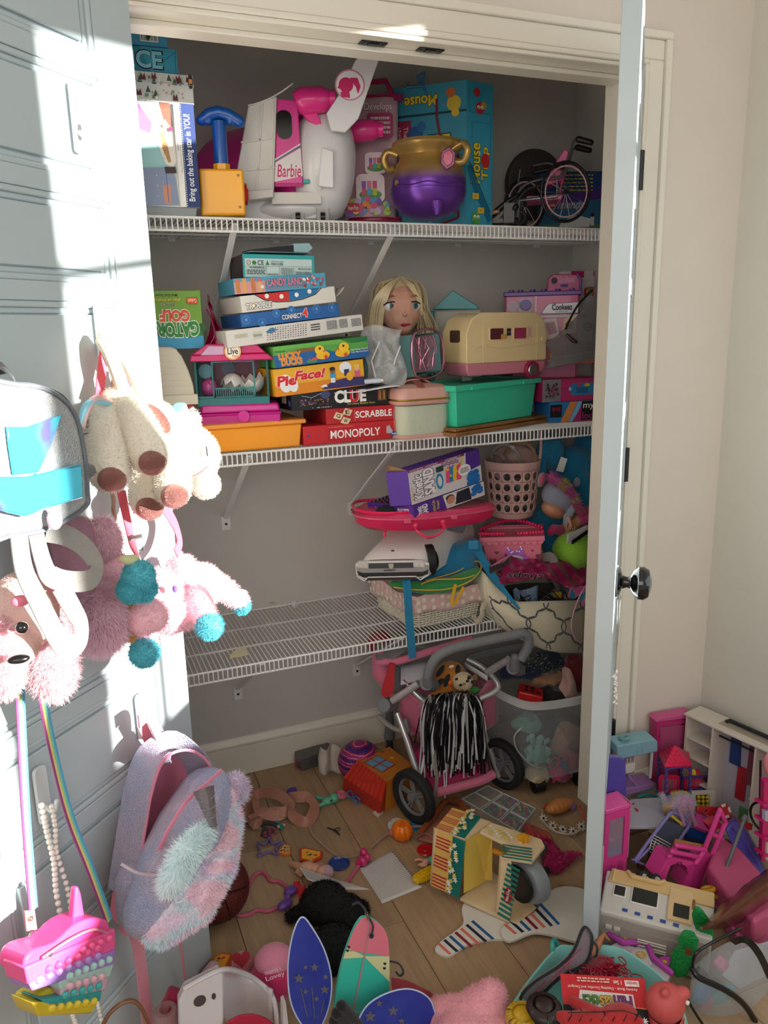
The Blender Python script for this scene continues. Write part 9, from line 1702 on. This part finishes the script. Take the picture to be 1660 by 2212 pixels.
# sequined unicorn backpack
sq=mat('dedaec',rough=.25,metal=.2,film=430,bump=2.0,bscale=420,c2='b8d6fa',c2t=.5,c2w=.12,vscale=9,coat=.4);lp=fb('d67f98',bump=.4,bscale=60);t=T('sequin_backpack','open unicorn backpack with iridescent sequins and pastel fur hanging low on the door','backpack',dor(380,1820,.1))
def shp(pts,e0,e1,nm,mt,**k):return P(t,nm,ext(D3(*[(p.x,p.y,e0)for p in spline([V((a_,b_,0))for a_,b_ in pts],4,closed=True)]),DN*(e1-e0)),mt,**k)
shp([(318,1636),(372,1612),(420,1632),(446,1690),(430,1800),(370,1940),(300,2000),(258,1990),(260,1930),(290,1780)],.035,.015,'back_panel',lp,bevel=.004)
rim=D3((262,1930,.05),(284,1790,.06),(300,1700,.07),(326,1634,.08),(372,1614,.09),(414,1632,.10),(440,1680,.11))
P(t,'gusset',M().strip(spline(rim,6),.062,.004,[DD+DN*.2]*0 or(DD*.85+V((0,0,.4)))),sq);P(t,'rim_piping',M().tube(spline([p+DN*.030 for p in rim],6),.003,6),lp)
shp([(318,1700),(340,1640),(376,1622),(412,1640),(438,1690),(412,1744),(330,1862)],.050,.042,'lining',fb('b8607c',bump=.6,bscale=40))
q=M().limb(D3((446,1720,.15),(412,1790,.15),(368,1880,.14),(320,1968,.12)),[.056,.066,.066,.048]);o=P(t,'front_pouch',q,sq,remesh=.006,smit=3)
P(t,'side_pocket',M().limb(D3((290,1900,.075),(290,1966,.075)),[.036,.032]),sq);P(t,'pouch_piping',M().tube(spline(D3((330,1866,.12),(366,1790,.17),(404,1730,.20),(450,1690,.20),(478,1664,.20)),6),.0035,6),lp);P(t,'pocket_piping',M().tube(spline(D3((262,1866,.11),(300,1886,.135),(350,1890,.16),(384,1880,.19)),6),.0028,6),fb('c8bcc8'))
q=M().limb(D3((484,1716,.18),(482,1770,.18),(452,1860,.19),(404,1946,.18),(350,1996,.15)),[.024,.036,.050,.050,.036]);P(t,'fur_base',q,fb('f8dce6'),wob=(.004,30));fur(t,q,'',n=26000,L=.011,world=True,cols=['fbdde6','fbe0ec','dcf0f6','e8e2f6','fad6e4'],down=.6,w=.0015)
q=M().limb(D3((440,1800,.235),(404,1840,.235),(380,1888,.225),(366,1910,.21)),[.016,.022,.020,.016]);fur(t,q,'e2f4f8',n=5000,L=.014,world=True,down=.8,w=.0015,name='blue_mane');P(t,'mane_base',q,fb('d0e8ea'))
P(t,'ear',M().ell(dor(506,1706,.19),(.026,.02,.03)),fb('d8c4d8'));q=M().ell(dor(506,1706,.19),(.026,.02,.03));fur(t,q,'d4c8dc',n=3000,L=.012,world=True,name='ear_fur',w=.0014)
hn=D3((440,1704,.235),(452,1750,.25),(466,1800,.245));P(t,'horn',M().tube(spline(hn,5),[.019-.0016*i for i in range(11)],16),mat('b8b0b4',rough=.3,metal=.6,bump=2.0,bscale=800))
for i in range(4):c_=spline(hn,5)[i*2+2];P(t,'horn_thread',M().torus(c_,.0192-.0032*(i+1),.0008,hn[2]-hn[0],24,5),pl('8a8288'))
P(t,'zip_pull',M().box(-.003,-.001,-.014,.003,.001,.014),met('b89a8a'))if False else None
P(t,'hang_loop',M().strip(spline(D3((300,1560,.05),(322,1548,.05),(346,1590,.07),(364,1620,.08)),5),.026,.002,DN),fb('e892a4'));P(t,'hang_loop',M().strip(spline(D3((304,1562,.04),(322,1600,.04),(334,1634,.05)),4),.022,.002,DN),fb('e08a9c'))
P(t,'strap',M().strip(spline(D3((282,1990,.05),(296,2030,.05),(308,2110,.04),(318,2200,.04),(324,2250,.04)),5),.030,.002,DN),fb('e08c9e'));P(t,'thin_strap',M().tube(spline(D3((384,2010,.05),(396,2080,.03),(404,2150,.02)),5),.003,6),fb('e08c9e'));P(t,'strap_knot',M().ell(dor(282,2000,.06),(.02,.016,.016)),lp,wob=(.006,70))
# necklace on the door knob
t=T('bead_necklace','thin silver necklace with clear beads hanging from the right door knob','necklace',at(1335,1400,y=-.42));kx=kp+RN*.028
ya=kx.y;P(t,'chain',M().tube(YP(ya,(1342,1288),(1336,1370),(1329,1450)),.0009,5).tube(YP(ya,(1336,1290),(1333,1380),(1330,1450)),.0009,5),met('c8c8c8'));q=M()
random.seed(6)
for i in range(26):q.mi=i%5;q.ell(at(1330+random.uniform(-4,4),1450+i*2.8,y=ya),.0028 if i>8 else .0036,n=8,m=6)
P(t,'beads',q,[pl(c_,coat=.8)for c_ in('e8e8ea','e0d8e8','d8a8b8','e8dca8','e8eaf0')],kind='stuff')
# ================================================================ foreground, left of the middle
t=T('white_toy_seat','white plastic toy seat with a round hole at the bottom left','toy seat',at(470,2160,y=-.36));wp2=pl('d4d0d2',coat=.3);y=-.40
fo=[(388,2240),(386,2164),(400,2136),(474,2098),(482,2106),(484,2240)];P(t,'side_panel',ext(YP(y,*fo),(0,.02,0)),wp2,bevel=.003);P(t,'back_shell',M().grid(lambda u,v:tuple(W3((476+112*u,2096+18*u+24*u*u+(70+90*v*0)*v*1.6,y+.03+.06*math.sin(PI*u)))[0]),14,8),wp2,solid=.005);P(t,'rim',M().limb(spline(W3((400,2134,y+.004),(474,2096,y+.004),(520,2100,y+.05),(560,2122,y+.06),(592,2160,y+.03),(600,2240,y)),5),.005,8),wp2)
for(u,v,rx,rz)in((432,2162,.0115,.012),(462,2152,.004,.007)):P(t,'hole',M(fr(at(u,v,y=y-.0006),(1,0,0),y=(0,0,1))).prism(circ(0,0,rx,22,rz),0,.0006),pl('4a4244'))
P(t,'inner_tab',ext(YP(y-.01,(612,2170),(618,2166),(626,2240),(612,2240)),(0,.02,0)),wp2)
one('red_toy_disc','crimson plastic disc leaning in the white toy seat','toy',ext(YP(y-.012,*[(540+70*math.cos(g),2258-66*math.sin(g))for g in[PI*i/20 for i in range(21)]]),(0,.004,0)),clr('c0284a',.25),bevel=.001)
one('rose_gold_band','twisted rose gold hair band at the bottom left','hair band',M().tube(spline(W3((216,2230,-.42),(236,2190,-.42),(270,2164,-.42),(300,2170,-.42),(330,2230,-.42)),6),.004,8),mat('9a7058',metal=.7,rough=.3));one('clear_cup','clear plastic cup with a pink rim beside the white toy seat','cup',M(CF(362,2220,y=-.34)).lathe([(26,-20),(28,36),(24,40),(14,40),(24,36),(22,-20)],24),clr('d8b8b8',.7));one('dark_pink_cloth','dark pink cloth corner behind the clear cup','cloth',M().ell(at(378,2176,y=-.30),(.03,.03,.04)),fb('a81c4c'),wob=(.01,30))
# black plush cat
t=T('black_plush','black plush cat lying face down in the middle of the floor','plush toy',at(710,1980,z=0));q=M().ell(at(700,1950,z=.055),(.062,.055,.050)).ell(at(745,1975,z=.045),(.055,.06,.042)).limb([at(650,1970,z=.035),at(628,1980,z=.02)],[.020,.016]).limb([at(760,1990,z=.04),at(780,1965,z=.03)],[.028,.024]).ell(at(720,2050,z=.06),(.060,.055,.055));plush('body',q,'07080a',t,n=14000,L=.006,vox=.007)
# surfboard
t=T('toy_surfboard','pink, cream and mint toy surfboard with a black leash standing on end','toy surfboard',at(786,2200,y=-.42));y=-.42;so_=[(p.x,p.y)for p in spline([V((a_,b_,0))for a_,b_ in((794,1982),(820,1996),(838,2026),(842,2100),(838,2190),(824,2262),(724,2262),(722,2180),(734,2100),(756,2030),(776,1990))],4,closed=True)];bd=P(t,'board',ext(YP(y,*so_),(0,.008,0)),pl('3cc4ac',coat=.4),bevel=.0015)
def clip_(f,pts):
 o=[]
 for a_,b_ in zip(pts,pts[1:]+pts[:1]):
  fa,fb_=f(a_),f(b_)
  if fa>=0:o.append(a_)
  if fa*fb_<0:k=fa/(fa-fb_);o.append((a_[0]+(b_[0]-a_[0])*k,a_[1]+(b_[1]-a_[1])*k))
 return o
for nm,fs,c_ in(('pink_end',[lambda p:(2066-.31*(789-p[0])*1.0-p[1])if p[0]<789 else 2066-p[1]],'e0788c'),('cream_left',[lambda p:789-p[0],lambda p:p[1]-(2066-.5*(789-p[0])),lambda p:2068+.06*(789-p[0])-p[1]],'d8d8a4'),('cream_right',[lambda p:p[0]-789,lambda p:p[1]-2066,lambda p:2068+1.0*(p[0]-789)-p[1]],'d8d8a4')):
 q_=so_
 for f in fs:q_=clip_(f,q_)
 if len(q_)>2:P(t,nm,ext(YP(y-.0006,*q_),(0,.0005,0)),pl(c_,coat=.4),smooth=False)
P(t,'stringer',M().strip(YP(y-.001,(797,1992),(793,2040),(764,2180)),.0035,.0006,(0,-1,0)),pl('b8888c'));P(t,'leash',M().tube(spline(YP(y-.006,(803,2022),(806,2000),(796,1980),(786,1960),(774,1950),(762,1954)),6),.0022,6).tube(spline(YP(y+.01,(840,2076),(862,2082),(872,2100),(864,2108),(856,2100)),6),.0022,6).ell(at(803,2022,y=y-.006),.005),fb('141c2c'));P(t,'leash_clip',M().cyl(at(792,1972,y=y-.006),at(797,1986,y=y-.006),.0032,n=10),met('b0b0b0'))
a=artpx(CF(0,0,y=y))if False else None
for u,v in((754,2046),(751,2054),(832,2082),(831,2092)):P(t,'heart_print',ext(YP(y-.0014,*[(u+p[0],v-p[1])for p in heart(0,0,3.4)]),(0,.0005,0)),cb('16181c'),smooth=False)
# fairy wings
wm=bpy.data.materials.new('wing_film');wm=mat('2a3fa8',rough=.35,trans=.38,c2='3a4fc0',c2w=.2,vscale=20)
def wing(nm,lb,out,y,stars,extra=None):
 t=T(nm,lb,'fairy wing',at(*out[0],y=y));sp_=[(p.x,p.y)for p in spline([V((a_,b_,0))for a_,b_ in out],5,closed=True)];P(t,'film',ext(YP(y,*sp_),(0,.0008,0)),wm,smooth=False);P(t,'wire',M().tube(YP(y,*sp_),.0016,6,closed=True),pl('b8c8e8',coat=.5));gs=mat('b0b4cc',rough=.3,metal=.8,bump=2.0,bscale=900)
 for u,v,r in stars:P(t,'glitter_star',ext(YP(y-.0014,*[(u+p[0],v-p[1])for p in star(0,0,r)]),(0,.0006,0)),gs,smooth=False)
 return t,gs
t,gs=wing('fairy_wing','tall pointed blue fairy wing with silver stars standing beside the surfboard',((654,1981),(672,2000),(700,2050),(716,2110),(712,2170),(690,2222),(660,2222),(630,2170),(622,2100),(628,2040),(640,1998)),-.445,((680,2090,10),(646,2114,12),(704,2110,7),(660,2090,6),(702,2138,11),(660,2142,7),(684,2158,7)))
for a_,b_ in(((650,2134),(664,2196)),((674,2132),(680,2200)),((700,2160),(694,2190))):P(t,'glitter_line',M().tube(YP(-.4464,a_,b_),.0011,5),gs)
wing('fairy_wing','round blue fairy wing with silver stars at the bottom edge',((770,2222),(790,2176),(830,2148),(880,2136),(920,2150),(938,2180),(942,2240),(860,2262),(780,2256)),-.475,((800,2196,14),(850,2184,12),(820,2168,8),(868,2206,8)))
one('black_glove','black toy glove fingers between the surfboard and round wing','glove',M().limb(YP(-.47,(738,2174),(770,2210)),[.012,.014]).limb(YP(-.472,(728,2190),(756,2220)),.012).limb(YP(-.474,(722,2206),(744,2230)),.011),fb('0c0c0e'))
# plush things along the bottom
t=T('pink_plush','large pale pink plush lying at the bottom middle','plush toy',at(1000,2200,z=0));q=M().ell(at(1040,2196,z=.05),(.062,.055,.065)).limb([at(1010,2196,z=.06),at(950,2190,z=.05)],[.045,.034]).ell(at(1060,2160,z=.08),(.038,.036,.044)).limb([at(990,2240,z=.05),at(1080,2250,z=.05)],.05);plush('body',q,'e7a0aa',t,n=16000,L=.006,vox=.007)
t=T('lovey_plush','pink plush in a hot pink shirt with white lettering behind the white toy seat','plush toy',at(590,2090,y=-.28));P(t,'body',M().ell(at(592,2112,y=-.28),(.05,.05,.045)),fb('c82a66'));P(t,'head',M().ell(at(592,2072,y=-.27),(.042,.04,.026)),fb('e08aa4'));X=CF(588,2104,y=-.336,tilt=12);a=artpx(X);a.text("mama's",-14,2,22,13,'e8c8d0',.02);a.text('Lovey',-16,-14,26,-1,'e8c8d0',.03);a.done(t,'lettering')
t=T('heart_plush','pink and red plush with a heart patch beside the lovey plush','plush toy',at(524,2090,y=-.22));P(t,'head',M().ell(at(524,2082,y=-.22),(.024,.024,.026)).ell(at(556,2084,y=-.20),(.015,.02,.02)),fb('d87f90'));P(t,'heart_patch',M(CF(522,2072,y=-.246)).prism(heart(0,0,20),-1,3,'y'),fb('b0182c'),bevel=.001)
pizza('pizza_plush','orange and red pizza plush beside the door bottom',[(462,2066),(480,2056),(502,2060),(484,2098),(458,2080)],0,.03,'c84a1c','e0962a')
one('pink_paw','pale pink plush paw beside the door bottom','plush toy',M().limb([at(448,2104,z=.02),at(460,2090,z=.03)],.014),fb('d8a8b0'));one('red_paper','sheer red heart shaped wing behind the surfboard','fairy wing',ext(YP(-.40,(846,2112),(880,2118),(930,2142),(960,2170),(850,2170)),(0,.001,0)),clr('d8606c',.45))
